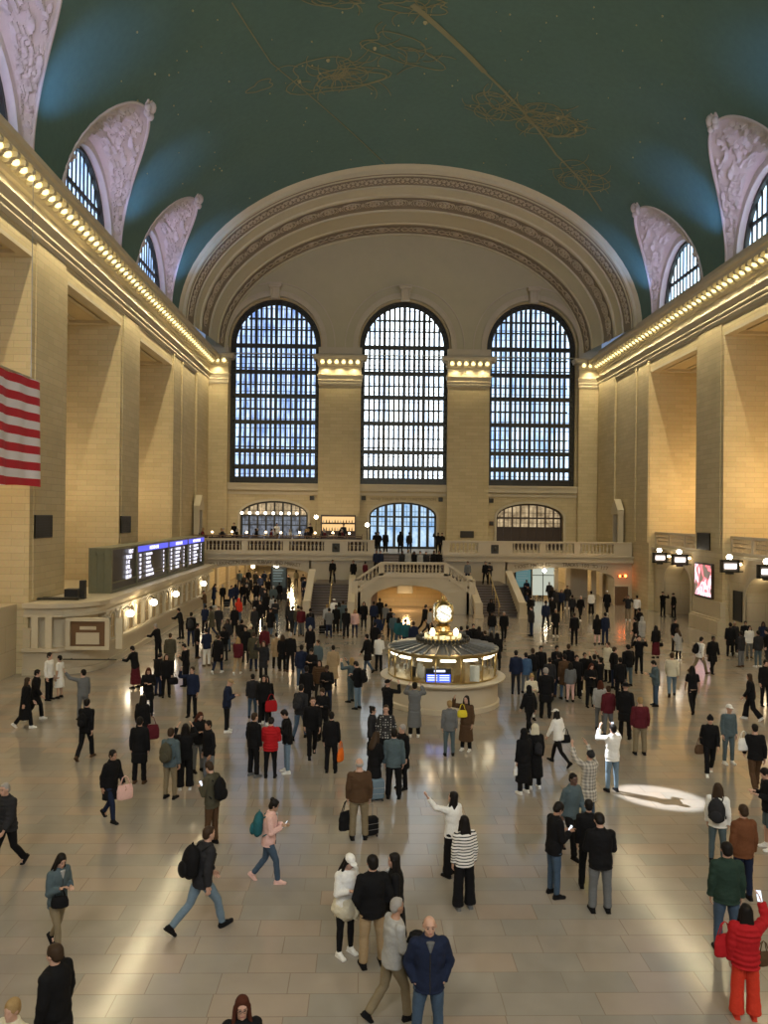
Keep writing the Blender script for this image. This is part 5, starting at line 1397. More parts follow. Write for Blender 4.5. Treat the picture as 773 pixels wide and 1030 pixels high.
def fmesh(kind):
    key = ('face', kind)
    if key in _mc: return _mc[key]
    q = MB()
    if kind == 'eyes':
        for s in (-1, 1): q.ball((s*0.030, 0.083, 0.004), (0.0125, 0.006, 0.006), 10, 6)
        for s in (-1, 1): q.tube([(s*0.014, 0.087, 0.024), (s*0.030, 0.086, 0.030), (s*0.046, 0.075, 0.025)], 0.0035, 6)
    elif kind == 'mouth': q.ball((0, 0.087, -0.060), (0.024, 0.006, 0.006), 12, 6)
    elif kind == 'glasses':
        for s in (-1, 1): q.tube([(s*0.031+0.022*cos(a*pi/6), 0.097, 0.004+0.016*sin(a*pi/6)) for a in range(13)], 0.0025, 6); q.tube([(s*0.053, 0.095, 0.006), (s*0.076, 0.0, 0.006)], 0.0025, 6)
        q.tube([(-0.009, 0.097, 0.006), (0.009, 0.097, 0.006)], 0.0025, 6)
    me = bpy.data.meshes.new(kind); me.from_pydata(q.v, [], q.f); me.polygons.foreach_set('use_smooth', [True]*len(me.polygons)); me.materials.append(M['black']); me.update()
    _mc[key] = me; return me

def fabric(name, c, rough=0.85, sc=40):
    m, nt, b = newmat(name); tc = nd(nt, 'ShaderNodeTexCoord'); nz = nd(nt, 'ShaderNodeTexNoise', i_Scale=sc, i_Detail=3.0); n2 = nd(nt, 'ShaderNodeTexNoise', i_Scale=4.0, i_Detail=2.0)
    nt.links.new(tc.outputs['Object'], nz.inputs['Vector']); nt.links.new(tc.outputs['Object'], n2.inputs['Vector'])
    cc = mixc(nt, nz.outputs['Fac'], [x*0.8 for x in c], [min(1, x*1.2) for x in c]); cc = mixc(nt, 0.25, cc, mixc(nt, n2.outputs['Fac'], [x*0.75 for x in c], [min(1, x*1.25) for x in c]))
    nt.links.new(cc, b.inputs['Base Color']); b.inputs['Roughness'].default_value = rough; b.inputs['Specular IOR Level'].default_value = 0.15
    bp = nd(nt, 'ShaderNodeBump', i_Strength=0.3, i_Distance=0.003); nt.links.new(nz.outputs['Fac'], bp.inputs['Height']); nt.links.new(bp.outputs[0], b.inputs['Normal'])
    return m
CC = {'black': (0.007,0.007,0.008), 'charcoal': (0.022,0.022,0.025), 'navy': (0.012,0.018,0.042), 'grey': (0.13,0.135,0.14), 'lightgrey': (0.34,0.34,0.33), 'white': (0.72,0.71,0.68), 'blue': (0.05,0.10,0.19),
      'jeans': (0.05,0.08,0.125), 'lightjeans': (0.14,0.20,0.26), 'tan': (0.33,0.24,0.14), 'red': (0.36,0.012,0.016), 'brightred': (0.52,0.04,0.02), 'maroon': (0.085,0.012,0.018), 'olive': (0.065,0.06,0.04), 'cream': (0.58,0.53,0.40),
      'pink': (0.66,0.42,0.38), 'teal': (0.02,0.10,0.12), 'brown': (0.075,0.042,0.022), 'yellow': (0.68,0.56,0.04), 'rust': (0.13,0.05,0.022), 'khaki': (0.20,0.16,0.10), 'slate': (0.075,0.105,0.12), 'orange': (0.75,0.16,0.02),
      'darkgreen': (0.02,0.04,0.03), 'paleyellow': (0.62,0.55,0.22), 'grey hair': (0.30,0.28,0.26), 'blond': (0.30,0.20,0.09), 'auburn': (0.06,0.018,0.010), 'dark hair': (0.010,0.008,0.007), 'brown hair': (0.04,0.024,0.014)}
FM = {}
def fab(n):
    if n not in FM:
        if n == 'plaid':
            m, nt, b = newmat('plaid_cloth'); tc = nd(nt, 'ShaderNodeTexCoord'); w1 = nd(nt, 'ShaderNodeTexWave', i_Scale=4.0); w2 = nd(nt, 'ShaderNodeTexWave', i_Scale=4.0, bands_direction='Z')
            nt.links.new(tc.outputs['Object'], w1.inputs['Vector']); nt.links.new(tc.outputs['Object'], w2.inputs['Vector'])
            nt.links.new(mixc(nt, 0.5, mixc(nt, w1.outputs['Fac'], (0.16,0.15,0.14), (0.55,0.52,0.45)), mixc(nt, w2.outputs['Fac'], (0.14,0.13,0.13), (0.50,0.46,0.40))), b.inputs['Base Color']); b.inputs['Roughness'].default_value = 0.9; FM[n] = m
        elif n == 'striped':
            m, nt, b = newmat('striped_knit'); tc = nd(nt, 'ShaderNodeTexCoord'); w2 = nd(nt, 'ShaderNodeTexWave', i_Scale=5.5, bands_direction='Z')
            nt.links.new(tc.outputs['Object'], w2.inputs['Vector']); gt = nd(nt, 'ShaderNodeMath', operation='GREATER_THAN'); gt.inputs[1].default_value = 0.72; nt.links.new(w2.outputs['Fac'], gt.inputs[0])
            nt.links.new(mixc(nt, gt.outputs[0], (0.72,0.70,0.66), (0.02,0.02,0.025)), b.inputs['Base Color']); b.inputs['Roughness'].default_value = 0.9; FM[n] = m
        elif n == 'patterned':
            m, nt, b = newmat('nordic_knit'); tc = nd(nt, 'ShaderNodeTexCoord'); ck = nd(nt, 'ShaderNodeTexVoronoi', i_Scale=14.0, i_Randomness=0.15)
            nt.links.new(tc.outputs['Object'], ck.inputs['Vector']); gt = nd(nt, 'ShaderNodeMath', operation='LESS_THAN'); gt.inputs[1].default_value = 0.28; nt.links.new(ck.outputs['Distance'], gt.inputs[0])
            nt.links.new(mixc(nt, gt.outputs[0], (0.02,0.02,0.022), (0.55,0.55,0.53)), b.inputs['Base Color']); b.inputs['Roughness'].default_value = 0.9; FM[n] = m
        else: FM[n] = fabric(n.replace(' ', '_')+'_cloth', CC[n], rough=0.85 if 'hair' not in n else 0.55)
    return FM[n]
def skin(n, c):
    m, nt, b = newmat(n); b.inputs['Base Color'].default_value = rgba(c); b.inputs['Roughness'].default_value = 0.5; b.inputs['Subsurface Weight'].default_value = 0.0
    tc = nd(nt, 'ShaderNodeTexCoord'); nz = nd(nt, 'ShaderNodeTexNoise', i_Scale=12.0); nt.links.new(tc.outputs['Object'], nz.inputs['Vector']); nt.links.new(mixc(nt, nz.outputs['Fac'], [x*0.88 for x in c], [x*1.08 for x in c]), b.inputs['Base Color'])
    return m
SK = [skin('skin_fair', (0.50,0.30,0.22)), skin('skin_tan', (0.36,0.20,0.13)), skin('skin_deep', (0.12,0.065,0.045)), skin('skin_olive', (0.42,0.26,0.18))]
LIP = simple('lip', (0.32,0.10,0.09), rough=0.5)
def pobj(name, me, mat, parent, mw=None):
    o = bpy.data.objects.new(name, me); COL.objects.link(o); o.parent = parent
    o.material_slots[0].link = 'OBJECT'; o.material_slots[0].material = mat
    if mw is not None: o.matrix_basis = mw
    return o
PEOPLE = []; REG = {}
def person(loc, h, heading, pose, hair, top, bot, shoe='black', sk=0, label=None, group=None, face=False, wide=1.0, glasses=False, key=None, extra_top=None, lod=False):
    root = bpy.data.objects.new('person', None); COL.objects.link(root); root.empty_display_size = 0.2
    root.location = loc; root.rotation_euler = (0, 0, -radians(heading)); s = h/1.755; root.scale = (s*wide, s*wide, s)
    root['label'] = label or ''; root['category'] = 'person'
    if group: root['group'] = group
    P, Tm, Hm, J = skel(pose)
    pobj('body', pmesh(pose, 'body'), SK[sk], root)
    tk, tc_ = top; bk, bc = bot
    if tk != 'dress': pobj({'wide': 'trousers', 'leggings': 'leggings', 'jeans': 'jeans'}.get(bk, bk), pmesh(pose, bk), fab(bc), root)
    pobj({'longcoat': 'coat', 'puffer': 'padded_jacket', 'tee': 't_shirt'}.get(tk, tk), pmesh(pose, tk), fab(tc_), root)
    for k in 'LR': pobj('shoe', pmesh(pose, 'shoe'+k), fab(shoe), root)
    if hair[0] != 'bald':
        pobj({'cap': 'cap', 'beanie': 'beanie', 'hat': 'hat', 'hood': 'hood'}.get(hair[0], 'hair'), hmesh(hair[0]), fab(hair[1]), root, Hm)
        if hair[0] in ('cap', 'beanie', 'hat') and len(hair) > 2: pobj('hair', hmesh(hair[2]), fab('dark hair'), root, Hm @ Matrix.Scale(0.97, 4))
    if face and root.location.y < 15 and tk in ('jacket', 'coat', 'longcoat'):
        if 'shirt' not in _mc:
            q = MB(); loft(q, [((0, 0.006, -0.075), 0.008, 0.014), ((0, 0, 0.0), 0.034, 0.022), ((0, -0.012, 0.06), 0.055, 0.03)]); _mc['shirt'] = remeshed(q, 'shirt', 0.008, 1)
        pobj('shirt', _mc['shirt'], fab(['white', 'grey', 'lightgrey'][len(label or '') % 3]), root, Tm @ Matrix.Translation((0, {'jacket': 0.128, 'coat': 0.130, 'longcoat': 0.134}[tk], 0.485)))
    if face and root.location.y < 15 and tk in ('jacket', 'puffer'):
        if ('zip', pose, tk) not in _mc:
            q = MB(); o_ = 0.028 if tk == 'jacket' else 0.05
            q.tube([Tm @ V((0.004, ry+o_, z)) for z, ry in ((0.40, 0.117), (0.28, 0.115), (0.16, 0.105), (0.06, 0.113), (-0.03, 0.120), (-0.10, 0.120))], 0.008, 6)
            me = bpy.data.meshes.new('zip'); me.from_pydata(q.v, [], q.f); me.materials.append(M['black']); me.update(); _mc[('zip', pose, tk)] = me
        pobj('zip', _mc[('zip', pose, tk)], M['black'], root)
    if face:
        pobj('eyes', fmesh('eyes'), FM.get('eye') or FM.setdefault('eye', simple('eye_dark', (0.02,0.015,0.012), rough=0.3)), root, Hm)
        pobj('mouth', fmesh('mouth'), LIP, root, Hm)
        if glasses: pobj('glasses', fmesh('glasses'), M['black'], root, Hm)
    if key: REG[key] = (root, pose)
    return root
def world_of(root): return Matrix.Translation(root.location) @ root.rotation_euler.to_matrix().to_4x4() @ Matrix.Diagonal((*root.scale, 1))

# ---- carried things
def place(o, Mw): o.matrix_world = Mw; return o
_bp = {}
def backpack(key, color, label, sc=1.0):
    root, pose = REG[key]; P, Tm, Hm, J = skel(pose)
    Mw = world_of(root) @ Tm @ Matrix.Translation((0, -0.245, 0.08)) @ Matrix.Scale(sc, 4)
    t = empty('backpack', label=label, cat='backpack'); place(t, Mw)
    if 'm' not in _bp:
        q = MB(); q.ball((0, 0.0, 0.19), (0.165, 0.11, 0.25), 16, 12); q.bev(-0.15, 0.15, -0.08, 0.09, -0.02, 0.34, 0.05); _bp['m'] = remeshed(q, 'pack', 0.012, 4, 0.006)
        q = MB(); q.ball((0, -0.10, 0.10), (0.12, 0.06, 0.12), 14, 10); _bp['p'] = remeshed(q, 'pocket', 0.012, 3)
        q = MB()
        for s in (-1, 1): q.tube([(s*0.09, 0.10, 0.36), (s*0.11, 0.22, 0.425), (s*0.12, 0.325, 0.30), (s*0.15, 0.28, 0.12), (s*0.16, 0.12, 0.02)], 0.014, 6)
        q.tube([(-0.03, 0.0, 0.43), (0, 0.0, 0.47), (0.03, 0.0, 0.43)], 0.01, 6)
        me = bpy.data.meshes.new('straps'); me.from_pydata(q.v, [], q.f); me.materials.append(M['black']); me.update(); _bp['s'] = me
    for n_, k_ in (('pack', 'm'), ('pocket', 'p'), ('straps', 's')): pobj(n_, _bp[k_], fab(color), t)
    return t
def hand_pos(key, side):
    root, pose = REG[key]; P, Tm, Hm, J = skel(pose); so, el, wr = J[side]; return world_of(root) @ (wr+(wr-el).normalized()*0.08)
def torso_pos(key, x, y, z):
    root, pose = REG[key]; P, Tm, Hm, J = skel(pose); return world_of(root) @ Tm @ V((x, y, z))
def bag(pt, kind, color, label, rz=0.0, sc=1.0, cat='bag'):
    """a bag hanging from pt (a hand or a shoulder point)"""
    t = empty({'tote': 'tote_bag', 'handbag': 'handbag', 'shopper': 'shopping_bag'}[kind], pt, rz, label, cat); t.scale = (sc, sc, sc)
    w, d, h = {'tote': (0.19, 0.06, 0.34), 'handbag': (0.17, 0.07, 0.22), 'shopper': (0.16, 0.06, 0.32)}[kind]; top = -0.20
    q = MB(); loft(q, [((0, 0, top-h), w*0.85, d), ((0, 0, top-h*0.9), w, d*1.25), ((0, 0, top-h*0.4), w, d*1.1), ((0, 0, top), w*0.85, d*0.55)], 16)
    me = remeshed(q, 'bag_body', 0.012, 2, 0.006); pobj('bag_body', me, fab(color), t)
    q = MB()
    for s in (-1, 1): q.tube([(-w*0.6, s*d*0.4, top-0.01), (-w*0.3, s*d*0.2, -0.04), (0, 0, 0), (w*0.3, s*d*0.2, -0.04), (w*0.6, s*d*0.4, top-0.01)], 0.008, 6)
    q.build('handles', fab(color), t, smooth=True)
    return t
def suitcase(x, y, color, label, rz=0.0, sc=1.0, h=0.52):
    t = empty('suitcase', (x, y, 0), rz, label, 'suitcase'); t.scale = (sc, sc, sc)
    q = MB(); q.bev(-0.19, 0.19, -0.12, 0.12, 0.05, 0.05+h, 0.04); q.build('shell', fab(color), t)
    q = MB()
    for z in (0.2, 0.35): q.box(-0.192, 0.192, -0.122, 0.122, z, z+0.012)
    q.build('trim_band', M['steel'], t)
    for sx in (-1, 1):
        for sy in (-1, 1): q = MB(); q.tube([(sx*0.14-0.015, sy*0.09, 0.03), (sx*0.14+0.015, sy*0.09, 0.03)], 0.03, 10); q.build('wheel', M['black'], t)
    q = MB(); q.tube([(-0.08, 0.08, 0.05+h), (-0.08, 0.08, 0.35+h), (0.08, 0.08, 0.35+h), (0.08, 0.08, 0.05+h)], 0.009, 6); q.build('pull_handle', M['steel'], t)
    return t
def phone(key, label, lit=True):
    root, pose = REG[key]; a = hand_pos(key, 'l'); b = hand_pos(key, 'r'); p = (a+b)/2 if (a-b).length < 0.25 else b
    t = empty('mobile_phone', p, -radians(0)+root.rotation_euler.z, label, 'phone')
    R_ = Matrix.Rotation(radians(-35 if 'photo' not in pose else 0), 4, 'X')
    q = MB(); q.bev(-0.038, 0.038, -0.005, 0.005, -0.08, 0.08, 0.004, 0, R_); q.build('case', M['black'], t)
    q = MB(); q.box(-0.034, 0.034, -0.0065, -0.005, -0.075, 0.075, 0, R_); q.build('screen', FM.get('pscr') or FM.setdefault('pscr', emit('phone_screen', (0.8,0.88,1.0), 1.2)), t)
    return t
# near and middle people: pixel of the feet on the photograph -> a spot on the floor
def P_(key, x, y, h, hd, pose, hair, top, bot, label, z=0.0, **kw):
    p = on_z(x, y, z)
    r = person(p, h, hd, pose, tuple(hair.split(':')), tuple(top.split(':')), tuple(bot.split(':')), label=label, key=key, **kw); PEOPLE.append((x, y, key)); return r
J_ = 'jeans:jeans'; KT = 'trousers:black'
# ---- foreground
P_('edgeman', 7, 874, 1.76, 205, 'walk', 'crop:grey hair', 'puffer:charcoal', KT, 'man in grey quilted jacket and dark trousers walking at the left edge', face=True)
P_('tealwoman', 57, 956, 1.63, 125, 'walkphone', 'long:dark hair', 'jacket:slate', 'leggings:khaki', 'woman with long dark hair in slate blue jacket and khaki leggings, lower left', face=True, wide=0.92)
P_('blackcoat', 55, 1088, 1.70, 290, 'stand', 'short:brown hair', 'longcoat:black', KT, 'person in long black coat cut off at the bottom left', wide=1.1)
P_('bottomglasses', 242, 1150, 1.66, 168, 'stand', 'long:auburn', 'jacket:black', KT, 'woman with auburn hair and glasses at the bottom edge', face=True, glasses=True)
P_('cornerhead', 12, 1150, 1.62, 200, 'stand', 'short:blond', 'jacket:cream', KT, 'light haired head just showing in the bottom left corner')
P_('stridingman', 203, 936, 1.82, 52, 'stride', 'crop:brown hair', 'jacket:charcoal', 'jeans:lightjeans', 'man in dark jacket and blue jeans striding right with a black backpack', wide=1.05)
P_('phoneman', 213, 850, 1.78, 300, 'phone', 'short:brown hair', 'jacket:olive', 'trousers:brown', 'man in olive grey jacket with black backpack looking at his phone', wide=0.95)
P_('pinkwoman', 270, 887, 1.63, 88, 'walkphone', 'bun:dark hair', 'jacket:pink', J_, 'woman in pink jacket walking right with a teal backpack and phone', shoe='pink', face=True, sk=3)
P_('whitecap', 347, 960, 1.66, 140, 'phone', 'cap:white:long', 'sweater:white', 'leggings:black', 'woman in white cap, white sweater and black leggings checking her phone', shoe='white', face=True)
P_('blackbackman', 374, 972, 1.74, 345, 'pocket', 'short:dark hair', 'jacket:black', 'trousers:tan', 'man in black jacket and tan trousers seen from behind, beside the white cap', wide=1.1)
P_('hiddenwoman', 397, 962, 1.66, 270, 'stand', 'long:dark hair', 'longcoat:black', KT, 'woman with long black hair half hidden behind the man in black', face=True)
P_('greysweater', 394, 1026, 1.74, 65, 'carry', 'crop:grey hair', 'sweater:lightgrey', 'trousers:khaki', 'grey haired man in light grey sweater walking right with a coat on his arm', face=True, sk=1)
P_('navyman', 431, 1056, 1.78, 178, 'pocket', 'balding:brown hair', 'jacket:navy', 'jeans:jeans', 'bald man in navy jacket facing the camera at the bottom', face=True, wide=1.08)
P_('stripedwoman', 467, 914, 1.67, 345, 'stand', 'long:dark hair', 'sweater:striped', 'wide:black', 'woman with long black hair in striped sweater and wide black trousers', shoe='grey')
P_('pointing', 455, 881, 1.66, 320, 'point', 'long:dark hair', 'sweater:white', 'wide:black', 'woman with long black hair pointing up to the left')
P_('brownsweater', 361, 844, 1.76, 355, 'stand', 'balding:grey hair', 'sweater:brown', 'trousers:khaki', 'bald man in brown sweater and khaki trousers carrying black luggage', wide=1.12)
P_('suitman', 557, 901, 1.75, 75, 'phone', 'short:dark hair', 'jacket:black', 'jeans:jeans', 'man in black suit jacket and jeans facing right with his phone', sk=1)
P_('blueshirt', 574, 860, 1.77, 150, 'walk', 'crop:dark hair', 'jacket:slate', KT, 'bald man in slate blue jacket walking behind the suited man', face=True, sk=2)
P_('plaidcoat', 592, 829, 1.72, 335, 'photohigh', 'beanie:charcoal', 'coat:plaid', 'jeans:jeans', 'person in pale plaid coat holding a phone up high')
P_('sunlit', 616, 796, 1.74, 350, 'photo', 'short:dark hair', 'jacket:white', 'jeans:lightjeans', 'person in white top and light jeans standing in the sunbeam taking a photo')
P_('blackbehind', 592, 893, 1.68, 10, 'stand', 'short:dark hair', 'jacket:black', KT, 'person in black half hidden behind the man in grey trousers')
P_('greytrouser', 604, 917, 1.74, 2, 'phone', 'short:dark hair', 'jacket:black', 'trousers:grey', 'man in black padded jacket and grey trousers seen from behind', wide=1.12)
P_('greenjacket', 731, 957, 1.78, 8, 'stand', 'short:dark hair', 'jacket:darkgreen', 'jeans:jeans', 'man in dark green jacket and jeans behind the woman in red', wide=1.08)
P_('brownjacket', 748, 905, 1.76, 355, 'stand', 'short:brown hair', 'jacket:rust', 'jeans:navy', 'man in rust brown jacket seen from behind at the right')
P_('greybackpack', 722, 868, 1.64, 30, 'stand', 'long:brown hair', 'jacket:white', 'jeans:slate', 'woman in white top with a grey backpack at the right')
P_('redwoman', 750, 1024, 1.62, 10, 'armup', 'long:dark hair', 'puffer:red', 'wide:brightred', 'woman all in red with long black hair at the right edge', shoe='brightred')
P_('edgeright', 774, 854, 1.75, 275, 'phone', 'short:dark hair', 'jacket:black', 'shorts:slate', 'man in black jacket and grey shorts cut off by the right edge', shoe='white')
# ---- middle left
P_('pinkbag', 111, 825, 1.66, 120, 'walk', 'short:dark hair', 'coat:black', 'jeans:navy', 'woman in black coat walking with a pink tote bag', face=True, sk=1)
P_('blackwalker', 86, 763, 1.74, 8, 'walk', 'short:dark hair', 'jacket:black', KT, 'person in black walking away below the man in grey patterned shirt', shoe='brown')
P_('blackstander', 140, 788, 1.73, 2, 'stand', 'short:dark hair', 'coat:black', KT, 'person in black coat with a white collar seen from behind at left', shoe='brown')
P_('greenpack', 171, 803, 1.74, 15, 'stand', 'short:brown hair', 'jacket:slate', 'jeans:khaki', 'man in slate top and khaki jeans with an olive backpack')
P_('longhairphoto', 186, 794, 1.70, 345, 'photo', 'long:dark hair', 'jacket:black', 'wide:black', 'long haired person in black raising a phone beside the olive backpack', shoe='white')
P_('pairwoman', 199, 776, 1.66, 140, 'phone', 'long:auburn', 'jacket:black', 'jeans:grey', 'woman with auburn hair in black top next to the long haired person', face=True)
P_('pairman', 210, 790, 1.70, 230, 'wide', 'short:dark hair', 'jacket:black', 'jeans:grey', 'man in black hooded top and grey jeans leaning to the left', sk=1)
P_('coatwalker', 25, 732, 1.68, 70, 'walk', 'long:brown hair', 'longcoat:black', KT, 'woman in long black coat walking at the far left', shoe='white')
P_('coatpartner', 35, 724, 1.74, 80, 'walkm', 'short:dark hair', 'coat:black', KT, 'man in dark coat walking beside the long black coat', shoe='white')
P_('whiteshirt', 49, 704, 1.78, 100, 'stand', 'short:dark hair', 'sweater:white', KT, 'man in white shirt and black trousers by the ticket office corner')
P_('whitedress', 60, 702, 1.62, 280, 'stand', 'short:dark hair', 'dress:white', 'leggings:white', 'woman in white dress by the ticket office corner', sk=3)
P_('greyshirt', 83, 724, 1.72, 320, 'point', 'short:dark hair', 'sweater:grey', 'trousers:grey', 'man in grey patterned shirt pointing left with one arm')
P_('counterone', 136, 692, 1.70, 290, 'lean', 'short:dark hair', 'jacket:black', 'skirt:maroon', 'woman in black jacket and maroon skirt leaning to the ticket counter')
P_('talkwoman', 149, 719, 1.68, 165, 'phone', 'long:auburn', 'coat:black', KT, 'auburn haired woman in black coat facing the camera near the ticket office', face=True)
P_('redbag', 143, 756, 1.68, 20, 'stand', 'long:dark hair', 'coat:black', KT, 'dark haired woman in black coat carrying a large maroon bag')
P_('handbagger', 167, 701, 1.66, 160, 'stand', 'long:brown hair', 'jacket:black', KT, 'woman in black jacket and trousers with a black handbag', face=True)
P_('crouchblack', 159, 700, 1.66, 30, 'phone', 'short:dark hair', 'jacket:black', 'jeans:navy', 'person in black jacket between the handbag woman and the auburn woman')
P_('thinblack', 187, 690, 1.75, 285, 'phone', 'crop:dark hair', 'sweater:black', KT, 'slim man in black sweater looking left toward the ticket counter')
P_('navyhoodie', 193, 721, 1.74, 190, 'armup', 'short:brown hair', 'jacket:navy', KT, 'man in navy hooded top holding a phone to his ear', face=True)
P_('olivecoat', 171, 677, 1.76, 350, 'stand', 'crop:brown hair', 'coat:olive', KT, 'man in olive brown coat at the ticket counter seen from behind')
P_('counterman', 159, 664, 1.76, 290, 'lean', 'crop:grey hair', 'jacket:black', KT, 'grey haired man in black leaning on the ticket counter')
P_('counterfar', 182, 642, 1.72, 280, 'lean', 'short:dark hair', 'jacket:black', KT, 'person in black at the ticket counter below the third globe')
P_('counterpack', 192, 650, 1.80, 355, 'stand', 'short:dark hair', 'jacket:black', 'jeans:navy', 'tall man in black with a dark backpack beside the ticket counter')
# ---- middle centre
P_('capphone', 228, 736, 1.72, 85, 'phone', 'cap:tan', 'jacket:navy', KT, 'man in tan baseball cap and navy jacket looking at his phone', shoe='white')
P_('kid', 254, 722, 1.52, 350, 'stand', 'short:dark hair', 'jacket:charcoal', 'jeans:jeans', 'youngster in charcoal jacket and jeans beside the red shopping bag')
P_('redshopper', 265, 729, 1.68, 170, 'stand', 'long:dark hair', 'jacket:black', KT, 'woman in black with long hair carrying a red shopping bag', face=True, shoe='white')
P_('trioleft', 255, 781, 1.72, 40, 'stand', 'crop:brown hair', 'jacket:black', KT, 'stocky person in black looking up left of the red jacket', wide=1.06, shoe='grey')
P_('trioright', 289, 777, 1.74, 255, 'phone', 'short:dark hair', 'jacket:black', 'jeans:lightjeans', 'man in black hooded jacket and pale jeans right of the red jacket', shoe='white')
P_('trio', 272, 782, 1.60, 0, 'phone', 'short:dark hair', 'puffer:red', 'leggings:black', 'woman in bright red puffer jacket seen from behind', wide=1.08)
P_('tallfacing', 314, 761, 1.80, 170, 'walk', 'crop:brown hair', 'jacket:black', KT, 'tall man in black facing the camera with blue lanyard', face=True)
P_('phonelady', 325, 745, 1.68, 200, 'phone', 'short:brown hair', 'jacket:black', KT, 'person in black holding a glowing phone behind the tall man', face=True)
P_('jeanpack', 302, 743, 1.74, 20, 'walk', 'short:dark hair', 'jacket:charcoal', 'jeans:jeans', 'person in jeans with charcoal backpack walking away left of the tall man')
P_('orangebag', 333, 777, 1.66, 5, 'stand', 'short:dark hair', 'jacket:black', KT, 'person in black jacket carrying an orange bag seen from behind')
P_('packjeans', 360, 713, 1.74, 300, 'phone', 'short:dark hair', 'jacket:black', 'jeans:lightjeans', 'man in black jacket and pale jeans left of the booth')
P_('bluephoto', 353, 706, 1.68, 300, 'photo', 'long:blond', 'jacket:slate', 'jeans:slate', 'blond woman in slate jacket pointing a phone left of the booth')
P_('greyjacketw', 374, 768, 1.63, 100, 'stand', 'bun:dark hair', 'jacket:charcoal', KT, 'woman with dark bun in charcoal jacket facing the patterned sweater', face=True)
P_('nordic', 388, 771, 1.74, 185, 'pocket', 'crop:brown hair', 'sweater:patterned', KT, 'man in black and white patterned sweater facing the camera', face=True)
P_('bagcoat', 376, 803, 1.66, 40, 'phone', 'long:brown hair', 'coat:black', KT, 'woman in black coat with brown hair above the bald man')
P_('bluejack', 396, 803, 1.74, 5, 'stand', 'short:dark hair', 'jacket:slate', KT, 'person in slate blue jacket and black trousers in the group before the booth', wide=1.08)
P_('greyhaired', 405, 793, 1.66, 235, 'stand', 'short:grey hair', 'coat:black', KT, 'grey haired woman in long black coat in the group before the booth', face=True)
P_('blackcapphoto', 390, 737, 1.74, 40, 'photo', 'cap:black', 'jacket:black', KT, 'person in black cap and black clothes taking a photo of the booth')
P_('greycoat', 417, 741, 1.76, 5, 'photo', 'short:dark hair', 'longcoat:grey', KT, 'person in long grey coat photographing the clock', shoe='white')
P_('greyhoodie', 452, 760, 1.62, 358, 'stand', 'short:blond', 'jacket:grey', 'jeans:slate', 'person in grey hooded jacket and blue jeans facing the booth')
P_('browncoat', 469, 755, 1.66, 210, 'armup', 'long:dark hair', 'longcoat:brown', KT, 'woman in long brown coat with a yellow bag before the booth', shoe='white', face=True)
P_('tancoat', 335, 690, 1.68, 350, 'stand', 'short:dark hair', 'longcoat:tan', 'leggings:black', 'person in tan coat walking alone left of the booth')
P_('walkblack', 370, 676, 1.74, 300, 'walk', 'short:dark hair', 'coat:black', 'jeans:jeans', 'man in black coat walking beside the white jacket')
P_('whitejack', 381, 675, 1.66, 25, 'phone', 'short:brown hair', 'jacket:white', KT, 'person in white jacket and black trousers left of the booth')
# ---- middle right
P_('armblack', 527, 798, 1.66, 330, 'stand', 'hood:black', 'longcoat:black', KT, 'woman in hooded long black coat holding a white bag', shoe='white')
P_('armblack2', 538, 793, 1.68, 350, 'stand', 'hood:cream', 'longcoat:black', KT, 'woman in cream hood and long black coat with a small backpack', shoe='white')
P_('whitesweater', 562, 769, 1.64, 320, 'stride', 'cap:white:long', 'sweater:white', 'leggings:black', 'woman in white sweater and white cap walking with a black bag')
P_('maroonman', 644, 759, 1.72, 5, 'stand', 'crop:blond', 'sweater:maroon', 'trousers:khaki', 'man in maroon sweater and khaki trousers seen from behind', wide=1.1)
P_('hatcoat', 629, 743, 1.78, 30, 'stand', 'hat:black', 'coat:black', KT, 'person in black hat and long black coat beside the maroon sweater', wide=1.05)
P_('denim', 660, 710, 1.72, 275, 'phone', 'short:dark hair', 'jacket:slate', 'jeans:jeans', 'man in blue denim shirt and jeans standing alone with a phone')
P_('creamman', 676, 700, 1.74, 20, 'walk', 'short:brown hair', 'sweater:cream', 'jeans:lightjeans', 'man in cream sweater with a crossbody strap walking away', wide=1.08)
P_('blacktee', 697, 717, 1.74, 5, 'walk', 'long:dark hair', 'tee:black', 'jeans:black', 'person with curly dark hair in black t-shirt and black jeans', sk=3)
P_('whitepack', 704, 678, 1.76, 75, 'stride', 'short:dark hair', 'sweater:white', 'trousers:khaki', 'man in white shirt with black backpack striding right', shoe='brown')
P_('blackcool', 717, 677, 1.74, 180, 'walk', 'short:dark hair', 'coat:black', KT, 'man in black coat walking alone left of the right wall group', face=True, sk=2)
P_('brownbagw', 756, 768 - 44, 1.66, 300, 'walk', 'long:brown hair', 'jacket:black', 'wide:black', 'woman in black jacket with large brown shoulder bag at the right', shoe='white')
P_('pinkw', 770, 700 + 10, 1.74, 180, 'stand', 'short:dark hair', 'jacket:black', 'trousers:black', 'man in black cut off by the right edge beside the brown bag')
P_('sweatwhitecap', 733, 768, 1.72, 172, 'stand', 'cap:white', 'sweater:slate', 'jeans:slate', 'man in white cap and slate sweatshirt facing the camera', shoe='white', face=True)
P_('brownwalk', 714, 779, 1.68, 195, 'walk', 'beanie:black', 'jacket:black', KT, 'woman in black jacket walking with a brown bag beside the white cap', shoe='white', face=True)
P_('totemaker', 760, 794, 1.74, 10, 'walk', 'crop:dark hair', 'sweater:black', 'trousers:brown', 'man in black sweater and brown trousers with a white tote', shoe='brown', wide=1.05)
P_('navyR', 519, 698, 1.74, 10, 'stand', 'short:dark hair', 'jacket:navy', 'jeans:charcoal', 'man in navy jacket standing just right of the booth')
P_('blueR', 529, 697, 1.62, 0, 'stand', 'short:dark hair', 'jacket:blue', 'jeans:grey', 'shorter person in blue jacket next to the navy jacket')
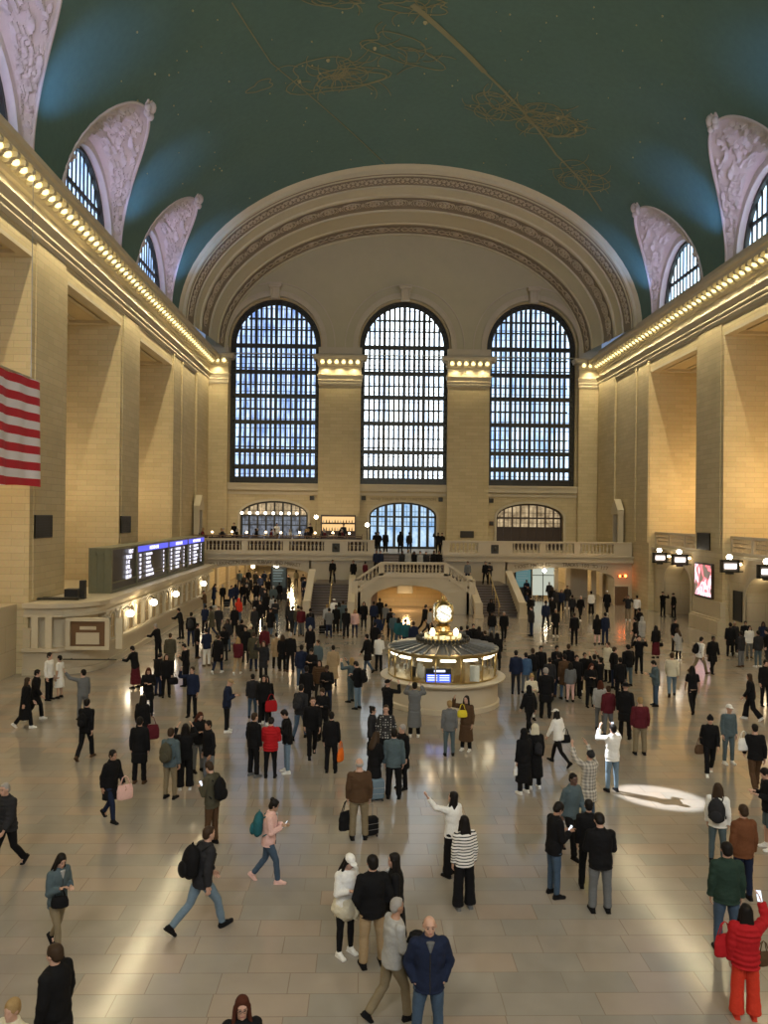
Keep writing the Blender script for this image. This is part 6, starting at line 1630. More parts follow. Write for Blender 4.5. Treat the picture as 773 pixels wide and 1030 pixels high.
P_('greyheadR', 549, 722, 1.76, 5, 'stand', 'short:grey hair', 'coat:black', KT, 'grey haired man in black coat seen from behind right of the booth', wide=1.12)
P_('bentblack', 533, 738, 1.60, 330, 'walk', 'hood:black', 'puffer:black', KT, 'person in black hooded jacket walking in front of the booth right side')
P_('cardigan', 534, 724, 1.62, 175, 'phone', 'bun:blond', 'jacket:cream', 'leggings:white', 'blond woman in cream jacket behind the black hooded jacket', face=True)
P_('facingblack', 580, 702, 1.68, 180, 'stand', 'short:dark hair', 'jacket:black', 'wide:black', 'woman in loose black clothes facing the camera in the right crowd', face=True)
P_('phoneblack', 594, 711, 1.66, 175, 'phone', 'long:auburn', 'jacket:black', KT, 'long haired woman in black looking at her phone in the right crowd', face=True)
P_('scarfw', 604, 734, 1.64, 20, 'stand', 'long:auburn', 'jacket:lightgrey', 'jeans:grey', 'auburn haired woman in pale grey jacket seen from behind in the right crowd')
P_('creamcoat', 612, 686, 1.72, 240, 'stand', 'short:brown hair', 'coat:cream', KT, 'tall person in cream coat in the right crowd')
P_('armpic', 603, 704, 1.68, 330, 'photohigh', 'bun:dark hair', 'sweater:black', KT, 'person in black raising both hands beside the cream coat')
P_('jeansM', 618, 693, 1.74, 80, 'pocket', 'short:brown hair', 'jacket:black', 'jeans:navy', 'man in black jacket and dark jeans at the right end of the crowd')
P_('bigblack', 632, 690, 1.74, 345, 'stand', 'short:dark hair', 'jacket:black', 'jeans:slate', 'broad man in black jacket and blue jeans at the right end of the crowd', wide=1.14)
P_('photoM', 643, 677, 1.70, 190, 'photo', 'short:dark hair', 'jacket:black', KT, 'person in black photographing toward the camera, right of the crowd')
P_('maroonskirt', 660, 662, 1.66, 350, 'stand', 'long:dark hair', 'jacket:black', 'skirt:maroon', 'woman in black top and maroon skirt standing alone')
P_('coupleA', 679, 655, 1.74, 160, 'stand', 'short:dark hair', 'jacket:black', KT, 'man in black behind the woman in the pale coat', face=True)
P_('coupleB', 683, 665, 1.64, 330, 'phone', 'long:brown hair', 'coat:lightgrey', 'leggings:black', 'woman in pale grey coat with a dark shoulder bag', shoe='white')
P_('guardA', 667, 620, 1.78, 170, 'photo', 'cap:black', 'jacket:black', KT, 'guard in black uniform left of the lit archway')
P_('guardB', 678, 621, 1.74, 260, 'wide', 'cap:black', 'jacket:black', KT, 'guard in black uniform directly before the lit archway')
P_('suitfar', 578, 648, 1.76, 2, 'stand', 'crop:brown hair', 'jacket:black', KT, 'man in black suit walking away alone right of the kiosk')
P_('cplA', 601, 648, 1.66, 0, 'stand', 'long:dark hair', 'coat:black', 'leggings:pink', 'woman in long dark coat beside the man in a navy suit')
P_('cplB', 609, 648, 1.76, 350, 'stand', 'short:dark hair', 'jacket:navy', 'trousers:navy', 'man in navy suit next to the woman in the long dark coat')

# ---- crowds: pixel of the feet, height, heading, pose, hair, top, legs; described by look and place
CROWDS = {}
def crowd(name, rows, z=0.0, y=None, cut=True, **kw):
    L = CROWDS.setdefault(name, [])
    for r in rows:
        if y is not None:
            d = ray(r[0], 540); t_ = (y-CAM.y)/d.y; p = CAM+d*t_; p.z = z
        else: p = on_z(r[0], r[1], z)
        L.append((r[0], p, r, kw))
rnd = random.Random(11)
DK = ['black', 'black', 'charcoal', 'black', 'navy', 'charcoal']; PZ = ['stand', 'stand', 'walk', 'phone', 'pocket', 'wide', 'walkm']
def auto(pts, dark=0.85):
    out = []
    for (x, y) in pts:
        tk = rnd.choice(['jacket', 'coat', 'jacket', 'puffer']); tc_ = rnd.choice(DK) if rnd.random() < dark else rnd.choice(['olive', 'maroon', 'grey', 'slate', 'tan', 'brown'])
        bk, bc = rnd.choice([('trousers', 'black'), ('trousers', 'black'), ('jeans', 'jeans'), ('jeans', 'navy'), ('trousers', 'charcoal')])
        out.append((x, y, rnd.uniform(1.6, 1.8), rnd.choice([0, 10, 180, 175, 350, 200, 90, 270]), rnd.choice(PZ), rnd.choice(['short:dark hair', 'long:dark hair', 'short:brown hair', 'cap:black', 'long:brown hair', 'crop:grey hair', 'beanie:black']), tk+':'+tc_, bk+':'+bc))
    return out
crowd('in the left low arch', auto([(241,592),(246,597),(250,591),(253,600),(257,593),(262,598),(266,592),(270,601),(274,592),(278,589),(283,589),(290,597),(298,590),(305,596),(307,611),(307,602),(248,604)]))
crowd('in front of the left low arch', auto([(215,610),(224,609),(233,611),(237,610),(244,608),(249,609),(258,608),(264,610),(267,617),(275,613),(281,606),(206,618)]))
crowd('in the left crowd behind the maroon top', auto([(206,637),(213,640),(220,637),(258,626),(262,631),(268,622),(289,634),(294,638),(300,639),(312,641),(256,640),(272,640),(277,630)]) +
 [(236,638,1.66,175,'stand','long:dark hair','coat:black','trousers:black'), (240,627,1.62,5,'stand','hood:brightred','jacket:brightred','jeans:jeans'), (303,640,1.72,0,'stand','short:brown hair','jacket:maroon','jeans:grey'), (275,624,1.66,350,'stand','short:dark hair','jacket:lightgrey','trousers:black')])
crowd('in the left crowd near the stroller', [(208,670,1.74,320,'phone','short:dark hair','jacket:navy','trousers:white'), (219,677,1.74,15,'walk','crop:brown hair','coat:black','jeans:navy'), (226,664,1.66,200,'phone','long:dark hair','jacket:black','jeans:charcoal'), (239,678,1.64,5,'walk','long:blond','jacket:maroon','trousers:tan'),
 (247,666,1.72,185,'stand','short:dark hair','coat:black','trousers:charcoal'), (255,675,1.76,5,'stand','short:brown hair','coat:olive','jeans:navy'), (252,662,1.66,170,'stand','beanie:cream','jacket:olive','jeans:jeans'), (198,662,1.7,90,'stand','short:dark hair','jacket:black','trousers:black'), (229,655,1.66,200,'stand','long:dark hair','jacket:charcoal','jeans:jeans'), (243,657,1.7,20,'stand','short:dark hair','jacket:black','jeans:jeans')])
crowd('in the left crowd around the tan coat', [(265,684,1.66,180,'armup','long:brown hair','coat:charcoal','trousers:black'), (266,665,1.7,0,'stand','short:dark hair','jacket:maroon','jeans:charcoal'), (278,672,1.62,350,'stand','short:dark hair','coat:tan','trousers:black'), (284,675,1.64,20,'stand','long:brown hair','coat:black','trousers:black'), (292,676,1.78,5,'stand','crop:grey hair','jacket:black','trousers:black'),
 (303,692,1.76,5,'stand','short:dark hair','jacket:navy','jeans:jeans'), (312,664,1.66,185,'stand','beanie:lightgrey','coat:black','trousers:black'), (314,694,1.7,200,'phone','short:dark hair','jacket:black','trousers:black'), (320,684,1.72,220,'stand','short:brown hair','jacket:slate','jeans:navy'), (321,707,1.62,180,'stand','long:dark hair','puffer:brown','leggings:charcoal'),
 (268,727,1.6,175,'stand','long:dark hair','jacket:black','trousers:black'), (308,718,1.7,10,'stand','short:dark hair','jacket:black','trousers:black'), (329,716,1.7,190,'phone','short:brown hair','jacket:black','jeans:navy'), (312,648,1.72,0,'stand','short:dark hair','jacket:navy','trousers:black')])
crowd('at the foot of the left dark steps', [(329,636,1.68,350,'stand','short:blond','jacket:lightgrey','trousers:black'), (331,642,1.72,0,'phone','short:dark hair','jacket:grey','jeans:navy'), (338,637,1.7,180,'stand','short:dark hair','coat:black','trousers:black'), (341,634,1.72,5,'stand','long:dark hair','coat:slate','trousers:slate'),
 (345,633,1.76,350,'stand','short:brown hair','coat:slate','trousers:charcoal'), (348,642,1.76,5,'walk','short:dark hair','jacket:black','trousers:black'), (357,641,1.62,180,'stand','long:blond','jacket:pink','leggings:navy'), (336,629,1.7,0,'stand','cap:white','jacket:white','jeans:grey')])
crowd('before the orange lit low arch', [(366,632,1.66,180,'stand','long:dark hair','coat:black','trousers:black'), (376,633,1.74,0,'stand','short:dark hair','jacket:navy','trousers:black'), (382,629,1.74,350,'stand','short:dark hair','jacket:black','trousers:black'), (388,634,1.66,20,'walk','short:dark hair','jacket:grey','jeans:navy'), (380,650,1.72,5,'stand','short:dark hair','jacket:navy','trousers:black'),
 (393,641,1.68,350,'stand','short:dark hair','coat:black','trousers:black'), (396,648,1.7,20,'stand','cap:grey','jacket:slate','jeans:slate'), (401,652,1.62,0,'stand','long:dark hair','jacket:teal','jeans:jeans'), (408,655,1.66,350,'stand','short:dark hair','jacket:teal','jeans:navy'), (416,658,1.66,0,'stand','short:brown hair','jacket:navy','trousers:black'), (377,660,1.7,20,'stand','short:dark hair','jacket:black','trousers:black'),
 (427,636,1.74,60,'stride','short:dark hair','jacket:black','trousers:black'), (432,639,1.66,70,'stride','short:dark hair','jacket:lightgrey','jeans:charcoal')])
crowd('behind the booth on its right side', [(464,664,1.66,0,'stand','short:dark hair','jacket:grey','trousers:black'), (470,663,1.66,20,'stand','short:dark hair','jacket:black','trousers:black'), (476,661,1.68,180,'stand','short:dark hair','coat:black','trousers:black'), (482,664,1.66,0,'stand','long:dark hair','coat:black','trousers:black'), (488,668,1.6,350,'stand','short:brown hair','puffer:black','trousers:black'), (494,672,1.66,10,'stand','long:dark hair','coat:black','trousers:black'), (500,674,1.7,0,'stand','hood:black','coat:black','trousers:black'),
 (495,644,1.66,180,'stand','hat:black','jacket:black','jeans:grey'), (507,645,1.74,185,'walk','crop:grey hair','jacket:black','trousers:black'), (494,628,1.7,180,'walk','hood:black','jacket:black','trousers:black')])
crowd('in the right low arch', auto([(526,590),(530,604),(528,597),(536,592),(540,598),(545,597),(534,600),(553,606),(525,584)], 0.8))
crowd('in front of the right low arch', auto([(531,611),(534,626),(529,618),(535,640),(549,633),(556,624),(556,612),(560,616),(565,616),(571,612),(559,640)], 0.85) + [(584,624,1.74,170,'walk','crop:grey hair','jacket:black','trousers:black'), (576,622,1.66,10,'walk','short:dark hair','jacket:charcoal','trousers:black'), (595,618,1.7,0,'stand','short:dark hair','sweater:white','wide:black'), (611,618,1.78,0,'walk','cap:white','coat:black','trousers:black'), (632,624,1.74,200,'photo','short:brown hair','jacket:charcoal','trousers:khaki'), (641,624,1.72,0,'stand','short:dark hair','sweater:white','trousers:black'), (644,640,1.72,330,'walk','short:dark hair','jacket:black','jeans:navy'), (640,652,1.7,300,'walkm','short:dark hair','jacket:black','jeans:charcoal'), (646,650,1.64,340,'stand','hood:lightgrey','coat:lightgrey','jeans:grey')])
crowd('in the right crowd beside the booth', [(536,694,1.7,0,'stand','short:brown hair','jacket:black','jeans:olive'), (544,691,1.72,180,'stand','short:dark hair','jacket:black','jeans:navy'), (553,704,1.64,20,'stand','short:dark hair','jacket:charcoal','trousers:charcoal'), (562,701,1.74,0,'stand','short:dark hair','jacket:black','jeans:navy'), (568,703,1.74,350,'stand','short:dark hair','coat:brown','jeans:jeans'), (572,690,1.76,30,'stand','short:brown hair','jacket:black','trousers:black'), (574,706,1.5,0,'stand','long:dark hair','jacket:grey','leggings:pink'),
 (598,700,1.64,0,'stand','short:dark hair','jacket:black','trousers:black'), (588,696,1.6,180,'stand','short:dark hair','jacket:black','trousers:black'), (560,690,1.7,170,'stand','short:dark hair','jacket:black','trousers:black'), (612,740,1.62,350,'stand','bun:brown hair','jacket:maroon','jeans:grey'), (624,705,1.68,0,'stand','short:dark hair','jacket:black','trousers:black')])
crowd('in the group by the right wall', [(735,660,1.72,20,'stand','short:dark hair','coat:black','trousers:black'), (739,658,1.72,180,'stand','crop:grey hair','coat:charcoal','trousers:black'), (746,671,1.72,330,'stand','short:dark hair','jacket:charcoal','trousers:grey'), (754,662,1.66,180,'stand','long:dark hair','jacket:white','jeans:grey'), (763,671,1.74,350,'stand','short:dark hair','jacket:charcoal','jeans:slate'), (772,668,1.72,300,'stand','short:dark hair','jacket:black','jeans:charcoal'), (750,656,1.66,200,'stand','short:dark hair','jacket:black','trousers:black'), (768,657,1.66,200,'stand','long:dark hair','jacket:navy','trousers:black')])
crowd('on the upper balcony by the blue doors', [(378,0,1.72,350,'stand','short:dark hair','coat:black','trousers:black'), (381,0,1.72,200,'pocket','short:dark hair','jacket:black','trousers:black'), (388,0,1.78,20,'stand','short:dark hair','coat:black','trousers:black'), (403,0,1.78,0,'stand','hood:black','coat:black','trousers:black'), (412,0,1.74,0,'stand','short:dark hair','jacket:charcoal','jeans:navy'), (441,0,1.72,200,'armup','short:dark hair','jacket:black','trousers:black'), (445,0,1.7,190,'stand','short:dark hair','jacket:black','trousers:black')], z=BZ, y=64.0)
crowd('on the landing behind the curved balustrade', [(379,0,1.72,180,'stand','short:dark hair','jacket:navy','trousers:black'), (383,0,1.7,180,'stand','short:dark hair','jacket:navy','trousers:black'), (405,0,1.66,180,'stand','short:dark hair','jacket:charcoal','trousers:black'), (411,0,1.76,180,'stand','short:blond','jacket:lightgrey','trousers:black'), (417,0,1.66,180,'stand','long:dark hair','jacket:black','trousers:black'), (423,0,1.68,180,'stand','short:dark hair','jacket:lightgrey','trousers:black'), (429,0,1.64,180,'stand','short:dark hair','jacket:charcoal','trousers:black'), (437,0,1.72,180,'stand','short:dark hair','jacket:black','trousers:black'), (442,0,1.72,180,'stand','short:dark hair','jacket:black','trousers:black')], z=2.75, y=57.6)
crowd('on the landing above the side steps', [(335,0,1.78,180,'wide','short:dark hair','jacket:black','trousers:black'), (356,0,1.74,180,'stand','short:dark hair','jacket:black','trousers:black'), (368,0,1.66,40,'stand','short:dark hair','jacket:maroon','trousers:black'), (471,0,1.74,190,'stand','short:dark hair','jacket:grey','jeans:navy'), (489,0,1.76,200,'wide','short:dark hair','jacket:black','trousers:black'), (493,0,1.7,190,'phone','short:dark hair','jacket:charcoal','trousers:black')], z=1.86, y=59.0)
ORD = ['', 'first', 'second', 'third', 'fourth', 'fifth', 'sixth', 'seventh', 'eighth', 'ninth', 'tenth', 'eleventh', 'twelfth', 'thirteenth', 'fourteenth', 'fifteenth', 'sixteenth', 'seventeenth', 'eighteenth', 'nineteenth', 'twentieth']
for nm, L in CROWDS.items():
    L.sort(key=lambda e: e[0])
    for i, (x, p, r, kw) in enumerate(L):
        h, hd, pose, hair, top, bot = r[2:8]; hr = tuple(hair.split(':')); tp = tuple(top.split(':')); bt = tuple(bot.split(':'))
        pl = nm[3:] if False else nm
        lab = 'person in %s %s, %s from left %s' % (tp[1], {'longcoat': 'coat', 'sweater': 'sweater', 'jacket': 'jacket', 'coat': 'coat', 'puffer': 'puffer'}[tp[0]], ORD[i+1], pl)
        person(p, h, hd, pose, hr, tp, bt, sk=rnd.choice([0, 0, 1, 3, 2]), shoe=rnd.choice(['black', 'black', 'brown', 'white']), label=lab, group='people '+nm, face=120 < hd < 240 and (p-CAM).length < 36)

# ---- carried things
backpack('stridingman', 'black', 'large black backpack on the man striding right in blue jeans', 1.1)
backpack('phoneman', 'black', 'black backpack on the man in the olive grey jacket')
backpack('pinkwoman', 'teal', 'teal backpack on the woman in the pink jacket', 1.05)
backpack('greenpack', 'olive', 'olive backpack on the man in khaki jeans')
backpack('greybackpack', 'charcoal', 'grey backpack on the woman in the white top at the right', 1.1)
backpack('packjeans', 'black', 'black backpack on the man in pale jeans left of the booth')
backpack('jeanpack', 'charcoal', 'charcoal backpack on the person in jeans left of the tall man')
backpack('armblack2', 'charcoal', 'small charcoal backpack on the cream hood woman', 0.7)
backpack('whitepack', 'black', 'black backpack on the man in the white shirt striding right')
backpack('blackwalker', 'black', 'black backpack on the person in black walking away', 0.85)
backpack('counterpack', 'charcoal', 'dark backpack on the tall man at the ticket counter', 0.95)
bag(hand_pos('pinkbag', 'l')+V((0, 0, 0.25)), 'tote', 'pink', 'pink tote bag held by the woman in the black coat', 0.6, 1.0)
bag(hand_pos('redbag', 'r')+V((0.05, 0, 0.3)), 'tote', 'maroon', 'large maroon bag hanging beside the dark haired woman', 0.3, 1.25)
bag(hand_pos('handbagger', 'l')+V((0.05, -0.05, 0.25)), 'handbag', 'black', 'black handbag of the woman near the ticket office', 0.3, 1.2)
bag(hand_pos('redshopper', 'l')+V((0.05, -0.05, 0.3)), 'tote', 'red', 'red shopping bag held by the woman with long hair', 0.3, 1.1)
bag(hand_pos('orangebag', 'r')+V((0.05, -0.05, 0.12)), 'shopper', 'orange', 'bright orange bag carried by the person in black', 1.2, 1.05)
bag(hand_pos('brownsweater', 'l')+V((0, 0, 0.05)), 'tote', 'black', 'black shoulder bag hanging in the left hand of the bald man', 0.6, 1.2)
bp_ = on_z(373, 841); suitcase(bp_.x, bp_.y, 'black', 'small black wheeled case beside the bald man in brown sweater', 0.4, 0.85, 0.45)
bp_ = on_z(379, 805); suitcase(bp_.x, bp_.y, 'lightjeans', 'pale blue suitcase standing behind the bald man', 0.2, 0.95)
bp_ = on_z(228, 611); suitcase(bp_.x, bp_.y, 'black', 'black suitcase in front of the left low arch', 0.2, 1.1)
bp_ = on_z(324, 638); suitcase(bp_.x, bp_.y, 'black', 'black suitcase at the foot of the left dark steps', 0.2, 0.9)
bag(torso_pos('browncoat', 0.05, 0.22, 0.60), 'handbag', 'yellow', 'yellow shoulder bag on the woman in the brown coat', 0.2, 0.95)
bag(hand_pos('armblack', 'l')+V((0, 0, 0.1)), 'shopper', 'white', 'small white paper bag held by the hooded woman', 0.9, 0.7)
bag(hand_pos('whitesweater', 'r')+V((0.05, -0.05, 0.35)), 'handbag', 'black', 'black bag on the back of the woman in the white sweater', 0.2, 1.0)
bag(hand_pos('blueshirt', 'l')+V((0.0, 0.0, 0.05)), 'shopper', 'yellow', 'pale yellow bag between the blue jacket and the plaid coat', 0.4, 0.9)
bag(torso_pos('redwoman', -0.30, 0.05, 0.50), 'tote', 'red', 'red tote bag slung left of the woman in red', 0.3, 0.9)
bag(torso_pos('redwoman', 0.27, 0.05, 0.25), 'handbag', 'brown', 'brown purse at the hip of the woman in red', 0.3, 0.8)
bag(torso_pos('tealwoman', 0.10, 0.20, 0.33), 'handbag', 'black', 'black crossbody bag on the woman in the slate blue jacket', 0.2, 0.8)
bag(torso_pos('brownbagw', 0.28, 0.0, 0.45), 'tote', 'rust', 'large rust brown shoulder bag at the right edge', 0.3, 1.15)
bag(hand_pos('brownwalk', 'r')+V((-0.05, -0.05, 0.30)), 'handbag', 'brown', 'brown bag swinging from the woman in the black beanie', 0.3, 1.1)
bag(torso_pos('totemaker', -0.27, 0.0, 0.62), 'tote', 'white', 'white tote bag on the shoulder of the man in brown trousers', 0.3, 0.95)
bag(hand_pos('coupleB', 'r')+V((0.25, -0.1, 0.15)), 'handbag', 'black', 'dark shoulder bag of the woman in the pale grey coat', 0.3, 1.0)
bag(hand_pos('maroonskirt', 'r')+V((0.08, 0, 0.2)), 'handbag', 'black', 'black bag of the woman in the maroon skirt', 0.3, 0.9)
for k_, lb in (('pinkwoman', 'phone in the hands of the woman in the pink jacket'), ('phoneman', 'phone held by the man in the olive jacket'), ('whitecap', 'phone held by the woman in the white cap'), ('suitman', 'phone held by the man in the black suit jacket'), ('redwoman', 'lit phone raised by the woman in red'), ('sunlit', 'phone held up by the person in the sunbeam'), ('phonelady', 'glowing phone of the person behind the tall man')):
    phone(k_, lb)
# coats over an arm / round a waist
def draped(pt, color, label, sc=(0.2, 0.16, 0.36), rz=0.0, name='folded_jacket'):
    t = empty(name, pt, rz, label, 'jacket')
    q = MB(); loft(q, [((0, 0, -sc[2]*2), sc[0]*0.45, sc[1]*0.4), ((0.02, 0, -sc[2]*1.5), sc[0]*0.9, sc[1]*0.8), ((0, 0, -sc[2]), sc[0], sc[1]), ((0, 0, -sc[2]*0.3), sc[0]*0.8, sc[1]*0.9), ((0, 0, 0.04), sc[0]*0.5, sc[1]*0.8)], 18)
    me = remeshed(q, 'cloth', 0.012, 2, 0.022); pobj('cloth', me, fab(color), t)
    q = MB(); q.tube([(sc[0]*0.5, -sc[1]*0.5, -0.1), (sc[0]*0.8, -sc[1]*0.6, -sc[2]), (sc[0]*0.6, -sc[1]*0.5, -sc[2]*1.7)], [0.05, 0.06, 0.05], 10); me = remeshed(q, 'sleeve', 0.012, 2, 0.01); pobj('sleeve', me, fab(color), t)
draped(hand_pos('greysweater', 'r')+V((-0.02, -0.12, 0.10)), 'black', 'black coat draped over the arm of the grey haired man', (0.22, 0.18, 0.30), 0.3)
draped(hand_pos('greysweater', 'r')+V((0.16, -0.22, 0.06)), 'paleyellow', 'pale yellow padded jacket hanging between the two men at the bottom', (0.14, 0.11, 0.26), 0.2)
wr_, ps_ = REG['whitecap']; draped(wr_.location+V((0.0, 0.0, 0.93)), 'cream', 'cream jacket tied round the waist of the woman in the white cap', (0.23, 0.18, 0.19), 0.2)
# stroller in the left crowd
sp = on_z(217, 668); t = empty('stroller', (sp.x, sp.y, 0), 0.4, 'black folding stroller beside the man in white trousers', 'stroller')
q = MB()
for s in (-1, 1):
    q.tube([(s*0.22, -0.35, 0.95), (s*0.22, -0.1, 0.5), (s*0.22, 0.35, 0.1)], 0.015, 6); q.tube([(s*0.22, -0.3, 0.1), (s*0.22, 0.1, 0.6)], 0.015, 6)
q.tube([(-0.22, -0.35, 0.95), (0.22, -0.35, 0.95)], 0.018, 6); q.build('frame', M['steel'], t)
q = MB(); loft(q, [((0, 0.1, 0.32), 0.2, 0.2), ((0, 0.0, 0.45), 0.22, 0.24), ((0, -0.1, 0.75), 0.22, 0.14), ((0, -0.02, 0.95), 0.2, 0.2)]); pobj('seat', remeshed(q, 'seat', 0.02, 3), fab('black'), t)
for sx in (-1, 1):
    for y_ in (-0.3, 0.35): q = MB(); q.tube([(sx*0.22-0.02, y_, 0.09), (sx*0.22+0.02, y_, 0.09)], 0.09, 12); q.build('wheel', M['black'], t)

# ================================================================== restaurant on the left of the balcony
m = MB(); m.box(-17.6, -3.6, 62.9, 71.6, BZ, 4.55); struct(m.build('floor_restaurant', M['darkwood']))
t = empty('restaurant_rail', (-17.5, 62.85, 4.55), 0, 'long low dark wooden rail of the restaurant behind the left balustrade', 'railing')
q = MB(); q.box(0, 13.7, -0.05, 0.05, 0.72, 0.80); q.build('handrail', M['wood'], t)
q = MB()
for i in range(12): q.box(0.1+i*1.15, 1.1+i*1.15, -0.02, 0.02, 0.08, 0.66)
q.build('panels', M['darkwood'], t)
for i in range(13): q = MB(); q.box(i*1.14-0.03, i*1.14+0.03, -0.04, 0.04, 0, 0.75); q.build('post', M['wood'], t)
cloth_w = simple('table_linen', (0.62,0.58,0.50)); ntab = 0
for i in range(9):
    x = -16.2+i*1.42; y_ = 64.1+1.3*(i % 2)
    t = empty('dining_table', (x, y_, 4.55), 0, 'small restaurant table on the balcony, %s from the left' % ORD[i+1], 'table', 'restaurant tables')
    q = MB(); q.lathe([(0.42, 0.70), (0.44, 0.73), (0.42, 0.75)], n=18); q.build('tabletop', cloth_w if i % 2 else M['wood'], t)
    q = MB(); q.lathe([(0.25, 0), (0.05, 0.05), (0.04, 0.7)], n=12); q.build('pedestal', M['black'], t)
    t2 = empty('table_lamp', (x, y_, 5.30), 0, 'small shaded lamp on restaurant table, %s from the left' % ORD[i+1], 'lamp', 'restaurant table lamps')
    q = MB(); q.lathe([(0.06, 0), (0.015, 0.03), (0.015, 0.2)], n=10); q.build('base', M['brass'], t2); q = MB(); q.lathe([(0.10, 0.18), (0.06, 0.32)], n=12); q.build('shade', M['globew'], t2)
    for s in (-1, 1):
        ch = empty('dining_chair', (x+s*0.86, y_, 4.55), 0, 'dark restaurant chair %s of table %s on the balcony' % ('left' if s < 0 else 'right', ['one', 'two', 'three', 'four', 'five', 'six', 'seven', 'eight', 'nine'][i]), 'chair', 'restaurant chairs')
        q = MB(); q.bev(-0.22, 0.22, -0.22, 0.22, 0.42, 0.47, 0.02); q.build('seat', M['darkwood'], ch)
        q = MB(); q.bev(s*0.2-0.02, s*0.2+0.02, -0.2, 0.2, 0.47, 0.92, 0.015); q.build('backrest', M['darkwood'], ch)
        for a_ in (-1, 1):
            for b_ in (-1, 1): q = MB(); q.tube([(a_*0.19, b_*0.19, 0), (a_*0.19, b_*0.19, 0.43)], 0.018, 6); q.build('leg', M['darkwood'], ch)
        if (i*2+(s > 0)) % 7 != 3:
            lb = 'seated diner in %s at restaurant table %s, %s side' 
            tc_ = rnd.choice(['black', 'white', 'charcoal', 'maroon', 'navy', 'lightgrey'])
            person((x+s*0.84, y_, 4.55), 1.7, -90*s, 'sit', (rnd.choice(['short', 'long']), rnd.choice(['dark hair', 'blond', 'grey hair'])), ('sweater', tc_), ('trousers', 'black'), sk=rnd.choice([0, 1, 3]),
                   label=lb % (tc_, ['one', 'two', 'three', 'four', 'five', 'six', 'seven', 'eight', 'nine'][i], 'left' if s < 0 else 'right'), group='restaurant diners')
for i, (x, cl) in enumerate(((-14.9, 'black'), (-11.2, 'white'), (-8.3, 'black'), (-5.4, 'charcoal'))):
    person((x, 67.0, 4.55), 1.74, 180, 'stand', ('short', 'dark hair'), ('sweater', cl), ('trousers', 'black'), label='standing waiter in %s in the restaurant, %s from the left' % (cl, ORD[i+1]), group='restaurant staff')
# glowing balls stand in for lamp reflections in the restaurant arch glass
for i in range(8):
    x = -14.9+i*0.72
    t = empty('reflection_globe', (x, 71.2, 7.15), 0, 'white ball standing in for a reflection before the restaurant arch, %s from the left' % ORD[i+1], 'lamp', 'restaurant reflection globes')
    q = MB(); q.ball((0, 0, 0), 0.15, 12, 8); q.build('globe', emit('reflection_white', (1.0,0.93,0.8), 3.0) if i == 0 else bpy.data.materials['reflection_white'], t, smooth=True)
    q = MB(); q.tube([(0, 0, 0.14), (0, 0, 0.32)], 0.015); q.tube([(0, 0, 0.32), (0, 0.5, 0.32)], 0.012); q.build('stem', M['bronze'], t)
# back bar against the pilaster
t = empty('back_bar', (-6.0, 70.7, 4.55), 0, 'dark back bar with lit bottle shelves against the stone pilaster', 'bar')
q = MB(); q.box(-1.6, 1.6, -0.35, 0.5, 0, 1.05); q.build('counter', M['darkwood'], t)
q = MB(); q.box(-1.6, 1.6, 0.4, 0.5, 1.0, 2.45); q.box(-1.6, -1.5, 0, 0.5, 1.0, 2.45); q.box(1.5, 1.6, 0, 0.5, 1.0, 2.45); q.box(-1.6, 1.6, 0, 0.5, 2.4, 2.5); q.box(-1.5, 1.5, 0.05, 0.45, 1.7, 1.74); q.build('shelves', M['darkwood'], t)
q = MB(); q.box(-1.5, 1.5, 0.37, 0.39, 1.05, 1.65); q.box(-1.5, 1.5, 0.37, 0.39, 1.8, 2.35); q.build('back_light', emit('bar_glow', (1.0,0.6,0.25), 0.8), t)
BOT = [simple('bottle_dark', (0.02,0.04,0.02), rough=0.15), simple('bottle_amber', (0.2,0.08,0.02), rough=0.15), simple('bottle_clear', (0.5,0.55,0.5), rough=0.1)]
for i in range(22):
    x = -1.35+0.26*(i % 11); z = 1.05 if i < 11 else 1.74
    q = MB(); q.lathe([(0.04, 0), (0.045, 0.02), (0.045, 0.2), (0.015, 0.27), (0.015, 0.34)], n=10)
    o = q.build('bottle', BOT[i % 3], None, smooth='auto'); o.location = (-6.0+x, 70.9, 4.55+z); tag(o, 'small bottle on the %s shelf of the back bar' % ('lower' if i < 11 else 'upper'), 'bottle', 'bottles on the %s bar shelf' % ('lower' if i < 11 else 'upper'))
for i, x in enumerate((-7.9, -3.35)):
    t = empty('lamp_post', (x, 68.6 if i == 0 else 64.6, BZ if i else 4.55), 0, ['globe lamp post left of the back bar', 'globe lamp post at the right end of the restaurant by the blue doors'][i], 'lamp')
    q = MB(); q.lathe([(0.16, 0), (0.07, 0.1), (0.03, 0.3), (0.03, 2.1), (0.07, 2.15)], n=12); q.build('post', M['bronze'], t, smooth='auto'); q = MB(); q.ball((0, 0, 2.3), 0.17, 12, 8); q.build('globe', M['globe'], t, smooth=True)
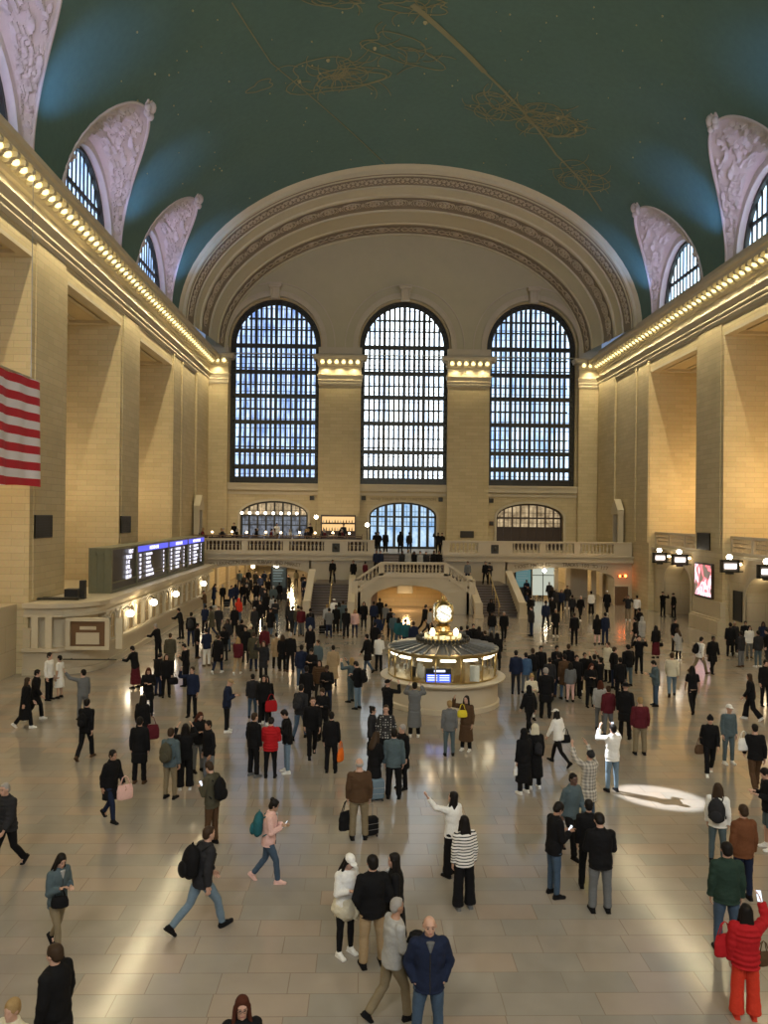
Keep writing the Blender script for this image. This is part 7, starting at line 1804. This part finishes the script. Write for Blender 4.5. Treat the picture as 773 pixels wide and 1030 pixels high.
# gold line painting on the vault: two long bands, plain linework and small stars
g_ = MB(); rg = random.Random(4)
def on_vault(px, py):
    d = ray(px, py); t = 20.0
    for _ in range(400):
        p = CAM+d*t
        if (p.x/VX)**2+((p.z-VZ)/VR)**2 >= 1: break
        t += 0.2
    lo, hi = t-0.2, t
    for _ in range(14):
        m_ = (lo+hi)/2; p = CAM+d*m_
        if (p.x/VX)**2+((p.z-VZ)/VR)**2 >= 1: hi = m_
        else: lo = m_
    p = CAM+d*lo; return p.y, math.acos(max(-1, min(1, -p.x/VX)))
def vline(pts, w=0.05):
    P3 = [V(VP(y, th, 0.03)) for y, th in pts]; vs = []
    for i_, p in enumerate(P3):
        d = (P3[min(i_+1, len(P3)-1)]-P3[max(i_-1, 0)]).normalized(); n_ = V((p.x/VX**2, 0, (p.z-VZ)/VR**2)).normalized(); s = d.cross(n_)
        for q_ in (-1, 1):
            for k_ in (0, 1): vs.append(p+s*w*q_-n_*0.02*k_)
    fs = []
    for i_ in range(len(P3)-1):
        o = i_*4; fs += [(o, o+4, o+6, o+2), (o+1, o+3, o+7, o+5), (o, o+1, o+5, o+4), (o+2, o+6, o+7, o+3)]
    g_.add(vs, fs)
def pxline(a, b, n, w): 
    A, B = on_vault(*a), on_vault(*b); vline([(A[0]+(B[0]-A[0])*k/n, A[1]+(B[1]-A[1])*k/n) for k in range(n+1)], w)
pxline((415, 4), (488, 72), 14, 0.17); pxline((488, 72), (560, 155), 12, 0.09); pxline((560, 155), (606, 212), 10, 0.09)
pxline((233, 2), (272, 62), 12, 0.03); pxline((272, 62), (388, 165), 20, 0.03)
def scribble(cx, cy, w, h, n, wd=0.028, tilt=0.0):
    for k in range(n):
        r = rg.random(); a = rg.uniform(0, 2*pi); x = cx+w*r*cos(a); y = cy+h*r*sin(a)+tilt*(x-cx); d = rg.uniform(-0.7, 0.7)+(pi if rg.random() < 0.5 else 0)+math.atan(tilt); cv = rg.uniform(-0.35, 0.35)
        pts = []
        for j in range(8):
            pts.append(on_vault(x, y)); x += 3.6*cos(d); y += 2.6*sin(d); d += cv
        vline(pts, wd)
def loop(cx, cy, w, h, tilt=0.0, wob=0.2, wd=0.035):
    ph = rg.uniform(0, 6); pts = []
    for k in range(41):
        a = 2*pi*k/40; r = 1+wob*sin(3*a+ph)+wob*0.5*sin(5*a+2*ph); x = w*r*cos(a); y = h*r*sin(a); pts.append(on_vault(cx+x, cy+y+tilt*x))
    vline(pts, wd)
for (cx, cy, w, h, n, tl) in ((335, 76, 52, 17, 46, -0.05), (405, 50, 40, 14, 18, 0.3), (420, 6, 35, 8, 14, 0.0), (500, 108, 26, 13, 30, 0.25), (552, 122, 34, 16, 46, 0.2), (585, 178, 26, 14, 22, 0.3), (340, 2, 26, 5, 8, 0.0)):
    scribble(cx, cy, w, h, n, 0.026, tl); loop(cx, cy, w*0.9, h, tl)
loop(556, 124, 26, 10, 0.25, 0.1, 0.07); loop(350, 78, 34, 9, -0.05, 0.12, 0.05); loop(262, 86, 12, 5, -0.4)
g_.build('gold_linework', M['gold'], ceil)
g_ = MB()
for k in range(110):
    x, y_ = rg.uniform(120, 700), rg.uniform(0, 200); y, th = on_vault(x, y_)
    if y < 60.5: g_.ball(VP(y, th, 0.03), rg.choice([0.035, 0.045, 0.06]), 6, 4)
for (x, y_) in ((301, 81), (377, 48), (428, 22), (562, 118), (580, 130), (330, 60)): g_.ball(VP(*on_vault(x, y_), 0.03), 0.13, 8, 5)
g_.build('gold_stars', M['star'], ceil)
# ================================================================== light
wd = bpy.data.worlds.new('world'); SC.world = wd; wd.use_nodes = True
wd.node_tree.nodes['Background'].inputs[0].default_value = (0.45, 0.6, 0.9, 1); wd.node_tree.nodes['Background'].inputs[1].default_value = 0.3
for sgn in (-1, 1):
    for c in [5.6, 17.8, 29.9, 42.1, 54.2, 66]:
        # added sizeless spots along the bulb row carry the bulbs' light down the walls
        for k in range(9): lamp('SPOT', 'cornice_lamp', (sgn*(HX-0.66), c-5.6+1.4*k, 20.72), 210, (1.0,0.84,0.52), 0.0, aim=(sgn*(HX-1.0), c-5.6+1.4*k, 18), angle=150, blend=1.0)
    for c in BAYS:
        lamp('SPOT', 'lunette_floodlight', (sgn*(HX-0.75), c-2.2, 22.4), 520, (0.68,0.58,1.0), 0.15, aim=(sgn*15.5, c+4.5, 28), angle=95, blend=0.9)
    for c in BAYS:
        lamp('POINT', 'recess_light', (sgn*(HX+3.2), c, 9), (700 if sgn > 0 else 330)*(0.35 if c < 20 else 1), (1.0,0.68,0.34) if sgn > 0 else (1.0,0.75,0.45), 1.3)
for sgn in (-1, 1):
    for c in [9.6, 21.8, 33.9, 46.1, 58.0]:
        lamp('SPOT', 'vault_blue_floodlight', (sgn*(HX-1.3), c-0.8, 21.9), 1500, (0.20,0.42,1.0), 0.1, aim=(sgn*16.9, c+1.2, 26.5), angle=48, blend=1.0)
for x, n_ in ((-12.3, 'l'), (12.3, 'r')):
    for y in (66, 74, 82, 92): lamp('POINT', 'passage_light', (x, y, 3.2 if y < 73 else 3.3), 420, (1.0,0.76,0.45), 0.3)
lamp('POINT', 'undercroft_light', (-0.4, 57.2, 1.0), 120, (1.0,0.60,0.25), 0.25)
for x in (-14, -10, -6): lamp('POINT', 'restaurant_light', (x, 68.5, 7.4), 45, (1.0,0.7,0.4), 0.3)
for x0, x1 in PILX:  # added sizeless spots carry the capital bulbs' light down the pilasters
    for k in range(3 if x1-x0 > 3 else 1): lamp('SPOT', 'capital_lamp', (x0+(x1-x0)*(k+0.5)/(3 if x1-x0 > 3 else 1), YE-1.06, 20.8), 120, (1.0,0.80,0.42), 0.0, aim=(x0+(x1-x0)*(k+0.5)/(3 if x1-x0 > 3 else 1), YE-1.0, 10), angle=150, blend=1.0)
for k, c in enumerate(BAYS):
    if c > 25: lamp('POINT', 'archway_light', (HX+1.0, c+0.9, 3.4), 14, (1.0,0.8,0.5), 0.15)
# narrow spot lamp added at a high left lunette imitates sunlight on the floor
lamp('SPOT', 'sunbeam', (-18.0, 33.0, 25.2), 170000, (0.92,0.96,1.0), 0.02, aim=on_z(664, 802), angle=2.9, blend=0.5)
for x in (-9, 0, 9):  # unseen area fills added behind the camera to brighten the hall
    lamp('AREA', 'fill_light', (x, -6, 19), 750, (1.0,0.90,0.74), 3.0, aim=(x*0.5, 30, 0))
SC.view_settings.view_transform = 'Standard'; SC.view_settings.look = 'None'; SC.view_settings.gamma = 1
SC.view_settings.use_curve_mapping = False; SC.view_settings.exposure = 0.38
SC.cycles.use_denoising = True; SC.cycles.max_bounces = 6; SC.cycles.diffuse_bounces = 4; SC.cycles.glossy_bounces = 3
SC.cycles.transparent_max_bounces = 6; SC.cycles.sample_clamp_indirect = 6.0
SC.cycles.caustics_reflective = False; SC.cycles.caustics_refractive = False
